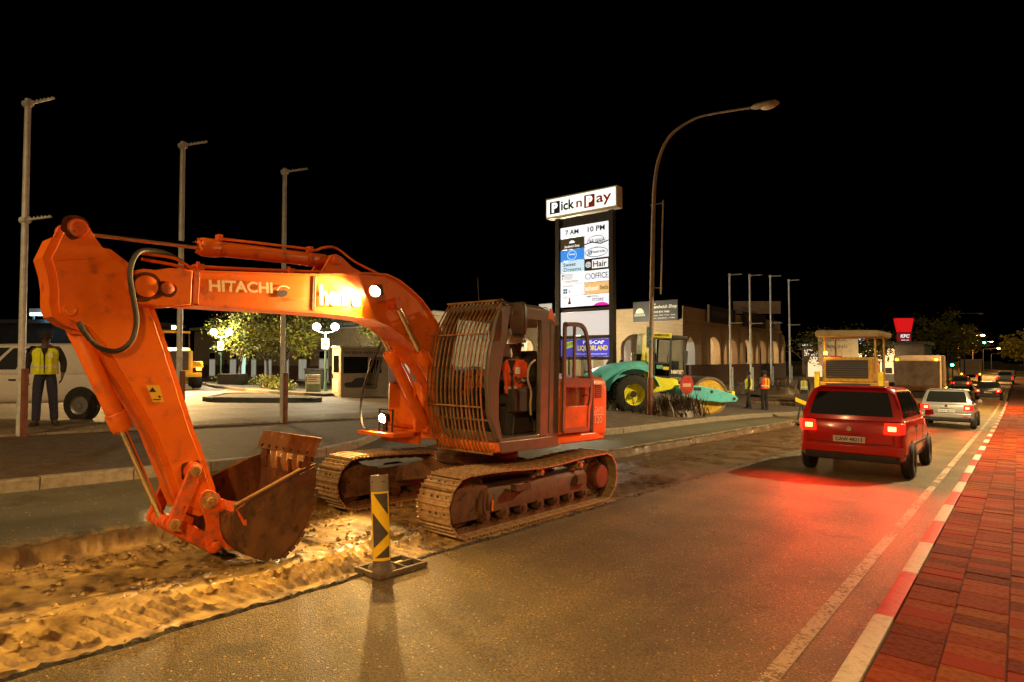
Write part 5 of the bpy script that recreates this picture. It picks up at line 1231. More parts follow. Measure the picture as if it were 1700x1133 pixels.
plb = thing('square_planter', 'dark square planter standing at the foot of the globe lamp', 'planter', onG(-37.4, 18.3), R(39.5))
b = MB(); b.loft([[(w * sx, w * sy, z) for sx, sy in ((-1, -1), (1, -1), (1, 1), (-1, 1))] for w, z in ((.62, 0), (.66, .78), (.60, .78), (.56, .70))]); b.build('tub', PM('dark_tub', (.05, .04, .03), (.07, .055, .04), 6, .7), plb, bev=.02)
b = MB(); b.bb(-.57, .57, -.57, .57, .6, .71); b.build('soil', EARTH, plb)
# ---- signs near the road
ne = thing('no_entry_sign', 'round red no-entry sign on a thin post before the roller', 'sign', (-9.3, 21.2, isl_z(-9.3, 21.2)), R(39.5 + 14))
b = MB(); b.cyl((0, 0, -.2), (0, 0, 1.55), .03, n=8); b.build('post', LAMPPAINT, ne)
b = MB(); b.cyl((0, -.045, 1.22), (0, -.03, 1.22), .40, n=32); b.build('disc', PM('no_entry_red', (.40, .025, .014), (.30, .02, .012), 6, .5), ne)
b = MB(); b.bb(-.24, .24, -.052, -.046, 1.15, 1.29); b.build('white_bar', PM('faded_white_bar', (.55, .32, .22), None, rough=.5), ne)
ne.scale = (.68, .85, .88)
bar_ = thing('barricade_board', 'small striped barricade board standing at the road edge', 'barricade', onG(-6.7, 26.2), R(55))
b = MB(); b.bb(-.30, .30, -.02, .02, .55, 1.05); bd = b.build('board', PM('barricade_black', (.03, .025, .02), None, rough=.6), bar_, bev=.005)
b = MB(); b.prism([(-.30, .92), (-.30, .76), (.30, .55), (.30, .70)], -.026, -.021, 'xz'); b.build('yellow_stripe', YEL, bd)
b = MB(); b.prism([(-.22, 0), (-.16, 0), (-.02, .6), (-.06, .6)], -.02, .02, 'xz'); b.prism([(.22, 0), (.16, 0), (.02, .6), (.06, .6)], -.02, .02, 'xz'); b.build('stand', BLACK, bar_)
ds = thing('direction_board', 'white direction board with a red arrow behind the paving machine', 'sign', (-10.2, 49.9, -.55), R(38))
for x in (-1.0, 1.0):
    b = MB(); b.cyl((x, .06, -.6), (x, .06, 4.0), .05, n=8); b.build('post', GALV, ds)
b = MB(); b.bb(-1.45, 1.45, -.04, .03, 2.1, 4.15); bd = b.build('board', PM('pale_board', (.48, .44, .38), (.40, .36, .30), 3, .6), ds, bev=.01)
b = MB(); b.prism([(-1.1, 2.5), (-.7, 2.75), (-.7, 2.58), (.3, 2.58), (.3, 2.42), (-.7, 2.42), (-.7, 2.25)], -.05, -.043, 'xz'); b.build('red_arrow', LRED, bd)
text('CENTRAL', GREYL, bd, (-.2, -.048, 3.75), FN, 1.8, .25, .02); text('PARKING', GREYL, bd, (-.2, -.048, 3.25), FN, 1.7, .25, .02)
rs = thing('round_sign', 'round pale road sign on a post beside the paving machine', 'sign', (-9.7, 43.8, -.55), R(35))
b = MB(); b.cyl((0, 0, -.2), (0, 0, 2.5), .035, n=8); b.build('post', GALV, rs)
b = MB(); b.cyl((0, -.05, 2.2), (0, -.03, 2.2), .42, n=28); b.build('disc', PM('pale_red_disc', (.62, .50, .44), (.5, .35, .3), 4, .5), rs)
# ---- fast-food pole sign far down the street (no portrait on it)
kf = thing('restaurant_pole_sign', 'red flared restaurant pole sign high over the far trees', 'sign', (-8.9, 73.0, -.45), R(38)); kf.scale = (.85, .85, .85)
b = MB(); b.cyl((0, 0, -.5), (0, 0, 5.0), .14, n=10); b.build('pole', DARK, kf)
KRED = EM('lit_red_box', (.85, .010, .012), .75, (.5, .01, .01))
b = MB(); b.loft([[(-.72, -.25, 5.95), (.72, -.25, 5.95), (.72, .25, 5.95), (-.72, .25, 5.95)], [(-1.02, -.3, 7.6), (1.02, -.3, 7.6), (1.02, .3, 7.6), (-1.02, .3, 7.6)]]); b.build('flared_box', KRED, kf)
b = MB(); b.bb(-.72, .72, -.22, .22, 4.75, 5.85); b.build('lower_box', EM('dim_red_box', (.32, .02, .02), .5, (.3, .01, .01)), kf)
text('KFC', WL, kf, (0, -.23, 5.48), FN, 1.1, .42, .04, .2); text('OPEN LATE', WL, kf, (0, -.23, 5.0), FN, .9, .13, .02)
# small lit sign between
sl = thing('small_lit_sign', 'small white and red lit sign under the paver canopy', 'sign', (-10.8, 62.4, -1.4), R(38))
b = MB(); b.cyl((0, 0, 0), (0, 0, 4.2), .06, n=8); b.build('pole', DARK, sl)
b = MB(); b.bb(-.5, .15, -.12, .12, 4.2, 5.6); b.build('white_half', EM('white_half', (.8, .85, 1.0), 1.1), sl)
b = MB(); b.bb(.15, .5, -.12, .12, 4.2, 5.6); b.build('red_half', EM('red_half', (.9, .04, .03), 1.0), sl)
# ---- traffic lights (green) at the crossing
def traffic_light(x, y, label, h=3.4, arm=0.0, z=None):
    T = thing('traffic_light', label, 'traffic light', (x, y, G(x, y) if z is None else z), 0, 'green traffic lights at the crossing')
    b = MB()
    if arm: b.tube(smooth_path([(0, 0, -.1), (0, 0, h), (.15, 0, h + .5), (.6, 0, h + .8), (arm, 0, h + .85)], 4), .07, 8)
    else: b.cyl((0, 0, -.1), (0, 0, h + .3), .06, n=8)
    b.build('pole', PM('yellow_black_pole', (.10, .08, .03), None, rough=.6), T)
    hx, hz = (arm, h + .6) if arm else (0, h)
    b = MB(); b.bb(hx - .22, hx + .22, -.30, -.06, hz - .55, hz + .55); hd_ = b.build('signal_head', BLACK, T, bev=.03)
    for i, mm in enumerate((RED_LENS_DIM, AMBER, GREEN_LENS)):
        m_ = GREEN_LENS if i == 2 else PM('unlit_lens', (.03, .02, .01), None, rough=.3)
        b = MB(); b.cyl((hx, -.33, hz + .34 - i * .34), (hx, -.30, hz + .34 - i * .34), .13, n=16); b.build('lens', m_, hd_)
        b = MB(); b.lathe([(.145, 0), (.15, 0), (.15, .16), (.145, .16)], (hx, -.30, hz + .34 - i * .34), (0, -1, 0), 14, cap=False); b.build('visor', BLACK, hd_)
    light('POINT', 'signal_light', T, (hx, -.55, hz - .34), 25, (.05, 1.0, .55), .1)
    return T
traffic_light(-5.0, 73.6, 'green traffic light low at the kerb beyond the tipper', 2.95, z=-1.4)
traffic_light(-5.2, 94.6, 'green traffic light hanging on an arm above the far truck', 5.05, 2.0, z=-1.5)
# ---- far lit street lamps
for (x, y, h, e, lb) in ((-4.7, 125.7, 6.6, 6000, 'nearest of the lit street lamps above the far traffic'), (-4.6, 164.8, 6.4, 6000, 'second lit street lamp far along the road'), (-4.2, 204, 5.4, 700, 'third small lit street lamp far along the road'), (-3.6, 243, 4.4, 700, 'last lit street lamp at the end of the road')):
    L_ = thing('far_street_lamp', lb, 'street lamp', (x - 3, y, -1.5), 0, 'lit lamps far along the road')
    b = MB(); b.tube(smooth_path([(0, 0, -.3), (0, 0, h), (.5, 0, h + .6), (3, 0, h + .8)], 4), .08, 8); b.build('pole', LAMPPAINT, L_)
    b = MB(); b.sphere((3.2, 0, h + .72), .22, 10, 7, (1.6, 1, .6)); b.build('lamp_glass', SODIUM, L_)
    light('POINT', 'far_lamp_light', L_, (3.2, 0, h + .3), e, (1.0, .5, .13), .3)
# ================================================================ BUILDINGS
def brick_mat(name, c1, c2, mortar, sc=1.0):
    m = bpy.data.materials.new(name); N, L, b = nodes_of(m)
    tc = N.new('ShaderNodeTexCoord'); ge = N.new('ShaderNodeNewGeometry')
    sx = N.new('ShaderNodeSeparateXYZ'); L.new(tc.outputs['Object'], sx.inputs[0])
    ad = N.new('ShaderNodeMath'); ad.operation = 'ADD'; L.new(sx.outputs[0], ad.inputs[0]); L.new(sx.outputs[1], ad.inputs[1])
    cb_ = N.new('ShaderNodeCombineXYZ'); L.new(ad.outputs[0], cb_.inputs[0]); L.new(sx.outputs[2], cb_.inputs[1])
    br = N.new('ShaderNodeTexBrick'); br.inputs['Scale'].default_value = sc; br.inputs['Brick Width'].default_value = .23; br.inputs['Row Height'].default_value = .085; br.inputs['Mortar Size'].default_value = .012
    br.inputs['Color1'].default_value = (*c1, 1); br.inputs['Color2'].default_value = (*c2, 1); br.inputs['Mortar'].default_value = (*mortar, 1)
    L.new(cb_.outputs[0], br.inputs['Vector'])
    nz = N.new('ShaderNodeTexNoise'); nz.inputs['Scale'].default_value = .8; L.new(tc.outputs['Object'], nz.inputs[0])
    mx = N.new('ShaderNodeMix'); mx.data_type = 'RGBA'; mx.blend_type = 'MULTIPLY'; mx.inputs[0].default_value = .35; L.new(br.outputs[0], mx.inputs[6]); L.new(nz.outputs[0], mx.inputs[7])
    L.new(mx.outputs[2], b.inputs['Base Color']); b.inputs['Roughness'].default_value = .85
    bp = N.new('ShaderNodeBump'); bp.inputs['Strength'].default_value = .6; bp.inputs['Distance'].default_value = .01; bp.invert = True; L.new(br.outputs['Fac'], bp.inputs['Height']); L.new(bp.outputs[0], b.inputs['Normal'])
    return m
TANB = brick_mat('tan_face_brick', (.54, .39, .22), (.46, .33, .18), (.28, .20, .12))
DKB = PM('dark_brown_wall', (.055, .028, .018), (.04, .02, .014), 3, .7, 0, .2, 20)
ROOFM = PM('dark_roof_sheet', (.05, .045, .04), (.035, .03, .03), 3, .6)
PLAS = PM('cream_plaster', (.42, .34, .21), (.36, .28, .17), 2, .85, 0, .2, 12, c3=(.26, .20, .12), s3=5)
SHOPLIT = EM('lit_shop_wall', (1.0, .72, .38), .50, (.7, .6, .5))
SHOPDIM = EM('dim_shop_wall', (.95, .75, .50), .16, (.5, .45, .4))
ROSE = EM('lit_rose_fascia', (.42, .10, .09), .30, (.4, .1, .1))
def arch_bay(s0, s1, zb, zt, oc, ow, spring, n=14):
    """wall piece from s0 to s1 with one round-arched opening centred at oc; returns the outline"""
    a = [(oc - ow / 2, zb), (oc - ow / 2, spring)] + [(oc - ow / 2 * math.cos(math.pi * i / n), spring + ow / 2 * math.sin(math.pi * i / n)) for i in range(1, n)] + [(oc + ow / 2, spring), (oc + ow / 2, zb)]
    return [(s0, zb)] + a + [(s1, zb), (s1, zt), (s0, zt)]
A = thing('arched_brick_shop', 'tan brick shop building with round arches and dark signboards', 'building', (-16.0, 36.0, 0))
# front (facing -y): local x runs negative to the left
zb, zt = -.4, 4.14
cs = [-3.25 - 3.15 * i for i in range(8)]
for i, c in enumerate(cs):
    s1 = c + 1.575; s0 = c - 1.575
    if i == 0: s1 = 0.0
    b = MB(); b.prism(arch_bay(s0 + .002, s1, zb, zt, c, 2.14, 2.41), 0, .40, 'xz'); b.build('arch_bay', TANB, A)
    # raised brick ring round the arch
    b = MB(); n = 16
    b.loft([[(c + math.cos(t) * (1.07 + d), y_, 2.41 + math.sin(t) * (1.07 + d)) for d, y_ in ((0.01, -.03), (.22, -.03), (.22, .02), (0.01, .02))] for t in [math.pi * k / n for k in range(n + 1)]]); b.build('arch_ring', TANB, A)
FL = cs[-1] - 1.575
b = MB(); b.bb(FL, .06, -.10, .40, 4.14, 4.32); b.bb(FL, .03, -.05, .40, 4.06, 4.14); b.build('ledge', TANB, A)
b = MB(); b.bb(FL, 0, .04, .34, 4.32, 5.14); b.build('parapet', TANB, A)
# side (facing +x), six bays of y
yc = [1.65 + 3.36 * i for i in range(6)]
for i, c in enumerate(yc):
    s0 = c - 1.68 if i else .40; s1 = c + 1.68
    b = MB(); b.prism(arch_bay(s0 + .002, s1, zb, zt, c, 2.30, 2.22), -.40, 0, 'yz'); b.build('arch_bay', TANB, A)
    b = MB(); b.loft([[(x_, c + 1.68 + yy, z_) for x_, yy in ((0, -.26), (.34 * k, -.26), (.34 * k, .26), (0, .26))] for k, z_ in ((1, -.4), (1, 3.0), (.75, 3.9), (.15, 4.10))]); b.build('pilaster', TANB, A)
SL_ = yc[-1] + 1.68
b = MB(); b.bb(-.40, .10, .02, SL_ + .2, 4.14, 4.32); b.build('ledge', TANB, A)
b = MB(); b.bb(-.34, -.04, .04, SL_ + .2, 4.32, 5.14); b.build('parapet', TANB, A)
b = MB(); b.bb(FL, -.2, .3, SL_, 4.34, 4.42); b.build('roof', ROOFM, A)
b = MB(); b.bb(.05, .40, .3, SL_, -.4, 1.42); b.build('terrace_wall', DKB, A)
# what stands behind the arches
b = MB(); b.bb(FL, -.4, 3.2, 3.3, -.4, 4.2); b.build('shop_front_wall', PLAS, A)
b = MB(); b.bb(-3.4, -3.3, 1.0, SL_, -.4, 4.2); b.build('inner_side_wall', PLAS, A)
b = MB(); b.bb(FL, -.4, .40, 3.2, .0, .12); b.build('arcade_floor', KC, A)
for i, c in enumerate(cs[:8]):
    if i == 0:
        b = MB(); b.bb(c - 1.5, c + 1.5, 3.10, 3.19, 2.55, 3.15); b.build('rose_fascia', ROSE, A)
        b = MB(); b.bb(c - 1.4, c + .9, 3.12, 3.19, .2, 2.45); b.build('shop_window', SHOPLIT, A)
        for j, (xa, ww) in enumerate(((-1.3, .5), (-.3, .55), (.55, .3))):
            b = MB(); b.bb(c + xa, c + xa + ww, 3.05, 3.11, .6, 2.2); b.build('poster', EM('backlit_poster', rnd.choice([(.7, .5, .3), (.8, .75, .6), (.5, .15, .1)]), .5), A)
    else:
        lit = SHOPLIT if i in (3, 4, 5) else SHOPDIM
        b = MB(); b.bb(c - 1.1, c + 1.1, 3.10, 3.19, .9, 3.2); w_ = b.build('window', lit, A)
        for xx in (-.37, .37):
            b = MB(); b.bb(c + xx - .03, c + xx + .03, 3.06, 3.10, .9, 3.2); b.build('glazing_bar', WHITE_VINYL, w_)
        b = MB(); b.bb(c - 1.1, c + 1.1, 3.06, 3.10, 1.9, 1.97); b.build('transom', WHITE_VINYL, w_)
b = MB(); b.bb(-1.2, -.4, 3.0, 3.1, .9, 2.9); b.build('poster', EM('pale_poster', (.75, .72, .60), .22), A)
for i, c in enumerate(yc):
    if i in (2, 3, 4):
        b = MB(); b.bb(-3.3, -3.24, c - .9, c + .9, 1.2, 3.0); w_ = b.build('window', SHOPLIT if i == 3 else SHOPDIM, A)
        b = MB(); b.bb(-3.24, -3.20, c - .03, c + .03, 1.2, 3.0); b.bb(-3.24, -3.20, c - .9, c + .9, 2.1, 2.16); b.build('glazing_bar', DARK, w_)
light('POINT', 'arcade_light', A, (-3.3, 2.0, 3.6), 400, (1.0, .75, .45), .15)
light('POINT', 'arcade_light', A, (-13.0, 2.0, 3.6), 900, (1.0, .80, .5), .15)
for ly_ in (3.5, 10.0, 16.5): light('POINT', 'arcade_light', A, (-1.7, ly_, 3.5), 650, (1.0, .72, .40), .15)
BOARD = PM('black_signboard', (.016, .013, .011), (.025, .02, .016), 3, .5)
sb = bpy.data.objects.new('signboard', None); link(sb, A)
b = MB(); b.bb(-3.30, -.22, -.20, -.12, 4.26, 5.54); b.build('board', BOARD, sb, bev=.01)
text('The', WHITE_VINYL, sb, (-1.85, -.205, 5.34), FN, .3, .13, .01, .2)
text('Sandwich Shop', WHITE_VINYL, sb, (-1.12, -.205, 5.12), FN, 1.72, .27, .02, .2)
text('044 874 7480', WHITE_VINYL, sb, (-1.30, -.205, 4.82), FN, 1.05, .12, .015)
text('Sandwiches - Subs - Wraps - Salads', WHITE_VINYL, sb, (-1.25, -.205, 4.60), FN, 1.75, .09, .012); text('Burgers - Breakfasts - Coffee', WHITE_VINYL, sb, (-1.25, -.205, 4.42), FN, 1.70, .09, .012)
b = MB(); b.prism([(-2.82 + .30 * math.cos(t), 4.78 + .34 * math.sin(t)) for t in [math.pi * i / 12 for i in range(13)]], -.208, -.202, 'xz'); b.build('loaf_mark', PM('cream_mark', (.55, .52, .42), None, rough=.5), sb)
b = MB(); b.bb(-3.20, -2.44, -.209, -.203, 4.60, 4.74); b.build('ribbon_mark', PM('olive_mark', (.30, .30, .20), None, rough=.5), sb)
for (y0, y1, nm) in ((3.7, 8.6, 'board one'), (10.4, 15.6, 'board two')):
    s2 = bpy.data.objects.new('signboard', None); link(s2, A)
    b = MB(); b.bb(.14, .22, y0, y1, 4.30, 5.42); b.build('board', BOARD, s2, bev=.01)
    if y0 < 5: text('THE TRAVEL SHOP', PM('dim_grey_lettering', (.14, .12, .10), None, rough=.6), s2, (.225, 6.2, 4.9), (R(90), 0, R(90)), 4.0, .35, .02); b = MB(); b.bb(.14, .24, y0 - .12, y0, 4.30, 5.46); b.build('pale_edge', WHITE_VINYL, s2)
    else:
        b = MB(); b.prism([(11.3 + .42 * math.cos(t), 4.65 + .5 * math.sin(t)) for t in [math.pi * i / 12 for i in range(13)]], .222, .228, 'yz'); b.build('loaf_mark', PM('brown_mark', (.12, .09, .06), None, rough=.6), s2)
bbd = thing('roof_billboard', 'long blank white board standing on the shop roof', 'billboard', (-15.7, 49.1, 4.4), R(39.5))
for x in (-1.2, 1.3):
    b = MB(); b.cyl((x, .1, 0), (x, .1, 1.9), .05, n=8); b.build('support', DARK, bbd)
b = MB(); b.bb(-1.85, 1.85, -.05, .05, 1.0, 1.98); b.build('board', PM('dirty_white_board', (.36, .31, .25), (.30, .25, .2), 2, .7), bbd, bev=.01)
b = MB(); b.tube(smooth_path([(-1.2, -.07, 1.55), (-.8, -.07, 1.35), (-.3, -.07, 1.15), (0, -.07, 1.02)], 3), .02, 6); b.build('hanging_cable', DARK, bbd)
ws = thing('roof_sign', 'small white sign with an arch mark above the brick parapet', 'sign', (-26.6, 36.1, 5.14))
b = MB(); b.bb(-.55, .55, -.06, .06, .0, .75); b.build('panel', EM('faint_white_sign', (.75, .72, .66), .30), ws, bev=.01)
b = MB(); b.loft([[(math.cos(t) * r_, -.065, .18 + math.sin(t) * r_) for r_ in (.26, .34)] for t in [math.pi * k / 12 for k in range(13)]], closed=False, cap=False); b.build('arch_mark', GREYL, ws)
# --- lit shop right of it
Sx = thing('lit_corner_shop', 'low shop with a brightly lit window beyond the brick arches', 'building', (-15.6, 61.5, -.2))
b = MB(); b.bb(0, 9.5, .0, 6, 0, 3.2); b.build('wall', PM('grey_shop_wall', (.16, .14, .12), (.12, .1, .09), 3, .8), Sx)
b = MB(); b.bb(-.2, 9.7, -.6, 6.2, 3.2, 3.45); b.build('roof', ROOFM, Sx)
b = MB(); b.bb(.2, 5.2, -.64, -.60, 3.24, 3.36); b.build('light_strip', EM('white_strip_light', (.9, .95, 1.0), 1.2), Sx)
HOTSHOP = EM('bright_shop_interior', (1.0, .62, .24), .95, (.7, .6, .5))
b = MB(); b.bb(3.3, 7.4, -.03, .0, .7, 2.9); w_ = b.build('shop_window', HOTSHOP, Sx)
for xx in (4.2, 5.4, 6.5):
    b = MB(); b.bb(xx - .05, xx + .05, -.07, -.03, .7, 2.9); b.build('glazing_bar', DARK, w_)
for i, (xa, za, ww, hh, mm) in enumerate(((3.6, .75, .5, .7, LRED), (4.5, .75, .7, .5, DARK), (5.7, .75, .6, .8, LRED), (6.7, .75, .5, .5, DARK), (4.0, 1.8, 2.6, .08, WHITE_VINYL))):
    b = MB(); b.bb(xa, xa + ww, -.06, -.035, za, za + hh); b.build('display', mm, w_)
b = MB(); b.bb(.5, 1.7, -.03, .0, .1, 2.2); b.build('lit_doorway', EM('lit_doorway', (1.0, .75, .4), .9, (.7, .6, .5)), Sx)
b = MB(); b.bb(.2, 1.8, -.04, .0, 2.3, 2.9); b.build('pale_fascia', EM('pale_fascia', (1.0, .85, .6), .7, (.7, .6, .5)), Sx)
light('POINT', 'shop_light', Sx, (5, -1.6, 2.4), 500, (1.0, .72, .38), .2)
# --- building behind the trees in the car park
B = thing('plastered_shop', 'cream plastered shop with white windows behind the car park trees', 'building', (-62, 26.5, -.1))
BW_ = 33.0
b = MB(); b.bb(0, BW_, 0, 8, 1.35, 4.75); b.build('upper_wall', PLAS, B)
b = MB(); b.bb(0, BW_, -.04, .5, -.3, 1.35); b.build('wainscot', PM('brown_wainscot', (.16, .075, .05), (.12, .055, .04), 3, .7), B)
b = MB(); b.bb(-.3, BW_ + .3, -.35, 8.3, 4.75, 5.0); b.build('parapet', PLAS, B)
b = MB(); b.bb(-.3, BW_ + .3, .4, 8.0, 5.0, 5.06); b.build('roof', ROOFM, B)
WFR = PM('white_window_frame', (.70, .72, .66), None, rough=.5)
PANE = EM('faintly_lit_pane', (.85, .80, .58), .30, (.3, .32, .28))
for i, xw in enumerate([4.0, 8.0, 11.5, 14.0, 16.6, 19.2, 22.0, 25.2, 28.6, 31.0]):
    wd = bpy.data.objects.new('window', None); link(wd, B)
    b = MB(); b.bb(xw - .62, xw + .62, -.06, -.02, .25, 2.55); b.build('frame', WFR, wd, bev=.01)
    for j in (0, 1):
        b = MB(); b.bb(xw - .54 + j * .57, xw - .03 + j * .57, -.075, -.055, .35, 1.85); b.build('pane', PANE, wd)
    b = MB(); b.bb(xw - .54, xw + .54, -.075, -.055, 1.95, 2.47); b.build('fanlight', DKGLASS, wd)
    b = MB(); b.bb(xw - .72, xw + .72, -.16, -.02, .17, .25); b.build('sill', WFR, wd)
    b = MB(); n = 10; b.loft([[(xw + math.cos(t) * (.95 + d), y_, 2.75 + math.sin(t) * (.75 + d)) for d, y_ in ((0, -.06), (.2, -.06), (.2, .0), (0, .0))] for t in [math.pi * k / n for k in range(n + 1)]]); b.build('arch_moulding', PLAS, wd)
b = MB(); b.bb(9.6, 10.2, -.07, -.02, .0, 2.2); b.build('lit_doorway', EM('greenish_lit_door', (.65, 1.0, .75), .9, (.5, .6, .5)), B)
bn_ = bpy.data.objects.new('banner', None); link(bn_, B)
b = MB(); b.bb(20.2, 27.6, -.50, -.42, 4.2, 5.55); b.build('board', PM('grey_green_banner', (.10, .115, .10), (.07, .085, .075), 3, .6), bn_)
text('BED DREAMS', PM('banner_lettering', (.40, .38, .32), None, rough=.6), bn_, (24.4, -.51, 5.05), FN, 5.6, .62, .03); text('where comfort feels around', PM('banner_lettering', (.34, .34, .30), None, rough=.6), bn_, (23.7, -.51, 4.48), FN, 5.4, .30, .02)
b = MB(); b.bb(20.0, 27.8, -.53, -.50, 5.55, 5.62); b.bb(20.0, 27.8, -.53, -.50, 4.12, 4.2); b.build('banner_trim', GALV, bn_, kind='stuff')
# --- dark centre building far left with its lit sign
D = thing('shopping_centre_block', 'dark shopping centre block under a blue-white lit name strip', 'building', (-51.5, 12.2, 0), R(39.5))
b = MB(); b.bb(-7, 6.0, 0, 6, -.5, 4.3); b.build('wall', PM('dark_block_wall', (.02, .016, .014), (.03, .024, .02), 2, .8), D)
b = MB(); b.bb(-7.3, 6.3, -.3, 6.2, 4.3, 4.55); b.build('roof', ROOFM, D)
b = MB(); b.bb(-1.15, 2.05, -.12, .0, 4.85, 5.32); b.bb(-.9, -.82, -.1, .0, 4.5, 4.9); b.bb(1.7, 1.78, -.1, .0, 4.5, 4.9); sg = b.build('sign_box', PM('pale_sign_box', (.42, .38, .32), (.36, .32, .27), 4, .6), D)
text('BOELAND CENTRE', EM('blue_white_letters', (.45, .80, 1.0), 16.0), sg, (.45, -.135, 4.92), FN, 3.0, .20, .03)
light('POINT', 'sign_glow', D, (.45, -.5, 4.7), 70, (.2, .6, 1.0), .2)
# --- low stone wall by the workers
STW = PM('pale_stone', (.34, .25, .15), (.25, .18, .10), 6, .85, 0, .5, 25)
sw = thing('low_stone_wall', 'low wall of rough stones behind the workers', 'wall', (0, 0, 0))
for i in range(26):
    f = i / 25; x = lerp(-12.6, -8.3, f); y = lerp(33.0, 36.0, f)
    for r_ in range(2):
        b = MB(); s = rnd.uniform(.85, 1.1)
        w, h, d = .19 * s, .17, .2
        vs = [(sx * w * rnd.uniform(.8, 1), sy * d * rnd.uniform(.8, 1), sz * h * rnd.uniform(.85, 1.05)) for sx in (-.5, .5) for sy in (-.5, .5) for sz in (-.5, .5)]
        b.add(vs, [(0, 1, 3, 2), (4, 6, 7, 5), (0, 4, 5, 1), (2, 3, 7, 6), (0, 2, 6, 4), (1, 5, 7, 3)])
        o = b.build('stone', STW, sw, bev=.02, loc=(x + (.08 if r_ else 0), y, along(y) + .30 + r_ * .19), rot=(0, 0, R(35) + rnd.gauss(0, .1)))
b = MB(); b.loft([[(lerp(-12.8, -8.1, f), lerp(33.0, 36.0, f) + dy, along(34.5) + z) for dy, z in ((-.2, -.3), (1.4, -.3), (1.4, .75), (.12, .68), (-.06, .2))] for f in (0, .5, 1)]); b.build('bank', EARTH, sw)
# ================================================================ PLANTS
LEAFA = PM('leaf_green', (.085, .105, .012), (.13, .14, .016), 8, .6); LEAFB = PM('leaf_yellow_green', (.26, .23, .016), (.18, .18, .014), 8, .6)
LEAFD = PM('leaf_dark', (.03, .045, .014), (.05, .06, .018), 8, .6); PINK = PM('pink_blossom', (.60, .18, .16), (.7, .3, .25), 8, .6); BARK = PM('tree_bark', (.11, .075, .045), (.07, .05, .03), 9, .9, 0, .6, 30)
def leaves(name, mats, parent, clumps, n, size, spread, seed, weights=None, drop=.15, kind='stuff'):
    rg = np.random.default_rng(seed); V = []; Fc = []; MI = []
    nm = len(mats)
    for i in range(n):
        c = clumps[rg.integers(len(clumps))]
        p = np.array(c[:3]) + rg.normal(0, spread, 3) * np.array([1, 1, .75]) * c[3]
        d = rg.normal(0, 1, 3); d[2] *= .6; d /= np.linalg.norm(d) + 1e-9; d[2] -= drop
        u = np.cross(d, rg.normal(0, 1, 3)); u /= np.linalg.norm(u) + 1e-9
        s = size * rg.uniform(.6, 1.3)
        b0 = len(V)
        V += [tuple(p), tuple(p + d * s * .5 + u * s * .28), tuple(p + d * s), tuple(p + d * s * .5 - u * s * .28)]
        Fc.append((b0, b0 + 1, b0 + 2, b0 + 3)); MI.append(int(rg.choice(nm, p=weights)) if nm > 1 else 0)
    me = bpy.data.meshes.new(name); me.from_pydata(V, [], Fc)
    for m_ in mats: me.materials.append(m_)
    me.polygons.foreach_set('material_index', MI); me.update()
    o = bpy.data.objects.new(name, me); link(o, parent)
    if kind: o['kind'] = kind
    return o
def tree(x, y, label, h, r, seed, mats=None, w=None, z=None, blossom=True, n=3600, leaf=.17, lean=0, trunk=.09, sparse=1.0, group='small blossoming trees in the car park', weights=(.4, .5, .1)):
    rg = random.Random(seed)
    T = thing('tree', label, 'tree', (x, y, (G(x, y) if z is None else z)), rg.uniform(0, 6), group)
    b = MB(); fork = h * .38; tips = []
    b.tube(smooth_path([(0, 0, -.15), (.03, .02, fork * .5), (.06 * lean, .02, fork)], 3), [trunk * k for k in np.linspace(1.15, .8, 7)], 8)
    for i in range(6):
        a = i * 1.05 + rg.uniform(-.3, .3); rr = r * rg.uniform(.45, .85); zz = h * rg.uniform(.6, .88)
        pts = smooth_path([(.06 * lean, .02, fork - .05), (rr * .35 * math.cos(a), rr * .35 * math.sin(a), lerp(fork, zz, .5)), (rr * math.cos(a), rr * math.sin(a), zz)], 3)
        b.tube(pts, [trunk * k for k in np.linspace(.6, .15, len(pts))], 6)
        tips.append((rr * math.cos(a), rr * math.sin(a), zz))
        for j in range(2):
            a2 = a + rg.uniform(-.9, .9); q = pts[len(pts) // 2]; e = (q[0] + rr * .6 * math.cos(a2), q[1] + rr * .6 * math.sin(a2), q[2] + h * rg.uniform(.08, .22))
            b.tube([q, e], [trunk * .3, trunk * .1], 5); tips.append(e)
    b.build('trunk', BARK, T)
    cl = []
    for t in tips:
        for k in range(3): cl.append((t[0] + rg.gauss(0, .22) * r, t[1] + rg.gauss(0, .22) * r, t[2] + rg.gauss(.05, .12) * h, rg.uniform(.6, 1.3)))
    leaves('crown', mats or [LEAFA, LEAFB, LEAFD], T, cl, int(n * sparse), leaf, r * .17, seed, list(weights) if mats is None else w)
    if blossom: leaves('blossom', [PINK], T, rg.sample(cl, 12), 70, leaf * .9, r * .22, seed + 5)
    return T
tree(-39.6, 19.8, 'dark leaning young tree left of the other car park trees', 4.6, 1.7, 3, weights=(.35, .45, .2), lean=3)
tree(-38.2, 21.0, 'middle blossoming tree behind the tall banner pole', 4.3, 1.6, 8, weights=(.4, .5, .1))
tree(-33.3, 19.4, 'yellow-green blossoming tree just left of the guard kiosk', 4.3, 1.75, 15, weights=(.3, .65, .05))
tree(-44.5, 23.0, 'taller dark tree behind the blossoming trees', 6.6, 2.6, 21, weights=(.45, .15, .4), blossom=False, trunk=.14)
tree(-28.6, 23.2, 'leafy tree half hidden behind the kiosk and the boom', 4.6, 1.6, 26, blossom=False)
tree(-40.5, 25.5, 'second taller dark tree above the plastered shop', 6.2, 2.4, 29, weights=(.4, .3, .3), blossom=False, trunk=.13)
tree(-10.3, 41.5, 'small bare-branched tree before the lit shop window', 3.4, 1.3, 33, n=420, leaf=.12, group=None, z=.1, weights=(.5, .2, .3), trunk=.06, blossom=False)
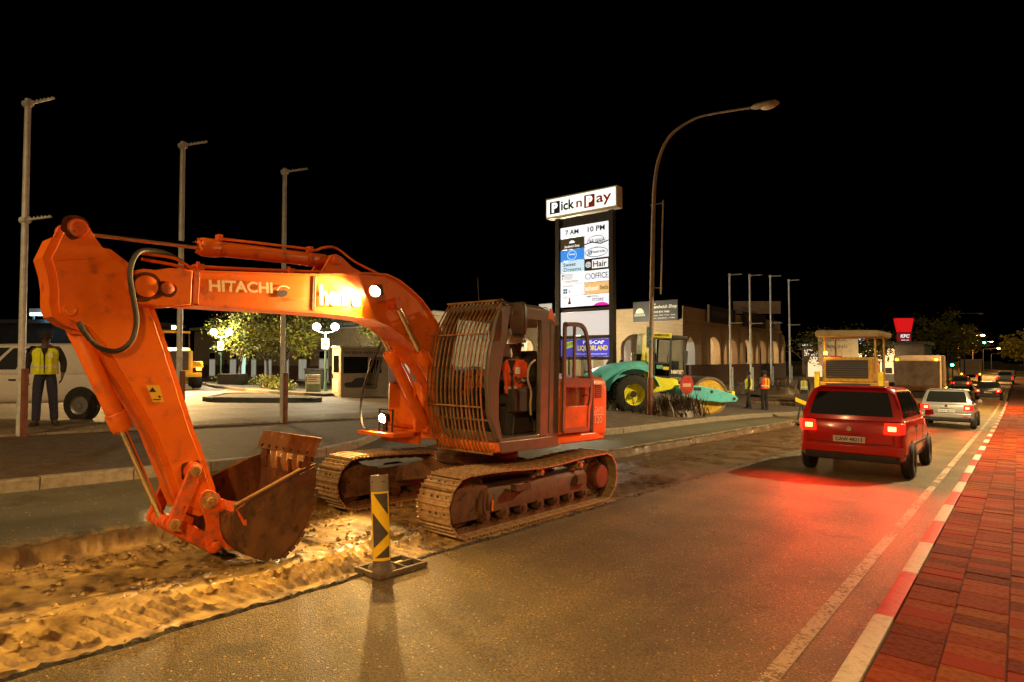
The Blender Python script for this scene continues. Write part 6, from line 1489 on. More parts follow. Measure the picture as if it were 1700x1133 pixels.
tree(-12.4, 57, 'round dark tree between the brick arches and the paver', 4.6, 2.4, 37, n=3000, leaf=.24, group=None, z=-.4, weights=(.3, .1, .6), blossom=False)
tree(-9.8, 58, 'dark tree below the red restaurant sign', 4.4, 2.2, 38, n=2600, leaf=.24, group=None, z=-.6, weights=(.3, .1, .6), blossom=False)
tree(-6.6, 118, 'yellow lit tree above the far truck', 7.5, 2.6, 41, n=2200, leaf=.45, group='lamp lit trees along the far road', z=-1.4, weights=(.2, .8, 0), blossom=False)
tree(-9.0, 100, 'loose yellow tree left of the hanging green signal', 8.6, 2.6, 43, n=1800, leaf=.45, group='lamp lit trees along the far road', z=-1.4, weights=(.3, .65, .05), blossom=False)
tree(.8, 150, 'small yellow tree at the road end beside the far pickup', 7.5, 3.0, 45, n=1800, leaf=.6, group='lamp lit trees along the far road', z=-1.4, weights=(.3, .65, .05), blossom=False)
def shrub(x, y, label, r, h, seed, mats=(LEAFA, LEAFB), dz=0.1):
    S = thing('shrub', label, 'shrub', (x, y, G(x, y) + dz), 0, 'low shrubs under the trees')
    rg = random.Random(seed); cl = [(rg.uniform(-r, r), rg.uniform(-r, r) * .6, rg.uniform(.1, h * .8), 1) for i in range(14)]
    leaves('foliage', list(mats), S, cl, 900, .13, .16, seed); 
    b = MB(); b.cyl((0, 0, -.1), (0, 0, h * .5), .03, n=6); b.build('stem', BARK, S)
shrub(-39.3, 18.9, 'low clipped shrub under the leaning tree', .9, .55, 51)
shrub(-36.2, 19.6, 'low clipped shrub under the middle tree', .9, .55, 52)
shrub(-31.4, 17.6, 'bright little shrub below the yellow-green tree', .55, .75, 53)
shrub(-29.6, 17.1, 'low shrub nearest the notice box', .5, .45, 54)
def blades(name, parent, n, L_, spread, seed, mat, w=.05):
    rg = random.Random(seed); m_ = MB()
    for i in range(n):
        a = rg.uniform(0, 6.283); l = L_ * rg.uniform(.55, 1.1); out = rg.uniform(.15, .85); x0, y0 = rg.gauss(0, spread), rg.gauss(0, spread * .6)
        d = Vector((math.cos(a), math.sin(a), 0)); s = Vector((-d.y, d.x, 0)); rings = []
        for k in range(5):
            t = k / 4; p = Vector((x0, y0, 0)) + d * (l * out * t * t * .9 + l * .15 * t) + Vector((0, 0, l * (t - .30 * out * t * t)))
            ww = w * (1 - t) ** .7 * rg.uniform(.8, 1.1) + .002
            rings.append([p - s * ww / 2, p + s * ww / 2])
        m_.loft(rings, closed=False, cap=False)
    o = m_.build(name, mat, parent, kind='stuff'); return o
ALOE = PM('flax_leaf', (.035, .040, .020), (.06, .058, .028), 6, .5); ALOE2 = PM('bronze_flax_leaf', (.06, .038, .022), (.09, .055, .03), 6, .5)
f1 = thing('flax_clump', 'large dark clump of spiky flax at the lamp post foot', 'plant', (-9.35, 20.35, isl_z(-9.35, 20.35)), R(40), 'spiky flax clumps on the island')
blades('leaves', f1, 380, .95, .46, 61, ALOE2); b = MB(); b.loft([[(r_ * math.cos(t) * 1.5, r_ * math.sin(t), z) for t in [2 * math.pi * i / 14 for i in range(14)]] for r_, z in ((.6, -.05), (.5, .2), (.15, .32))]); b.build('base_clump', ALOE2, f1)
f2 = thing('flax_clump', 'smaller dark flax clump at the foot of the totem post', 'plant', (-11.55, 20.1, isl_z(-11.5, 20.1)), 0, 'spiky flax clumps on the island')
blades('leaves', f2, 120, 1.05, .22, 62, ALOE); b = MB(); b.loft([[(r_ * math.cos(t), r_ * math.sin(t), z) for t in [2 * math.pi * i / 12 for i in range(12)]] for r_, z in ((.35, -.05), (.25, .2), (.1, .3))]); b.build('base_clump', ALOE, f2)
f3 = thing('flax_clump', 'ragged dry flax behind the low stone wall', 'plant', (-11.0, 36.2, .1), R(35), 'spiky flax clumps on the island')
blades('leaves', f3, 260, .8, .9, 63, ALOE2, .04); b = MB(); b.loft([[(r_ * math.cos(t) * 1.7, r_ * math.sin(t), z) for t in [2 * math.pi * i / 14 for i in range(14)]] for r_, z in ((.9, -.3), (.7, .1), (.2, .2))]); b.build('base_clump', ALOE2, f3)
# ================================================================ VEHICLES
RIM = PM('steel_rim', (.30, .29, .28), (.22, .21, .2), 10, .4, .7)
TYRE = PM('tyre_rubber', (.016, .015, .014), (.03, .027, .024), 12, .8, 0, .3, 60)
def wheel(parent, x, y, r, w, side, rim=RIM, n=28):
    b = MB(); b.lathe([(r * .60, -w / 2), (r * .92, -w / 2), (r, -w * .34), (r, w * .34), (r * .92, w / 2), (r * .60, w / 2)], (x, y, r), (0, 1, 0), n, cap=False); t = b.build('wheel', TYRE, parent)
    b = MB(); b.lathe([(.01, w * .30), (r * .18, w * .34), (r * .20, w * .30), (r * .50, w * .28), (r * .58, w * .40), (r * .64, w * .46), (r * .64, w * .0)], (x, y, r), (0, side, 0), n); b.build('rim', rim, t)
    return t
def greenhouse(rb, rt):
    """rb / rt: (x_rear, x_front, half width, z) of the belt and the roof"""
    def P(s, t, d=0.0):
        # s in 0..4 runs round: left side rear->front (0..1), front (1..2), right side (2..3), rear (3..4)
        q = t ** 1.55
        xr, xf, hw, z = lerp(rb[0], rt[0], q), lerp(rb[1], rt[1], t ** 1.12), lerp(rb[2], rt[2], q), lerp(rb[3], rt[3], t)
        k = int(s) % 4; f = s - int(s)
        if k == 0: return Vector((lerp(xr, xf, f), hw + d, z))
        if k == 1: return Vector((xf + d + .10 * (1 - (2 * f - 1) ** 2), lerp(hw, -hw, f), z))
        if k == 2: return Vector((lerp(xf, xr, f), -hw - d, z))
        return Vector((xr - d - .07 * (1 - (2 * f - 1) ** 2), lerp(-hw, hw, f), z))
    return P
BULB = EM('hot_tail_bulb', (1.0, .30, .06), 9.0)
def car(name, label, cat, loc, rz, L_, W_, H_, paint, rear=None, hood=.95, tail=RED_LENS, tail_power=0, wr=.30, belt=.92, style='hatch', group=None, plate=True, glass=DKGLASS, canopy=False, tilt=0):
    C = thing(name, label, cat, loc, rz, group); C.rotation_euler = (0, tilt, rz)
    h = L_ / 2; w = W_ / 2; sill = .24
    def ring(x, k, zs, zb): return [(x, w * .88 * k, zs), (x, w * .97 * k, zs + .08), (x, w * 1.0 * k, zs + .22), (x, w * 1.0 * k, lerp(zs, zb, .62)), (x, w * .985 * k, zb - .10), (x, w * .96 * k, zb - .035), (x, w * .92 * k, zb), (x, -w * .92 * k, zb), (x, -w * .96 * k, zb - .035), (x, -w * .985 * k, zb - .10), (x, -w * 1.0 * k, lerp(zs, zb, .62)), (x, -w * 1.0 * k, zs + .22), (x, -w * .97 * k, zs + .08), (x, -w * .88 * k, zs)]
    if style == 'hatch': st_ = [(-h, .86, .50, belt - .05), (-h + .03, .92, .40, belt - .01), (-h + .10, .965, .31, belt + .015), (-h + .22, .99, .27, belt + .02), (-h + .5, 1, sill, belt + .02), (0, 1, sill, belt), (h * .42, 1, sill, belt - .01), (h * .55, .99, sill, hood), (h - .25, .95, sill + .03, hood - .14), (h - .05, .88, .32, hood - .26), (h, .82, .40, hood - .36)]
    else: st_ = [(-h, .96, .45, belt), (-h + .04, .99, .42, belt + .01), (-h + .5, 1, sill + .14, belt + .01), (0, 1, sill + .10, belt), (h * .40, 1, sill + .10, belt), (h * .52, .99, sill + .1, hood + .02), (h - .18, .96, sill + .12, hood - .05), (h, .90, .46, hood - .22)]
    body = MB().loft([ring(*s) for s in st_]).build('body', paint, C, angle=62)
    if style == 'hatch': rb, rt = (-h + .10, h * .50, w * .93, belt + .005), (-h + .38, h * .10, w * .74, H_)
    else: rb, rt = ((-h * .10 if not canopy else -h + .03), h * .42, w * .94, belt + .005), ((-h * .03 if not canopy else -h + .12), h * .14, w * .80, H_)
    P = greenhouse(rb, rt)
    seq = [.0, .06, .3, .5, .7, .94, 1.0, 1.08, 1.3, 1.5, 1.7, 1.92, 2.0, 2.06, 2.3, 2.5, 2.7, 2.94, 3.0, 3.08, 3.3, 3.5, 3.7, 3.92]
    rings = [[P(s, t) for s in seq] for t in (0, .2, .4, .6, .8, .93)]
    top = [P(s, 1.0) * 1.0 for s in seq]; cx = sum((p.x for p in top)) / len(top)
    rings.append([Vector((cx + (p.x - cx) * .95, p.y * .92, p.z)) for p in top])
    rings.append([Vector((cx + (p.x - cx) * .6, p.y * .55, p.z + .025)) for p in top])
    MB().loft(rings).build('cabin', paint, C, angle=75)
    def pane(s0, s1, t0, t1, nm, mat=glass):
        m_ = MB(); m_.loft([[P(lerp(s0, s1, i / 10), lerp(t0, t1, j / 6), .007) for i in range(11)] for j in range(7)], closed=False, cap=False); m_.build(nm, mat, C, angle=80)
    pane(1.06, 1.94, .08, .90, 'windscreen'); pane(3.08, 3.92, .14, .86, 'rear_window')
    if canopy:
        pane(.60, .74, .14, .86, 'side_window'); pane(.77, .93, .10, .88, 'side_window'); pane(2.07, 2.23, .10, .88, 'side_window'); pane(2.26, 2.40, .14, .86, 'side_window')
    elif style == 'hatch':
        for a, b_ in ((.06, .30), (.33, .60), (.63, .93)):
            pane(a, b_, .10, .88, 'side_window'); pane(3 - b_, 3 - a, .10, .88, 'side_window')
    else:
        pane(.08, .90, .10, .88, 'side_window'); pane(2.10, 2.92, .10, .88, 'side_window')
    ax = (-h + .72, h - .75)
    for x in ax:
        for s_ in (1, -1):
            b = MB(); b.cyl((x, s_ * (w - .10), wr + .01), (x, s_ * (w + .002), wr + .01), wr * 1.14, n=24); b.build('wheel_arch', BLACK, C)
            wheel(C, x, s_ * (w - .045), wr, .19, s_)
    for s_ in (1, -1):
        b = MB()
        if style == 'hatch': b.loft([[(-h - .012, s_ * w * .62, belt - .22), (-h - .012, s_ * w * .90, belt - .22), (-h + .10, s_ * w * .985, belt - .20)], [(-h - .004, s_ * w * .64, belt - .02), (-h - .004, s_ * w * .91, belt - .02), (-h + .12, s_ * w * .99, belt - .02)]], closed=True)
        else: b.bb(-h - .012, -h + .03, s_ * w * .80, s_ * w * .965, belt - .38, belt - .06)
        b.build('tail_light', tail, C, bev=.008)
        if tail_power > 20:
            b = MB(); b.bb(-h - .018, -h - .008, s_ * w * .70, s_ * w * .84, belt - .16, belt - .08); b.build('tail_bulb', BULB, C, bev=.003)
        if tail_power: l = light('SPOT', 'tail_light_glow', C, (-h - .10, s_ * w * .78, belt - .12), tail_power, (1.0, .03, .01), .25, (0, R(82), 0), 150, 1.0)
        b = MB(); b.loft([[(h - .16, s_ * w * .62, hood - .34), (h - .10, s_ * w * .86, hood - .32), (h - .22, s_ * w * .94, hood - .30)], [(h - .22, s_ * w * .60, hood - .20), (h - .18, s_ * w * .84, hood - .20), (h - .30, s_ * w * .93, hood - .19)]]); b.build('headlight', PM('headlight_glass', (.6, .6, .6), None, rough=.1), C)
        b = MB(); b.loft([[(h * .36, s_ * (w + .01), belt + .04), (h * .36, s_ * (w + .17), belt + .06), (h * .36 - .06, s_ * (w + .17), belt + .06), (h * .36 - .06, s_ * (w + .01), belt + .04)], [(h * .36, s_ * (w + .02), belt + .16), (h * .36, s_ * (w + .16), belt + .17), (h * .36 - .06, s_ * (w + .16), belt + .17), (h * .36 - .06, s_ * (w + .02), belt + .16)]]); b.build('mirror', paint, C, bev=.015)
        for x0_, x1_ in ((-.55, .38), (.40, h * .44)):
            b = MB(); b.bb(x0_, x0_ + .012, s_ * w * .997, s_ * (w * 1.002), .36, belt - .05); b.build('door_gap', BLACK, body)
            b = MB(); b.bb(x0_ + .06, x0_ + .22, s_ * w * .995, s_ * (w + .02), belt - .14, belt - .11); b.build('door_handle', paint if style == 'hatch' else BLACK, body, bev=.006)
    b = MB(); b.loft([[(-h - .05, y, z) for y, z in ((w * .9, .42), (-w * .9, .42))] + [(-h + .1, y, z) for y, z in ((-w * .97, .42), (w * .97, .42))], [(-h - .06, y, z) for y, z in ((w * .9, .58), (-w * .9, .58))] + [(-h + .1, y, z) for y, z in ((-w * .98, .58), (w * .98, .58))]]); b.build('rear_bumper', paint if style == 'hatch' else PM('chrome_bumper', (.4, .4, .4), None, rough=.3, metal=.8), C, bev=.02)
    if plate:
        b = MB(); b.bb(-h - .035, -h - .02, -.26, .26, .62, .73); pl = b.build('number_plate', PM('number_plate', (.62, .60, .52), None, rough=.4), C)
        text('CAW 48213', BLACK_INK, pl, (-h - .037, 0, .675), (R(90), 0, R(-90)), .44, .065, .02)
    if style == 'hatch':
        for (y0_, y1_, z0_, z1_) in ((-w * .80, -w * .79, .62, belt - .02), (w * .79, w * .80, .62, belt - .02), (-w * .80, w * .80, .605, .617)):
            b = MB(); b.bb(-h - .009, -h + .05, y0_, y1_, z0_, z1_); b.build('tailgate_gap', BLACK, body)
        b = MB(); b.bb(-h - .03, -h - .005, -.20, .20, .775, .80); b.build('tailgate_handle', paint, body, bev=.008)
        b = MB(); b.cyl((-h - .014, 0, .865), (-h - .004, 0, .865), .045, n=20); b.build('badge', CHROME, body)
        b = MB(); b.loft([[(-h - .055, y, z) for y, z in ((w * .82, .30), (-w * .82, .30))] + [(-h + .2, y, z) for y, z in ((-w * .9, .28), (w * .9, .28))], [(-h - .065, y, z) for y, z in ((w * .86, .42), (-w * .86, .42))] + [(-h + .2, y, z) for y, z in ((-w * .93, .42), (w * .93, .42))]]); b.build('lower_valance', BLACK, C, bev=.02)
        for s_ in (1, -1):
            b = MB(); b.bb(-h - .068, -h - .06, s_ * w * .62, s_ * w * .80, .455, .49); b.build('bumper_reflector', PM('red_reflector', (.5, .01, .01), None, rough=.2), C)
            b = MB(); b.bb(-h + .9, h - 1.1, s_ * w * .998, s_ * (w + .012), .56, .60); b.build('rub_strip', BLACK, C, bev=.005)
        b = MB(); b.loft([[(rt[0] - .10, w * .62, H_ - .015), (rt[0] - .10, -w * .62, H_ - .015), (rt[0] + .12, -w * .66, H_ + .005), (rt[0] + .12, w * .66, H_ + .005)], [(rt[0] - .10, w * .62, H_ + .012), (rt[0] - .10, -w * .62, H_ + .012), (rt[0] + .12, -w * .66, H_ + .03), (rt[0] + .12, w * .66, H_ + .03)]]); b.build('roof_spoiler', paint, C, bev=.01)
        b = MB(); b.bb(rt[0] - .06, rt[0] - .045, -.18, .18, H_ - .075, H_ - .045); b.build('high_stop_light', tail, C)
        b = MB(); b.tube([(-h + .12, .0, belt + .10), (-h + .17, .30, belt + .17)], .008, 6); b.build('rear_wiper', BLACK, C)
        b = MB(); b.cyl((-h - .04, -.45, .34), (-h + .2, -.45, .34), .03, n=10); b.build('exhaust', RIM, C)
    return C, body
# red hatchback driving off (rear towards the viewer)
yy = 14.6
car('red_car', 'red hatchback driving away with its tail lights glowing', 'car', (-2.42, yy, G(-2.4, yy) + .0), R(90), 4.0, 1.76, 1.62, RED_PAINT, tail_power=380, belt=1.02, hood=1.02, wr=.31, tilt=math.atan(SL))
# silver hatchback behind it
yy = 31.0
car('silver_car', 'pale silver hatchback braking beyond the red car', 'car', (-2.2, yy, G(-2.2, yy)), R(90), 3.9, 1.70, 1.50, GREY_PAINT, tail_power=110, tilt=math.atan(SL))
# far pickup, on the right
car('far_pickup', 'white double-cab pickup far off at the road end', 'pickup', (-.6 - .9, 109, G(-1.5, 109)), R(90), 5.0, 1.85, 1.80, WHITE_PAINT, style='pickup', belt=1.12, hood=1.12, wr=.38, tail=RED_LENS, tail_power=10)
# white pickup with a canopy parked behind the man
pk, bd = car('parked_pickup', 'white pickup with a canopy parked in the car park at left', 'pickup', (-17.35, 3.78, G(-17.0, 4.0) - .02), R(39.5 + 180 - 3), 5.3, 1.72, 1.62, WHITE_PAINT, style='pickup', belt=.98, hood=1.0, wr=.33, tail=PM('unlit_red_lens', (.25, .02, .015), None, rough=.3), canopy=True, plate=False)
b = MB(); b.tube([(-2.45, .1, .45), (-2.62, .1, .45), (-2.64, .1, .52)], .025, 8); b.sphere((-2.64, .1, .55), .035, 10, 6); b.build('tow_ball', BLACK, pk)
# silver car nose-on half hidden behind the boom rams
car('parked_silver_car', 'grey parked car showing between kiosk and excavator cage', 'car', (-24.2, 24.5, G(-24.2, 24.5)), R(39.5 + 180), 4.2, 1.7, 1.45, GREY_PAINT, tail=PM('unlit_red_lens', (.25, .02, .015), None, rough=.3), plate=False)
car('far_grey_car', 'small grey car queuing behind the box truck, left of the far pickup', 'car', (-4.9, 84, G(-4.9, 84)), R(90), 3.9, 1.70, 1.50, GREY_PAINT, tail_power=30)
car('far_dark_car', 'small dark car in the near lane before the far pickup', 'car', (-2.0, 66, G(-2.0, 66)), R(90), 4.0, 1.72, 1.48, PM('dark_blue_car_paint', (.03, .035, .05), None, rough=.25), tail_power=30)
# far box truck seen from behind
FT = thing('box_truck', 'yellow-white box truck stopped far off at the crossing', 'truck', (-5.6, 118, G(-5.6, 118)), R(90))
b = MB(); b.bb(-3.0, 1.2, -1.22, 1.22, 1.0, 3.35); bx_ = b.build('cargo_box', PM('pale_cargo_box', (.60, .52, .36), (.5, .43, .3), 2, .6), FT, bev=.03)
text('CARTAGE', PM('amber_lettering', (.75, .35, .03), None, rough=.5), bx_, (-3.02, 0, 2.25), (R(90), 0, R(-90)), 1.8, .3, .03)
b = MB(); b.loft([[(1.3, w, z) for w, z in ((-1.1, .6), (1.1, .6), (1.1, 2.3), (-1.1, 2.3))], [(3.0, w, z) for w, z in ((-1.1, .6), (1.1, .6), (1.1, 1.7), (-1.1, 1.7))]]); b.build('cab', WHITE_PAINT, FT, bev=.05)
b = MB(); b.bb(-2.9, 2.9, -.45, .45, .6, .98); b.build('chassis', DARK, FT)
for s_ in (1, -1):
    b = MB(); b.bb(-3.04, -3.0, s_ * .75 - .12, s_ * .75 + .12, .78, .95); b.build('tail_light', RED_LENS, FT)
    b = MB(); b.bb(-3.04, -3.0, s_ * 1.1 - .08, s_ * 1.1 + .08, 1.02, 1.2); b.build('amber_marker', AMBER, FT)
    for x in (-1.8, 2.0): wheel(FT, x, s_ * .95, .45, .3, s_)
b = MB(); b.box((-3.4, 1.6, 2.5), (.1, .5, .9)); b.build('mirror_board', PM('amber_board', (.7, .45, .03), None, rough=.5), FT)
# ---- tipper truck behind the paver
TP_ = thing('tipper_truck', 'grey tipper truck with its raised bin beyond the paver', 'truck', (-4.9, 47.5, G(-4.9, 47.5)), R(92))
BIN = PM('dusty_grey_bin', (.22, .16, .10), (.15, .11, .07), 3, .7, 0, .2, 15)
b = MB(); b.loft([[(-3.2, w, z) for w, z in ((-1.15, 1.5), (1.15, 1.5), (1.2, 3.0), (-1.2, 3.0))], [(-2.5, w, z) for w, z in ((-1.15, 1.1), (1.15, 1.1), (1.2, 3.25), (-1.2, 3.25))], [(1.6, w, z) for w, z in ((-1.15, 1.15), (1.15, 1.15), (1.2, 3.35), (-1.2, 3.35))]]); bn2 = b.build('bin', BIN, TP_, bev=.04)
for x in (-2.0, -1.0, 0, 1.0):
    for s_ in (1, -1):
        b = MB(); b.bb(x - .06, x + .06, s_ * 1.2, s_ * 1.27, 1.2, 3.3); b.build('rib', BIN, bn2)
b = MB(); b.bb(-2.6, 4.0, -.45, .45, .7, 1.08); b.build('chassis', DARK, TP_)
b = MB(); b.loft([[(1.9, w, z) for w, z in ((-1.2, .7), (1.2, .7), (1.15, 3.0), (-1.15, 3.0))], [(3.9, w, z) for w, z in ((-1.2, .7), (1.2, .7), (1.1, 2.6), (-1.1, 2.6))]]); b.build('cab', WHITE_PAINT, TP_, bev=.06)
for s_ in (1, -1):
    for x in (-1.9, -.6, 3.0): wheel(TP_, x, s_ * .98, .5, .32, s_)
    b = MB(); b.bb(-2.66, -2.6, s_ * .9 - .12, s_ * .9 + .12, .85, 1.0); b.build('tail_light', RED_LENS, TP_)
    b = MB(); b.bb(-3.24, -3.2, s_ * 1.0 - .07, s_ * 1.0 + .07, 3.02, 3.12); b.build('amber_marker', AMBER, TP_)
    for q_ in (-1.5, 0.0, 1.5):
        b = MB(); b.bb(q_ - .06, q_ + .06, s_ * 1.275, s_ * 1.30, 1.22, 1.30); b.build('side_marker', AMBER, TP_)
# ---- asphalt paver
PVY = 33.0
PV = thing('asphalt_paver', 'yellow paving machine with a canopy roof and orange beacon', 'paver', (-6.35, PVY, G(-6.35, PVY)), R(90))
# local x points up the street (away from the viewer); the rear faces the viewer
CDK = PM('navy_machine_panel', (.03, .028, .045), (.045, .04, .055), 4, .5)
b = MB(); b.bb(0, 3.2, -1.25, 1.25, .55, 1.55); hb = b.build('hull', CAT_PAINT, PV, bev=.05)
b = MB(); b.bb(-.05, .02, -.95, .95, 1.10, 1.5); np_ = b.build('name_panel', CDK, PV, bev=.01)
text('CATERPILLAR', WHITE_VINYL, np_, (-.056, -.05, 1.27), (R(90), 0, R(-90)), 1.35, .20, .03)
b = MB(); b.loft([[(.15, w, z) for w, z in ((-1.05, 1.55), (1.15, 1.55), (1.1, 2.75), (-1.0, 2.75))], [(1.9, w, z) for w, z in ((-1.05, 1.55), (1.15, 1.55), (1.1, 2.75), (-1.0, 2.75))]]); eg = b.build('engine_housing', CAT_PAINT, PV, bev=.05)
b = MB(); b.bb(.10, .16, -.85, .95, 1.75, 2.62); gr_ = b.build('grille', PM('grille_dark', (.035, .03, .03), None, rough=.6), eg)
for i in range(8):
    b = MB(); b.box((.085, .05, 1.82 + i * .105), (.05, 1.74, .03), (0, R(30), 0)); b.build('slat', PM('grille_slat', (.07, .055, .05), None, rough=.6), gr_)
for s_ in (1, -1):
    b = MB(); b.bb(-.02, .25, s_ * 1.27, s_ * 1.47, .5, 2.05); b.build('side_step', YELLOW_PAINT, PV, bev=.02)
    for x in (.5, 2.9):
        b = MB(); b.cyl((x, s_ * 1.1, 2.0 if x < 1 else 1.5), (x, s_ * 1.1, 3.85), .045, n=8); b.build('canopy_post', CAT_PAINT, PV)
    tr = MB(); tr.loft([[(x, s_ * 1.28, z) for x, z in [(.3 + .35 + .35 * math.cos(t), .36 + .35 * math.sin(t)) for t in [math.pi / 2 + math.pi * i / 8 for i in range(9)]] + [(2.8 + .35 * math.cos(t), .36 + .35 * math.sin(t)) for t in [-math.pi / 2 + math.pi * i / 8 for i in range(9)]]], [(x, s_ * .92, z) for x, z in [(.3 + .35 + .35 * math.cos(t), .36 + .35 * math.sin(t)) for t in [math.pi / 2 + math.pi * i / 8 for i in range(9)]] + [(2.8 + .35 * math.cos(t), .36 + .35 * math.sin(t)) for t in [-math.pi / 2 + math.pi * i / 8 for i in range(9)]]]]); tr.build('crawler', BLACK, PV)
CANV = PM('tan_canvas_roof', (.34, .24, .11), (.26, .18, .08), 3, .8)
b = MB(); b.loft([[(x, w, z) for w, z in ((-1.35, 3.75), (1.35, 3.80), (1.42, 4.0), (1.30, 4.14), (-1.30, 4.06), (-1.42, 3.95))] for x in (-.1, 3.3)]); b.build('canopy_roof', CANV, PV, bev=.05)
b = MB(); b.cyl((.25, 1.0, 2.75), (.25, 1.0, 2.88), .05, n=8); b.build('beacon_stem', BLACK, PV)
b = MB(); b.cyl((.25, 1.0, 2.88), (.25, 1.0, 3.04), .075, .06, n=12); b.build('beacon', AMBER, PV)
light('POINT', 'beacon_light', PV, (.0, 1.05, 3.0), 30, (1.0, .42, .05), .1)
# screed and hopper trimmings
b = MB(); b.loft([[(-1.0, w, z) for w, z in ((-1.5, .08), (1.5, .08), (1.5, .45), (-1.5, .45))], [(-.3, w, z) for w, z in ((-1.5, .08), (1.5, .08), (1.5, .85), (-1.5, .85))]]); b.build('screed', YELLOW_PAINT, PV, bev=.03)
for s_ in (1, -1):
    b = MB(); b.tube(smooth_path([(-.9, s_ * 1.3, .5), (-.8, s_ * 1.35, 1.0), (-.3, s_ * 1.35, 1.15), (.1, s_ * 1.3, 1.1)], 3), .03, 8); b.build('handrail', CAT_PAINT, PV)
    b = MB(); b.prism([(-.10, .55), (-.02, .55), (-.02, 1.08), (-.16, 1.08)], s_ * .55, s_ * 1.2, 'xz'); b.build('rear_plate', YELLOW_PAINT, PV)
b = MB(); b.sphere((-.12, .15, .95), .09, 10, 7); b.build('rear_lamp', PM('lamp_lens', (.6, .55, .4), None, rough=.2), PV)
light('SPOT', 'paver_work_light', PV, (-.3, .9, 2.6), 160, (1.0, .7, .3), .06, (0, R(35), 0), 130, .6)
# ---- single drum roller
RX, RY = -11.6, 20.9
ro = thing('drum_roller', 'teal and lime single-drum road roller parked on the island', 'roller', (RX, RY, isl_z(-10.4, 21.6) - .03), R(46))
ro.rotation_euler = (0, math.atan(.03), R(46)); ro.scale = (.95,) * 3
DX = 3.05
for s_ in (1, -1):
    w_ = MB(); r_ = .76
    w_.lathe([(.42, -.26), (.66, -.27), (.74, -.22), (.76, -.10), (.76, .10), (.74, .22), (.66, .27), (.42, .26)], (0, s_ * .80, .76), (0, 1, 0), 36, cap=False); tw = w_.build('tyre', TYRE, ro)
    for i in range(18):
        a = 2 * math.pi * i / 18; m_ = MB(); m_.box((0, 0, 0), (.10, .22, .05)); o = m_.build('lug', TYRE, tw, bev=.008)
        o.location = (math.cos(a) * .765, s_ * .80 + .11, .76 + math.sin(a) * .765); o.rotation_euler = (0, -a + math.pi / 2, R(30))
        o2 = share('lug', o.data, tw, (math.cos(a + .17) * .765, s_ * .80 - .11, .76 + math.sin(a + .17) * .765), (0, -a - .17 + math.pi / 2, R(-30)))
        md = o2.modifiers.new('bevel', 'BEVEL'); md.width = .008
    w_ = MB(); w_.lathe([(.01, .10), (.13, .10), (.14, .02), (.36, .02), (.40, .20), (.44, .22), (.44, .0)], (0, s_ * .82, .76), (0, s_, 0), 30); rm = w_.build('rim', LIME_PAINT, ro)
    w_ = MB(); w_.lathe([(.01, .06), (.12, .05), (.13, -.02)], (0, s_ * .93, .76), (0, s_, 0), 16); w_.build('hub', DARK, rm)
# rear hood (teal) curving over the wheels
b = MB(); rings = []
for x, zt_, zb_ in ((-1.75, 1.15, .75), (-1.60, 1.50, .62), (-1.1, 1.78, .9), (-.6, 1.92, 1.35), (0.0, 2.02, 1.55), (.55, 2.08, 1.50), (.70, 2.08, 1.2)):
    rings.append([(x, .78, zb_), (x, .80, zt_ - .22), (x, .62, zt_ - .04), (x, .3, zt_), (x, -.3, zt_), (x, -.62, zt_ - .04), (x, -.80, zt_ - .22), (x, -.78, zb_)])
b.loft(rings); hdp = b.build('hood', TEAL, ro, angle=40)
for s_ in (1, -1):
    n = 16; arcs = [(.02 + 1.03 * math.cos(R(lerp(172, 20, i / n))), .72 + 1.02 * math.sin(R(lerp(172, 20, i / n)))) for i in range(n + 1)]
    b = MB(); b.loft([[(x, s_ * .58, z), (x, s_ * 1.08, z), (x + 0, s_ * 1.08, z + .05), (x, s_ * .58, z + .06)] for x, z in arcs]); b.build('fender', TEAL, ro, angle=50)
b = MB(); b.cyl((.15, -.2, 2.0), (.15, -.2, 2.42), .06, n=10); b.build('exhaust', RIM, ro)
b = MB(); b.cyl((.55, .25, 2.05), (.55, .25, 2.25), .10, n=12); b.cyl((.55, .25, 2.25), (.55, .25, 2.34), .17, n=14); b.build('air_intake', BLACK, ro)
# lime frame, cab
b = MB(); b.loft([[(.45, w, z) for w, z in ((-.80, .75), (.80, .75), (.80, 1.62), (-.80, 1.62))], [(1.0, w, z) for w, z in ((-.80, .85), (.80, .85), (.80, 1.45), (-.80, 1.45))], [(1.75, w, z) for w, z in ((-.70, 1.0), (.70, 1.0), (.72, 1.42), (-.72, 1.42))], [(2.0, w, z) for w, z in ((-.55, 1.15), (.55, 1.15), (.55, 1.40), (-.55, 1.40))]]); b.build('rear_frame', LIME_PAINT, ro, bev=.03)
b = MB(); b.loft([[(.62, w, z) for w, z in ((-.78, 1.50), (.78, 1.50), (.74, 3.10), (-.74, 3.10))], [(.80, w, z) for w, z in ((-.78, 1.45), (.78, 1.45), (.74, 3.10), (-.74, 3.10))]]); b.build('cab_back', LIME_PAINT, ro, bev=.02)
CF = PM('cab_frame_dark', (.03, .03, .032), None, rough=.4)
cabr = bpy.data.objects.new('cab', None); link(cabr, ro)
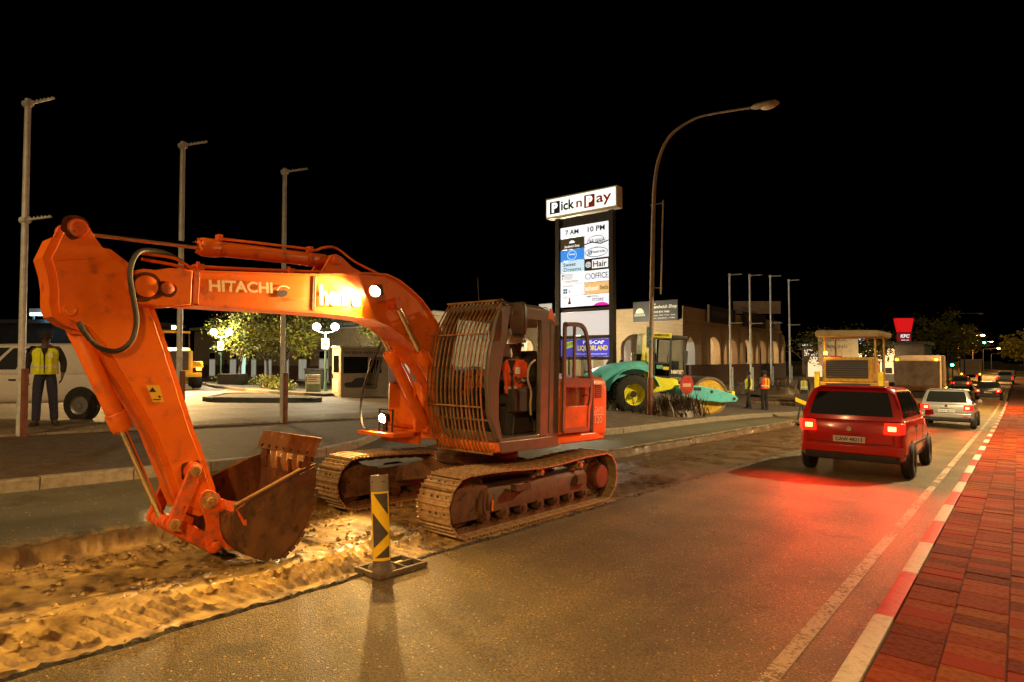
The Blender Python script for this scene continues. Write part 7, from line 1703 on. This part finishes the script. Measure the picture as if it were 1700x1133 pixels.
for s_ in (1, -1):
    for a, c, w in (((.84, 1.45), (.80, 3.02), .10), ((1.50, 1.45), (1.52, 3.02), .08), ((2.12, 1.55), (2.02, 2.98), .08)):
        b = MB(); b.bar((a[0], s_ * .76, a[1]), (c[0], s_ * .73, c[1]), w, w); b.build('post', CF, cabr)
    b = MB(); b.prism([(.86, 1.46), (1.50, 1.46), (1.50, 1.98), (.86, 1.98)], s_ * .745, s_ * .765, 'xz'); b.build('door_lower_pane', TINT, cabr)
    b = MB(); b.prism([(.86, 2.0), (1.50, 2.0), (1.51, 2.98), (.84, 2.98)], s_ * .735, s_ * .75, 'xz'); b.build('door_upper_pane', GLASS, cabr)
    b = MB(); b.prism([(1.54, 1.50), (2.10, 1.56), (2.02, 2.95), (1.55, 2.98)], s_ * .735, s_ * .75, 'xz'); b.build('side_pane', GLASS, cabr)
    for (xa, xb, za, zb_) in ((.84, 1.52, 1.96, 2.03), (.84, 1.52, 1.42, 1.50), (1.521, 2.12, 1.45, 1.55)):
        b = MB(); b.bb(xa, xb, s_ * .745, s_ * .78, za, zb_); b.build('door_rail', CF, cabr)
b = MB(); b.add([(2.12, .74, 1.56), (2.12, -.74, 1.56), (2.02, -.72, 2.96), (2.02, .72, 2.96)], [(0, 1, 2, 3)]); b.build('front_pane', GLASS, cabr)
b = MB(); b.bb(.66, 1.55, -.80, .80, 3.02, 3.22); rfp = b.build('roof', LIME_PAINT, ro, bev=.03)
b = MB(); b.bb(1.55, 2.20, -.80, .80, 3.00, 3.14); b.build('roof_front', CF, ro, bev=.03)
text('AMMANN', BLACK_INK, rfp, (1.12, -.803, 3.13), FN, .62, .10, .025)
text('henra', WHITE_VINYL, cabr, (1.82, -.768, 1.70), FN, .70, .22, .03)
b = MB(); b.bb(.95, 1.20, -.775, -.765, 1.78, 1.92); b.build('green_sticker', PM('green_sticker', (.10, .40, .30), None, rough=.5), cabr)
b = MB(); b.bb(1.22, 1.46, -.775, -.765, 1.74, 1.86); b.build('yellow_sticker', PM('yellow_sticker', (.7, .6, .05), None, rough=.5), cabr)
b = MB(); b.bb(1.0, 1.5, -.35, .35, 1.5, 1.75); b.bb(.95, 1.1, -.3, .3, 1.75, 2.4); b.build('seat', SEATM, cabr, bev=.04)
b = MB(); b.bb(1.85, 2.05, -.3, .3, 1.5, 2.1); b.tube([(1.75 + .0, .2 * math.cos(t), 2.15 + .2 * math.sin(t)) for t in [2 * math.pi * i / 12 for i in range(13)]], .015, 6); b.build('steering_column', DARK, cabr)
b = MB(); b.cyl((.75, -.5, 3.22), (.75, -.5, 3.30), .04, n=8); b.build('beacon_stem', BLACK, ro)
b = MB(); b.cyl((.75, -.5, 3.30), (.75, -.5, 3.46), .075, .06, n=12); b.build('beacon', AMBER, ro)
light('POINT', 'beacon_light', ro, (.75, -.7, 3.5), 18, (1.0, .42, .05), .1)
b = MB(); b.loft([[(2.08, -.86, 2.0), (2.12, -.98, 2.0), (2.0, -1.0, 2.0)], [(2.10, -.86, 2.5), (2.14, -.98, 2.5), (2.02, -1.0, 2.5)]]); b.build('mirror', BLACK, ro)
# drum and its frame
b = MB(); b.lathe([(.66, -1.02), (.745, -1.02), (.76, -1.0), (.76, 1.0), (.745, 1.02), (.66, 1.02)], (DX, 0, .76), (0, 1, 0), 48, cap=False); dm = b.build('drum', PM('polished_drum', (.42, .36, .30), (.32, .27, .22), 10, .3, .8, .05, 40), ro)
for s_ in (1, -1):
    b = MB(); b.lathe([(.01, .05), (.30, .05), (.32, .0), (.62, -.02), (.66, .06), (.70, .06)], (DX, s_ * .93, .76), (0, s_, 0), 40); b.build('drum_end', PM('yellow_drum_end', (.62, .40, .03), (.40, .24, .03), 5, .5, 0, .1, 30, .42, .62), dm)
    b = MB(); b.prism([(1.75, .75), (1.80, 1.05), (2.05, 1.17), (2.6, 1.15), (DX + .3, 1.03), (DX + .98, .82), (DX + 1.10, .70), (DX + 1.0, .57), (DX + .4, .53), (DX - .5, .60), (2.1, .68)], s_ * 1.08, s_ * 1.17, 'xz'); sf = b.build('side_beam', TEAL, ro, bev=.02)
    for (xa, xb) in ((1.95, 2.25), (2.32, 2.62)):
        b = MB(); b.bb(xa, xb, s_ * 1.171, s_ * 1.178, .97, 1.10); b.build('beam_slot', DARK, sf)
    for (x, z) in ((DX + .0, .94), (DX + .92, .69)):
        b = MB(); b.cyl((x, s_ * 1.165, z), (x, s_ * 1.185, z), .06, n=12); b.build('bolt', BLACK, sf)
b = MB(); b.bb(DX + .85, DX + 1.0, -1.08, 1.08, .72, .98); b.build('front_beam', LIME_PAINT, ro, bev=.02)
b = MB(); b.bb(1.75, 2.05, -1.08, 1.08, .80, 1.15); b.build('rear_beam', TEAL, ro, bev=.02)
b = MB(); b.tube(smooth_path([(1.5, -.5, 1.2), (1.75, -.55, 1.4), (2.0, -.6, 1.2)], 3), .04, 8); b.build('hose', BLACK, ro)
# ---- wheel loader with its lamps on, seen from behind
lo = thing('wheel_loader', 'yellow wheel loader facing away with blazing roof lamps', 'loader', onG(-34.0, 13.7), R(160))
lo.scale = (1, 1, 1)
LG = PM('loader_yellow', (.62, .38, .03), (.48, .28, .03), 4, .5, 0, .05, 40)
# local x forward (away from the viewer); rear at x = 0
b = MB(); b.loft([[(x, w, z) for w, z in ((-.72 * k, .85), (.72 * k, .85), (.72 * k, zt_ - .15), (.58 * k, zt_), (-.58 * k, zt_), (-.72 * k, zt_ - .15))] for x, k, zt_ in ((0, .92, 2.02), (.12, 1, 2.10), (1.5, 1, 2.2))]); ehd = b.build('engine_hood', LG, lo, bev=.03)
b = MB(); b.bb(-.03, .01, -.52, .52, 1.0, 1.96); gl_ = b.build('rear_grille', PM('loader_grille', (.05, .035, .025), None, rough=.6), ehd, bev=.01)
for i in range(9):
    b = MB(); b.box((-.04, 0, 1.06 + i * .10), (.03, 1.0, .025), (0, R(30), 0)); b.build('slat', PM('loader_slat', (.08, .055, .035), None, rough=.6), gl_)
b = MB(); b.bb(-.05, -.045, -.07, .07, 1.45, 1.58); b.build('sticker', WHITE_VINYL, gl_)
b = MB(); b.bb(-.12, .25, -1.15, 1.15, .62, .86); b.build('counterweight', LG, lo, bev=.05)
for s_ in (1, -1):
    wheel(lo, .95, s_ * .95, .66, .5, s_, LG); wheel(lo, 3.6, s_ * .95, .66, .5, s_, LG)
    b = MB(); b.loft([[(x, s_ * .7, z), (x, s_ * 1.22, z), (x, s_ * 1.22, z + .05), (x, s_ * .7, z + .05)] for x, z in ((.1, 1.12), (.4, 1.38), (1.4, 1.42), (1.8, 1.2))]); b.build('fender', LG, lo)
    b = MB(); b.bb(-.14, -.10, s_ * 1.0 - .12, s_ * 1.0 + .12, 1.0, 1.14); b.build('rear_light', AMBER, lo)
    light('POINT', 'rear_light_glow', lo, (-.35, s_ * 1.05, 1.1), 6, (1.0, .35, .03), .06)
b = MB()
for x in (1.55, 2.75):
    for s_ in (1, -1): b.bar((x, s_ * .62, 1.5), (x + .03, s_ * .58, 3.05), .09, .09)
b.build('cab_posts', BLACK, lo, kind='stuff')
b = MB(); b.bb(1.5, 2.8, -.66, .66, 3.05, 3.18); b.build('cab_roof', LG, lo, bev=.04)
b = MB(); b.bb(1.52, 1.54, -.58, .58, 2.1, 3.05); b.build('cab_rear_pane', TINT, lo)
b = MB(); b.bb(1.6, 2.8, -.62, .62, 1.2, 2.1); b.build('cab_base', LG, lo, bev=.03)
b = MB(); b.loft([[(4.6, w, z) for w, z in ((-1.2, .1), (1.2, .1), (1.2, 1.1), (-1.2, 1.1))], [(5.4, w, z) for w, z in ((-1.2, .1), (1.2, .1), (1.2, .2), (-1.2, .2))]]); b.bar((2.8, .35, 1.5), (4.7, .35, .6), .14, .25); b.bar((2.8, -.35, 1.5), (4.7, -.35, .6), .14, .25); b.build('bucket', LG, lo, bev=.03)
b = MB(); b.bar((1.45, -.3, 3.20), (1.45, 1.2, 3.20), .05, .05); b.build('lamp_bar', BLACK, lo)
for yy_, en in ((1.08, 13000), (.16, 6000)):
    b = MB(); b.cyl((1.45, yy_, 3.18), (1.45, yy_, 3.30), .02, n=6); b.bb(1.42, 1.50, yy_ - .10, yy_ + .10, 3.26, 3.46); lh = b.build('lamp_housing', BLACK, lo)
    b = MB(); b.bb(1.405, 1.42, yy_ - .09, yy_ + .09, 3.28, 3.44); b.build('lamp_lens', LAMP_HOT, lh)
    light('SPOT', 'loader_lamp_light', lo, (1.33, yy_, 3.36), en, (1.0, .60, .20), .08, (0, R(62), 0), 140, .6)
# ================================================================ PEOPLE
def skin_mesh(name, mat, parent, nodes, edges, root=0, sub=1):
    """nodes: list of (x, y, z, r); one continuous tapered surface grown by the Skin modifier"""
    me = bpy.data.meshes.new(name); me.from_pydata([n[:3] for n in nodes], edges, [])
    me.skin_vertices.new(name='skin') if hasattr(me.skin_vertices, 'new') and len(me.skin_vertices) == 0 else None
    o = bpy.data.objects.new(name, me); link(o, parent)
    md = o.modifiers.new('skin', 'SKIN'); md.use_smooth_shade = True; md.branch_smoothing = .4
    if len(me.skin_vertices) == 0:
        bm = bmesh.new(); bm.from_mesh(me); bm.verts.layers.skin.verify(); bm.to_mesh(me); bm.free()
    for i, n in enumerate(nodes):
        d = me.skin_vertices[0].data[i]; r = n[3]
        d.radius = (r, r) if not isinstance(r, tuple) else r
        d.use_root = (i == root)
    o.modifiers.new('sub', 'SUBSURF').levels = sub; o.modifiers['sub'].render_levels = sub
    me.materials.append(mat)
    return o
def ell(cx, cy, z, rx, ry, n=16): return [(cx + rx * math.cos(2 * math.pi * i / n), cy + ry * math.sin(2 * math.pi * i / n), z) for i in range(n)]
STAND = dict(pel=(0, 0, .95), wai=(0, 0, 1.10), che=(.0, 0, 1.30), nec=(-.01, 0, 1.47), hea=(.015, 0, 1.60), top=(.01, 0, 1.70),
             hip=((0, .085, .90), (0, -.085, .90)), kne=((.03, .10, .50), (.03, -.10, .50)), ank=((0, .105, .09), (0, -.105, .09)), toe=((.15, .125, .04), (.15, -.125, .04)),
             sho=((-.01, .175, 1.40), (-.01, -.175, 1.40)), elb=((-.04, .235, 1.13), (-.04, -.235, 1.13)), wri=((.05, .235, .90), (.05, -.235, .90)), fin=((.09, .225, .80), (.09, -.225, .80)))
def person(label, loc, rz, vest=None, jacket=DKCLOTH, trousers=DENIM, hat='cap', pose=None, scale=1.0, group=None, hatmat=None, stripes='V', shoes=BLACK):
    p = dict(STAND); p.update(pose or {})
    T = thing('person', label, 'person', loc, rz, group); T.scale = (scale,) * 3
    nodes, edges = [], []
    def add(q, r, par=None):
        nodes.append((*q, r)); i = len(nodes) - 1
        if par is not None: edges.append((par, i))
        return i
    pel = add(p['pel'], .10); wai = add(p['wai'], .105, pel); che = add(p['che'], .12, wai); nec = add(p['nec'], .055, che)
    jaw = add(lerp(Vector(p['nec']), Vector(p['hea']), .62), .066, nec); hea = add(p['hea'], .086, jaw); top = add(p['top'], .066, hea)
    for s in (0, 1):
        a = add(p['hip'][s], .085, pel); k = add(p['kne'][s], .055, a); an = add(p['ank'][s], .042, k); add(p['toe'][s], .035, an)
        sh = add(p['sho'][s], .058, che); e = add(p['elb'][s], .042, sh); w = add(p['wri'][s], .030, e)
        F = Vector(p['fin'][s]); W = Vector(p['wri'][s]); d = (F - W).normalized(); pal = add(lerp(W, F, .55), .032, w)
        side = d.cross(Vector((0, 1, 0))); side = side.normalized() if side.length > .1 else Vector((0, 0, 1))
        inn = Vector((0, -1 if s == 0 else 1, 0))
        for j, (off, ln) in enumerate(((-.027, .070), (-.009, .085), (.009, .080), (.027, .062))):
            b0 = F + side * off; k1 = add(b0, .009, pal); k2 = add(b0 + d * ln * .5 + inn * .008, .0085, k1); add(b0 + d * ln * .9 + inn * .03, .0075, k2)
        t1 = add(lerp(W, F, .45) + side * -.042 + inn * .01, .010, pal); add(lerp(W, F, .9) + side * -.058 + inn * .02, .008, t1)
    skin_mesh('body', SKIN, T, nodes, edges)
    # trousers, jacket: the same skeleton, a little fuller
    n2 = [(*p['wai'], .118), (*p['pel'], .125)]; e2 = [(0, 1)]
    for s in (0, 1):
        b0 = len(n2); A_ = Vector(p['ank'][s])
        n2 += [(*p['hip'][s], .105), (*p['kne'][s], .078), (*lerp(Vector(p['kne'][s]), A_, .6), .072), (*(A_ + Vector((0, 0, -.03))), .070)]; e2 += [(1, b0), (b0, b0 + 1), (b0 + 1, b0 + 2), (b0 + 2, b0 + 3)]
    skin_mesh('trousers', trousers, T, n2, e2, 1)
    n3 = [(*p['pel'], .130), (*p['wai'], .128), (*p['che'], .142), (*lerp(Vector(p['che']), Vector(p['nec']), .75), .078)]; e3 = [(0, 1), (1, 2), (2, 3)]
    for s in (0, 1):
        b0 = len(n3); n3 += [(*p['sho'][s], .076), (*p['elb'][s], .060), (*lerp(Vector(p['elb'][s]), Vector(p['wri'][s]), .95), .046)]; e3 += [(2, b0), (b0, b0 + 1), (b0 + 1, b0 + 2)]
    skin_mesh('jacket', jacket, T, n3, e3, 2)
    for s in (0, 1):
        A_ = Vector(p['ank'][s]); O = Vector(p['toe'][s]); d = (O - A_); d.z = 0; d = d.normalized(); sd = Vector((-d.y, d.x, 0)); z0 = min(A_.z, O.z) - .04
        m = MB(); m.loft([[Vector((A_.x, A_.y, z0)) + d * x + sd * (w * math.cos(t)) + Vector((0, 0, max(0, h * (.5 + .5 * math.sin(t))))) for t in [2 * math.pi * i / 10 for i in range(10)]] for x, w, h in ((-.07, .025, .06), (-.05, .042, .10), (.03, .046, .11), (.12, .050, .075), (.19, .042, .06), (.22, .015, .03))]); m.build('shoe', shoes, T)
    che, wai, pel_ = Vector(p['che']), Vector(p['wai']), Vector(p['pel'])
    if vest is not None:
        m = MB(); tops = lerp(che, Vector(p['nec']), .60)
        rings = []
        for c, rx, ry in ((lerp(pel_, wai, -.15), .150, .195), (pel_, .152, .198), (wai, .150, .190), (lerp(wai, che, .6), .158, .198), (che, .160, .205), (lerp(che, tops, .55), .145, .195), (tops, .10, .150)):
            rings.append([(c.x + rx * math.cos(t), c.y + ry * math.sin(t), c.z) for t in [2 * math.pi * i / 20 for i in range(20)]])
        m.loft(rings, cap=False); v_ = m.build('vest', vest, T, angle=70)
        def tape(c, rx, ry, hh, mat=REFLECT):
            t_ = MB(); t_.loft([[(c.x + (rx + .004) * math.cos(t), c.y + (ry + .004) * math.sin(t), c.z + dz) for t in [2 * math.pi * i / 20 for i in range(20)]] for dz in (-hh, hh)], cap=False); t_.build('reflective_band', mat, v_)
        tape(lerp(pel_, wai, .75), .152, .193, .024)
        for s in (-1, 1):
            t_ = MB()
            for fx in (1, -1):
                path = [Vector((che.x + fx * .155, che.y + s * .085, tops.z - .03)), Vector((che.x + fx * .166, che.y + s * .085, che.z)), Vector((wai.x + fx * .160, wai.y + s * .085, wai.z)), Vector((pel_.x + fx * .160, pel_.y + s * .085, pel_.z + .02))]
                t_.loft([[q + Vector((0, -.022, 0)), q + Vector((0, .022, 0))] for q in path], closed=False, cap=False)
            t_.build('reflective_brace', REFLECT if stripes == 'V' else stripes, v_)
        t_ = MB(); t_.loft([[(che.x + .152 + .012, che.y - dy, z), (che.x + .152 + .012, che.y + dy, z)] for dy, z in ((.004, pel_.z), (.012, che.z - .02), (.055, che.z + .10))], closed=False, cap=False); t_.build('front_opening', jacket, v_)
        t_ = MB(); t_.box((che.x + .168, che.y + .09, che.z - .03), (.006, .07, .085)); t_.build('badge', REFLECT, v_)
    H = Vector(p['hea'])
    m = MB(); m.sphere(H + Vector((.088, 0, -.005)), .016, 8, 6, (1, .8, 1.6)); m.build('nose', SKIN, T)
    for s in (-1, 1):
        m = MB(); m.sphere(H + Vector((.072, s * .032, .018)), .012, 8, 6); m.build('eye', PM('eye_white', (.5, .47, .42), None, rough=.3), T)
        m = MB(); m.sphere(H + Vector((-.005, s * .088, 0)), .022, 8, 6, (.8, .4, 1.4)); m.build('ear', SKIN, T)
    m = MB(); m.box(H + Vector((.076, 0, -.045)), (.012, .045, .010)); m.build('mouth', PM('lip', (.10, .03, .025), None, rough=.5), T)
    if hat == 'hard':
        m = MB(); m.lathe([(.118, 0), (.120, .02), (.112, .065), (.085, .105), (.04, .125), (.005, .13)], H + Vector((-.005, 0, .035)), (.10, 0, 1), 20); m.loft([[H + Vector((.06 + x, y, .045 - x * .25)) for y in (-w, w)] + [H + Vector((.06 + x, y, .035 - x * .25)) for y in (w, -w)] for x, w in ((0, .09), (.06, .08), (.09, .05))]); m.build('hard_hat', hatmat or HATM, T)
    else:
        m = MB(); m.lathe([(.098, -.03), (.104, .02), (.098, .07), (.070, .105), (.03, .118), (.005, .12)], H + Vector((-.008, 0, .015)), (-.12, 0, 1), 18); m.build('cap' if hat == 'cap' else 'hair', hatmat or DKCLOTH, T)
    return T
# man in the yellow vest, left
mx_, my_ = -13.95, 3.30
person('man in black jacket and yellow reflective vest standing before the white pickup', (mx_, my_, G(mx_, my_)), R(-20), HIVIS_Y, DKCLOTH, DENIM, 'cap', dict(elb=((-.05, .27, 1.13), (-.05, -.27, 1.13)), wri=((.02, .26, .92), (.02, -.26, .90)), fin=((.05, .25, .83), (.05, -.25, .81)), ank=((.0, .15, .09), (.02, -.12, .09)), toe=((.15, .19, .04), (.17, -.15, .04)), kne=((.03, .125, .50), (.03, -.11, .50))), 1.02, stripes=HIVIS_Y)
# operator sitting in the excavator cab (excavator forward = local x)
op = person('seated operator in white hard hat and orange vest inside the excavator cab', (0, 0, 0), 0, HIVIS_O, DKCLOTH, DKCLOTH, 'hard', dict(
    pel=(0, 0, .62), wai=(.01, 0, .76), che=(.05, 0, .98), nec=(.08, 0, 1.16), hea=(.14, .03, 1.265), top=(.13, .03, 1.36),
    hip=((.04, .095, .58), (.04, -.095, .58)), kne=((.46, .13, .56), (.46, -.13, .56)), ank=((.52, .13, .15), (.52, -.13, .15)), toe=((.67, .14, .11), (.67, -.14, .11)),
    sho=((.05, .19, 1.10), (.05, -.19, 1.10)), elb=((.14, .27, .84), (.14, -.27, .84)), wri=((.40, .25, .82), (.40, -.25, .82)), fin=((.50, .25, .84), (.50, -.25, .84))), .97, hatmat=HATM, stripes=HIVIS_O)
op.matrix_world = Matrix.Translation((0, 0, 0))
Mex = Matrix.Translation(ex.location) @ ex.rotation_euler.to_matrix().to_4x4()
loc_ = Mex @ Vector((.08, .775, 1.40 - .55)); op.location = loc_; op.rotation_euler = ex.rotation_euler; op.rotation_euler.rotate_axis('Z', R(12))
# workers by the roller
person('worker in orange and yellow striped vest standing with his back turned', (-8.75, 28.3, isl_z(-8.75, 28.3) - .02), R(150), HIVIS_O, PM('grey_shirt', (.10, .09, .08), None, rough=.9), DKCLOTH, 'hair', dict(elb=((.02, .25, 1.14), (.02, -.25, 1.14)), wri=((.22, .16, 1.12), (.22, -.16, 1.12)), fin=((.31, .12, 1.13), (.31, -.12, 1.13))), 1.04, 'workers in reflective vests by the road works', stripes=HIVIS_Y)
person('worker in bright yellow-green vest beside the orange-vested worker', (-9.35, 28.0, isl_z(-9.35, 28.0) - .02), R(200), HIVIS_Y, DKCLOTH, DKCLOTH, 'hair', dict(ank=((-.05, .12, .09), (.08, -.12, .09)), toe=((.10, .13, .04), (.22, -.13, .04))), .98, 'workers in reflective vests by the road works')
person('worker in olive vest with white braces walking off near the paver', (-8.35, 33.2, along(33.2) + .38), R(95), PM('olive_vest', (.40, .42, .06), None, rough=.8), DKCLOTH, DENIM, 'hair', dict(ank=((-.10, .10, .09), (.12, -.10, .09)), toe=((.05, .11, .04), (.27, -.11, .04))), .98, 'workers in reflective vests by the road works')
person('dark figure standing by the shop front behind the totem', (-17.2, 30.5, .0), R(-60), None, DKCLOTH, DKCLOTH, 'hair', None, 1.0)
person('dark figure by the lit doorway of the plastered shop', (-51.5, 24.6, G(-51.5, 24.6)), R(-90), None, DKCLOTH, DKCLOTH, 'hair', None, 1.0)
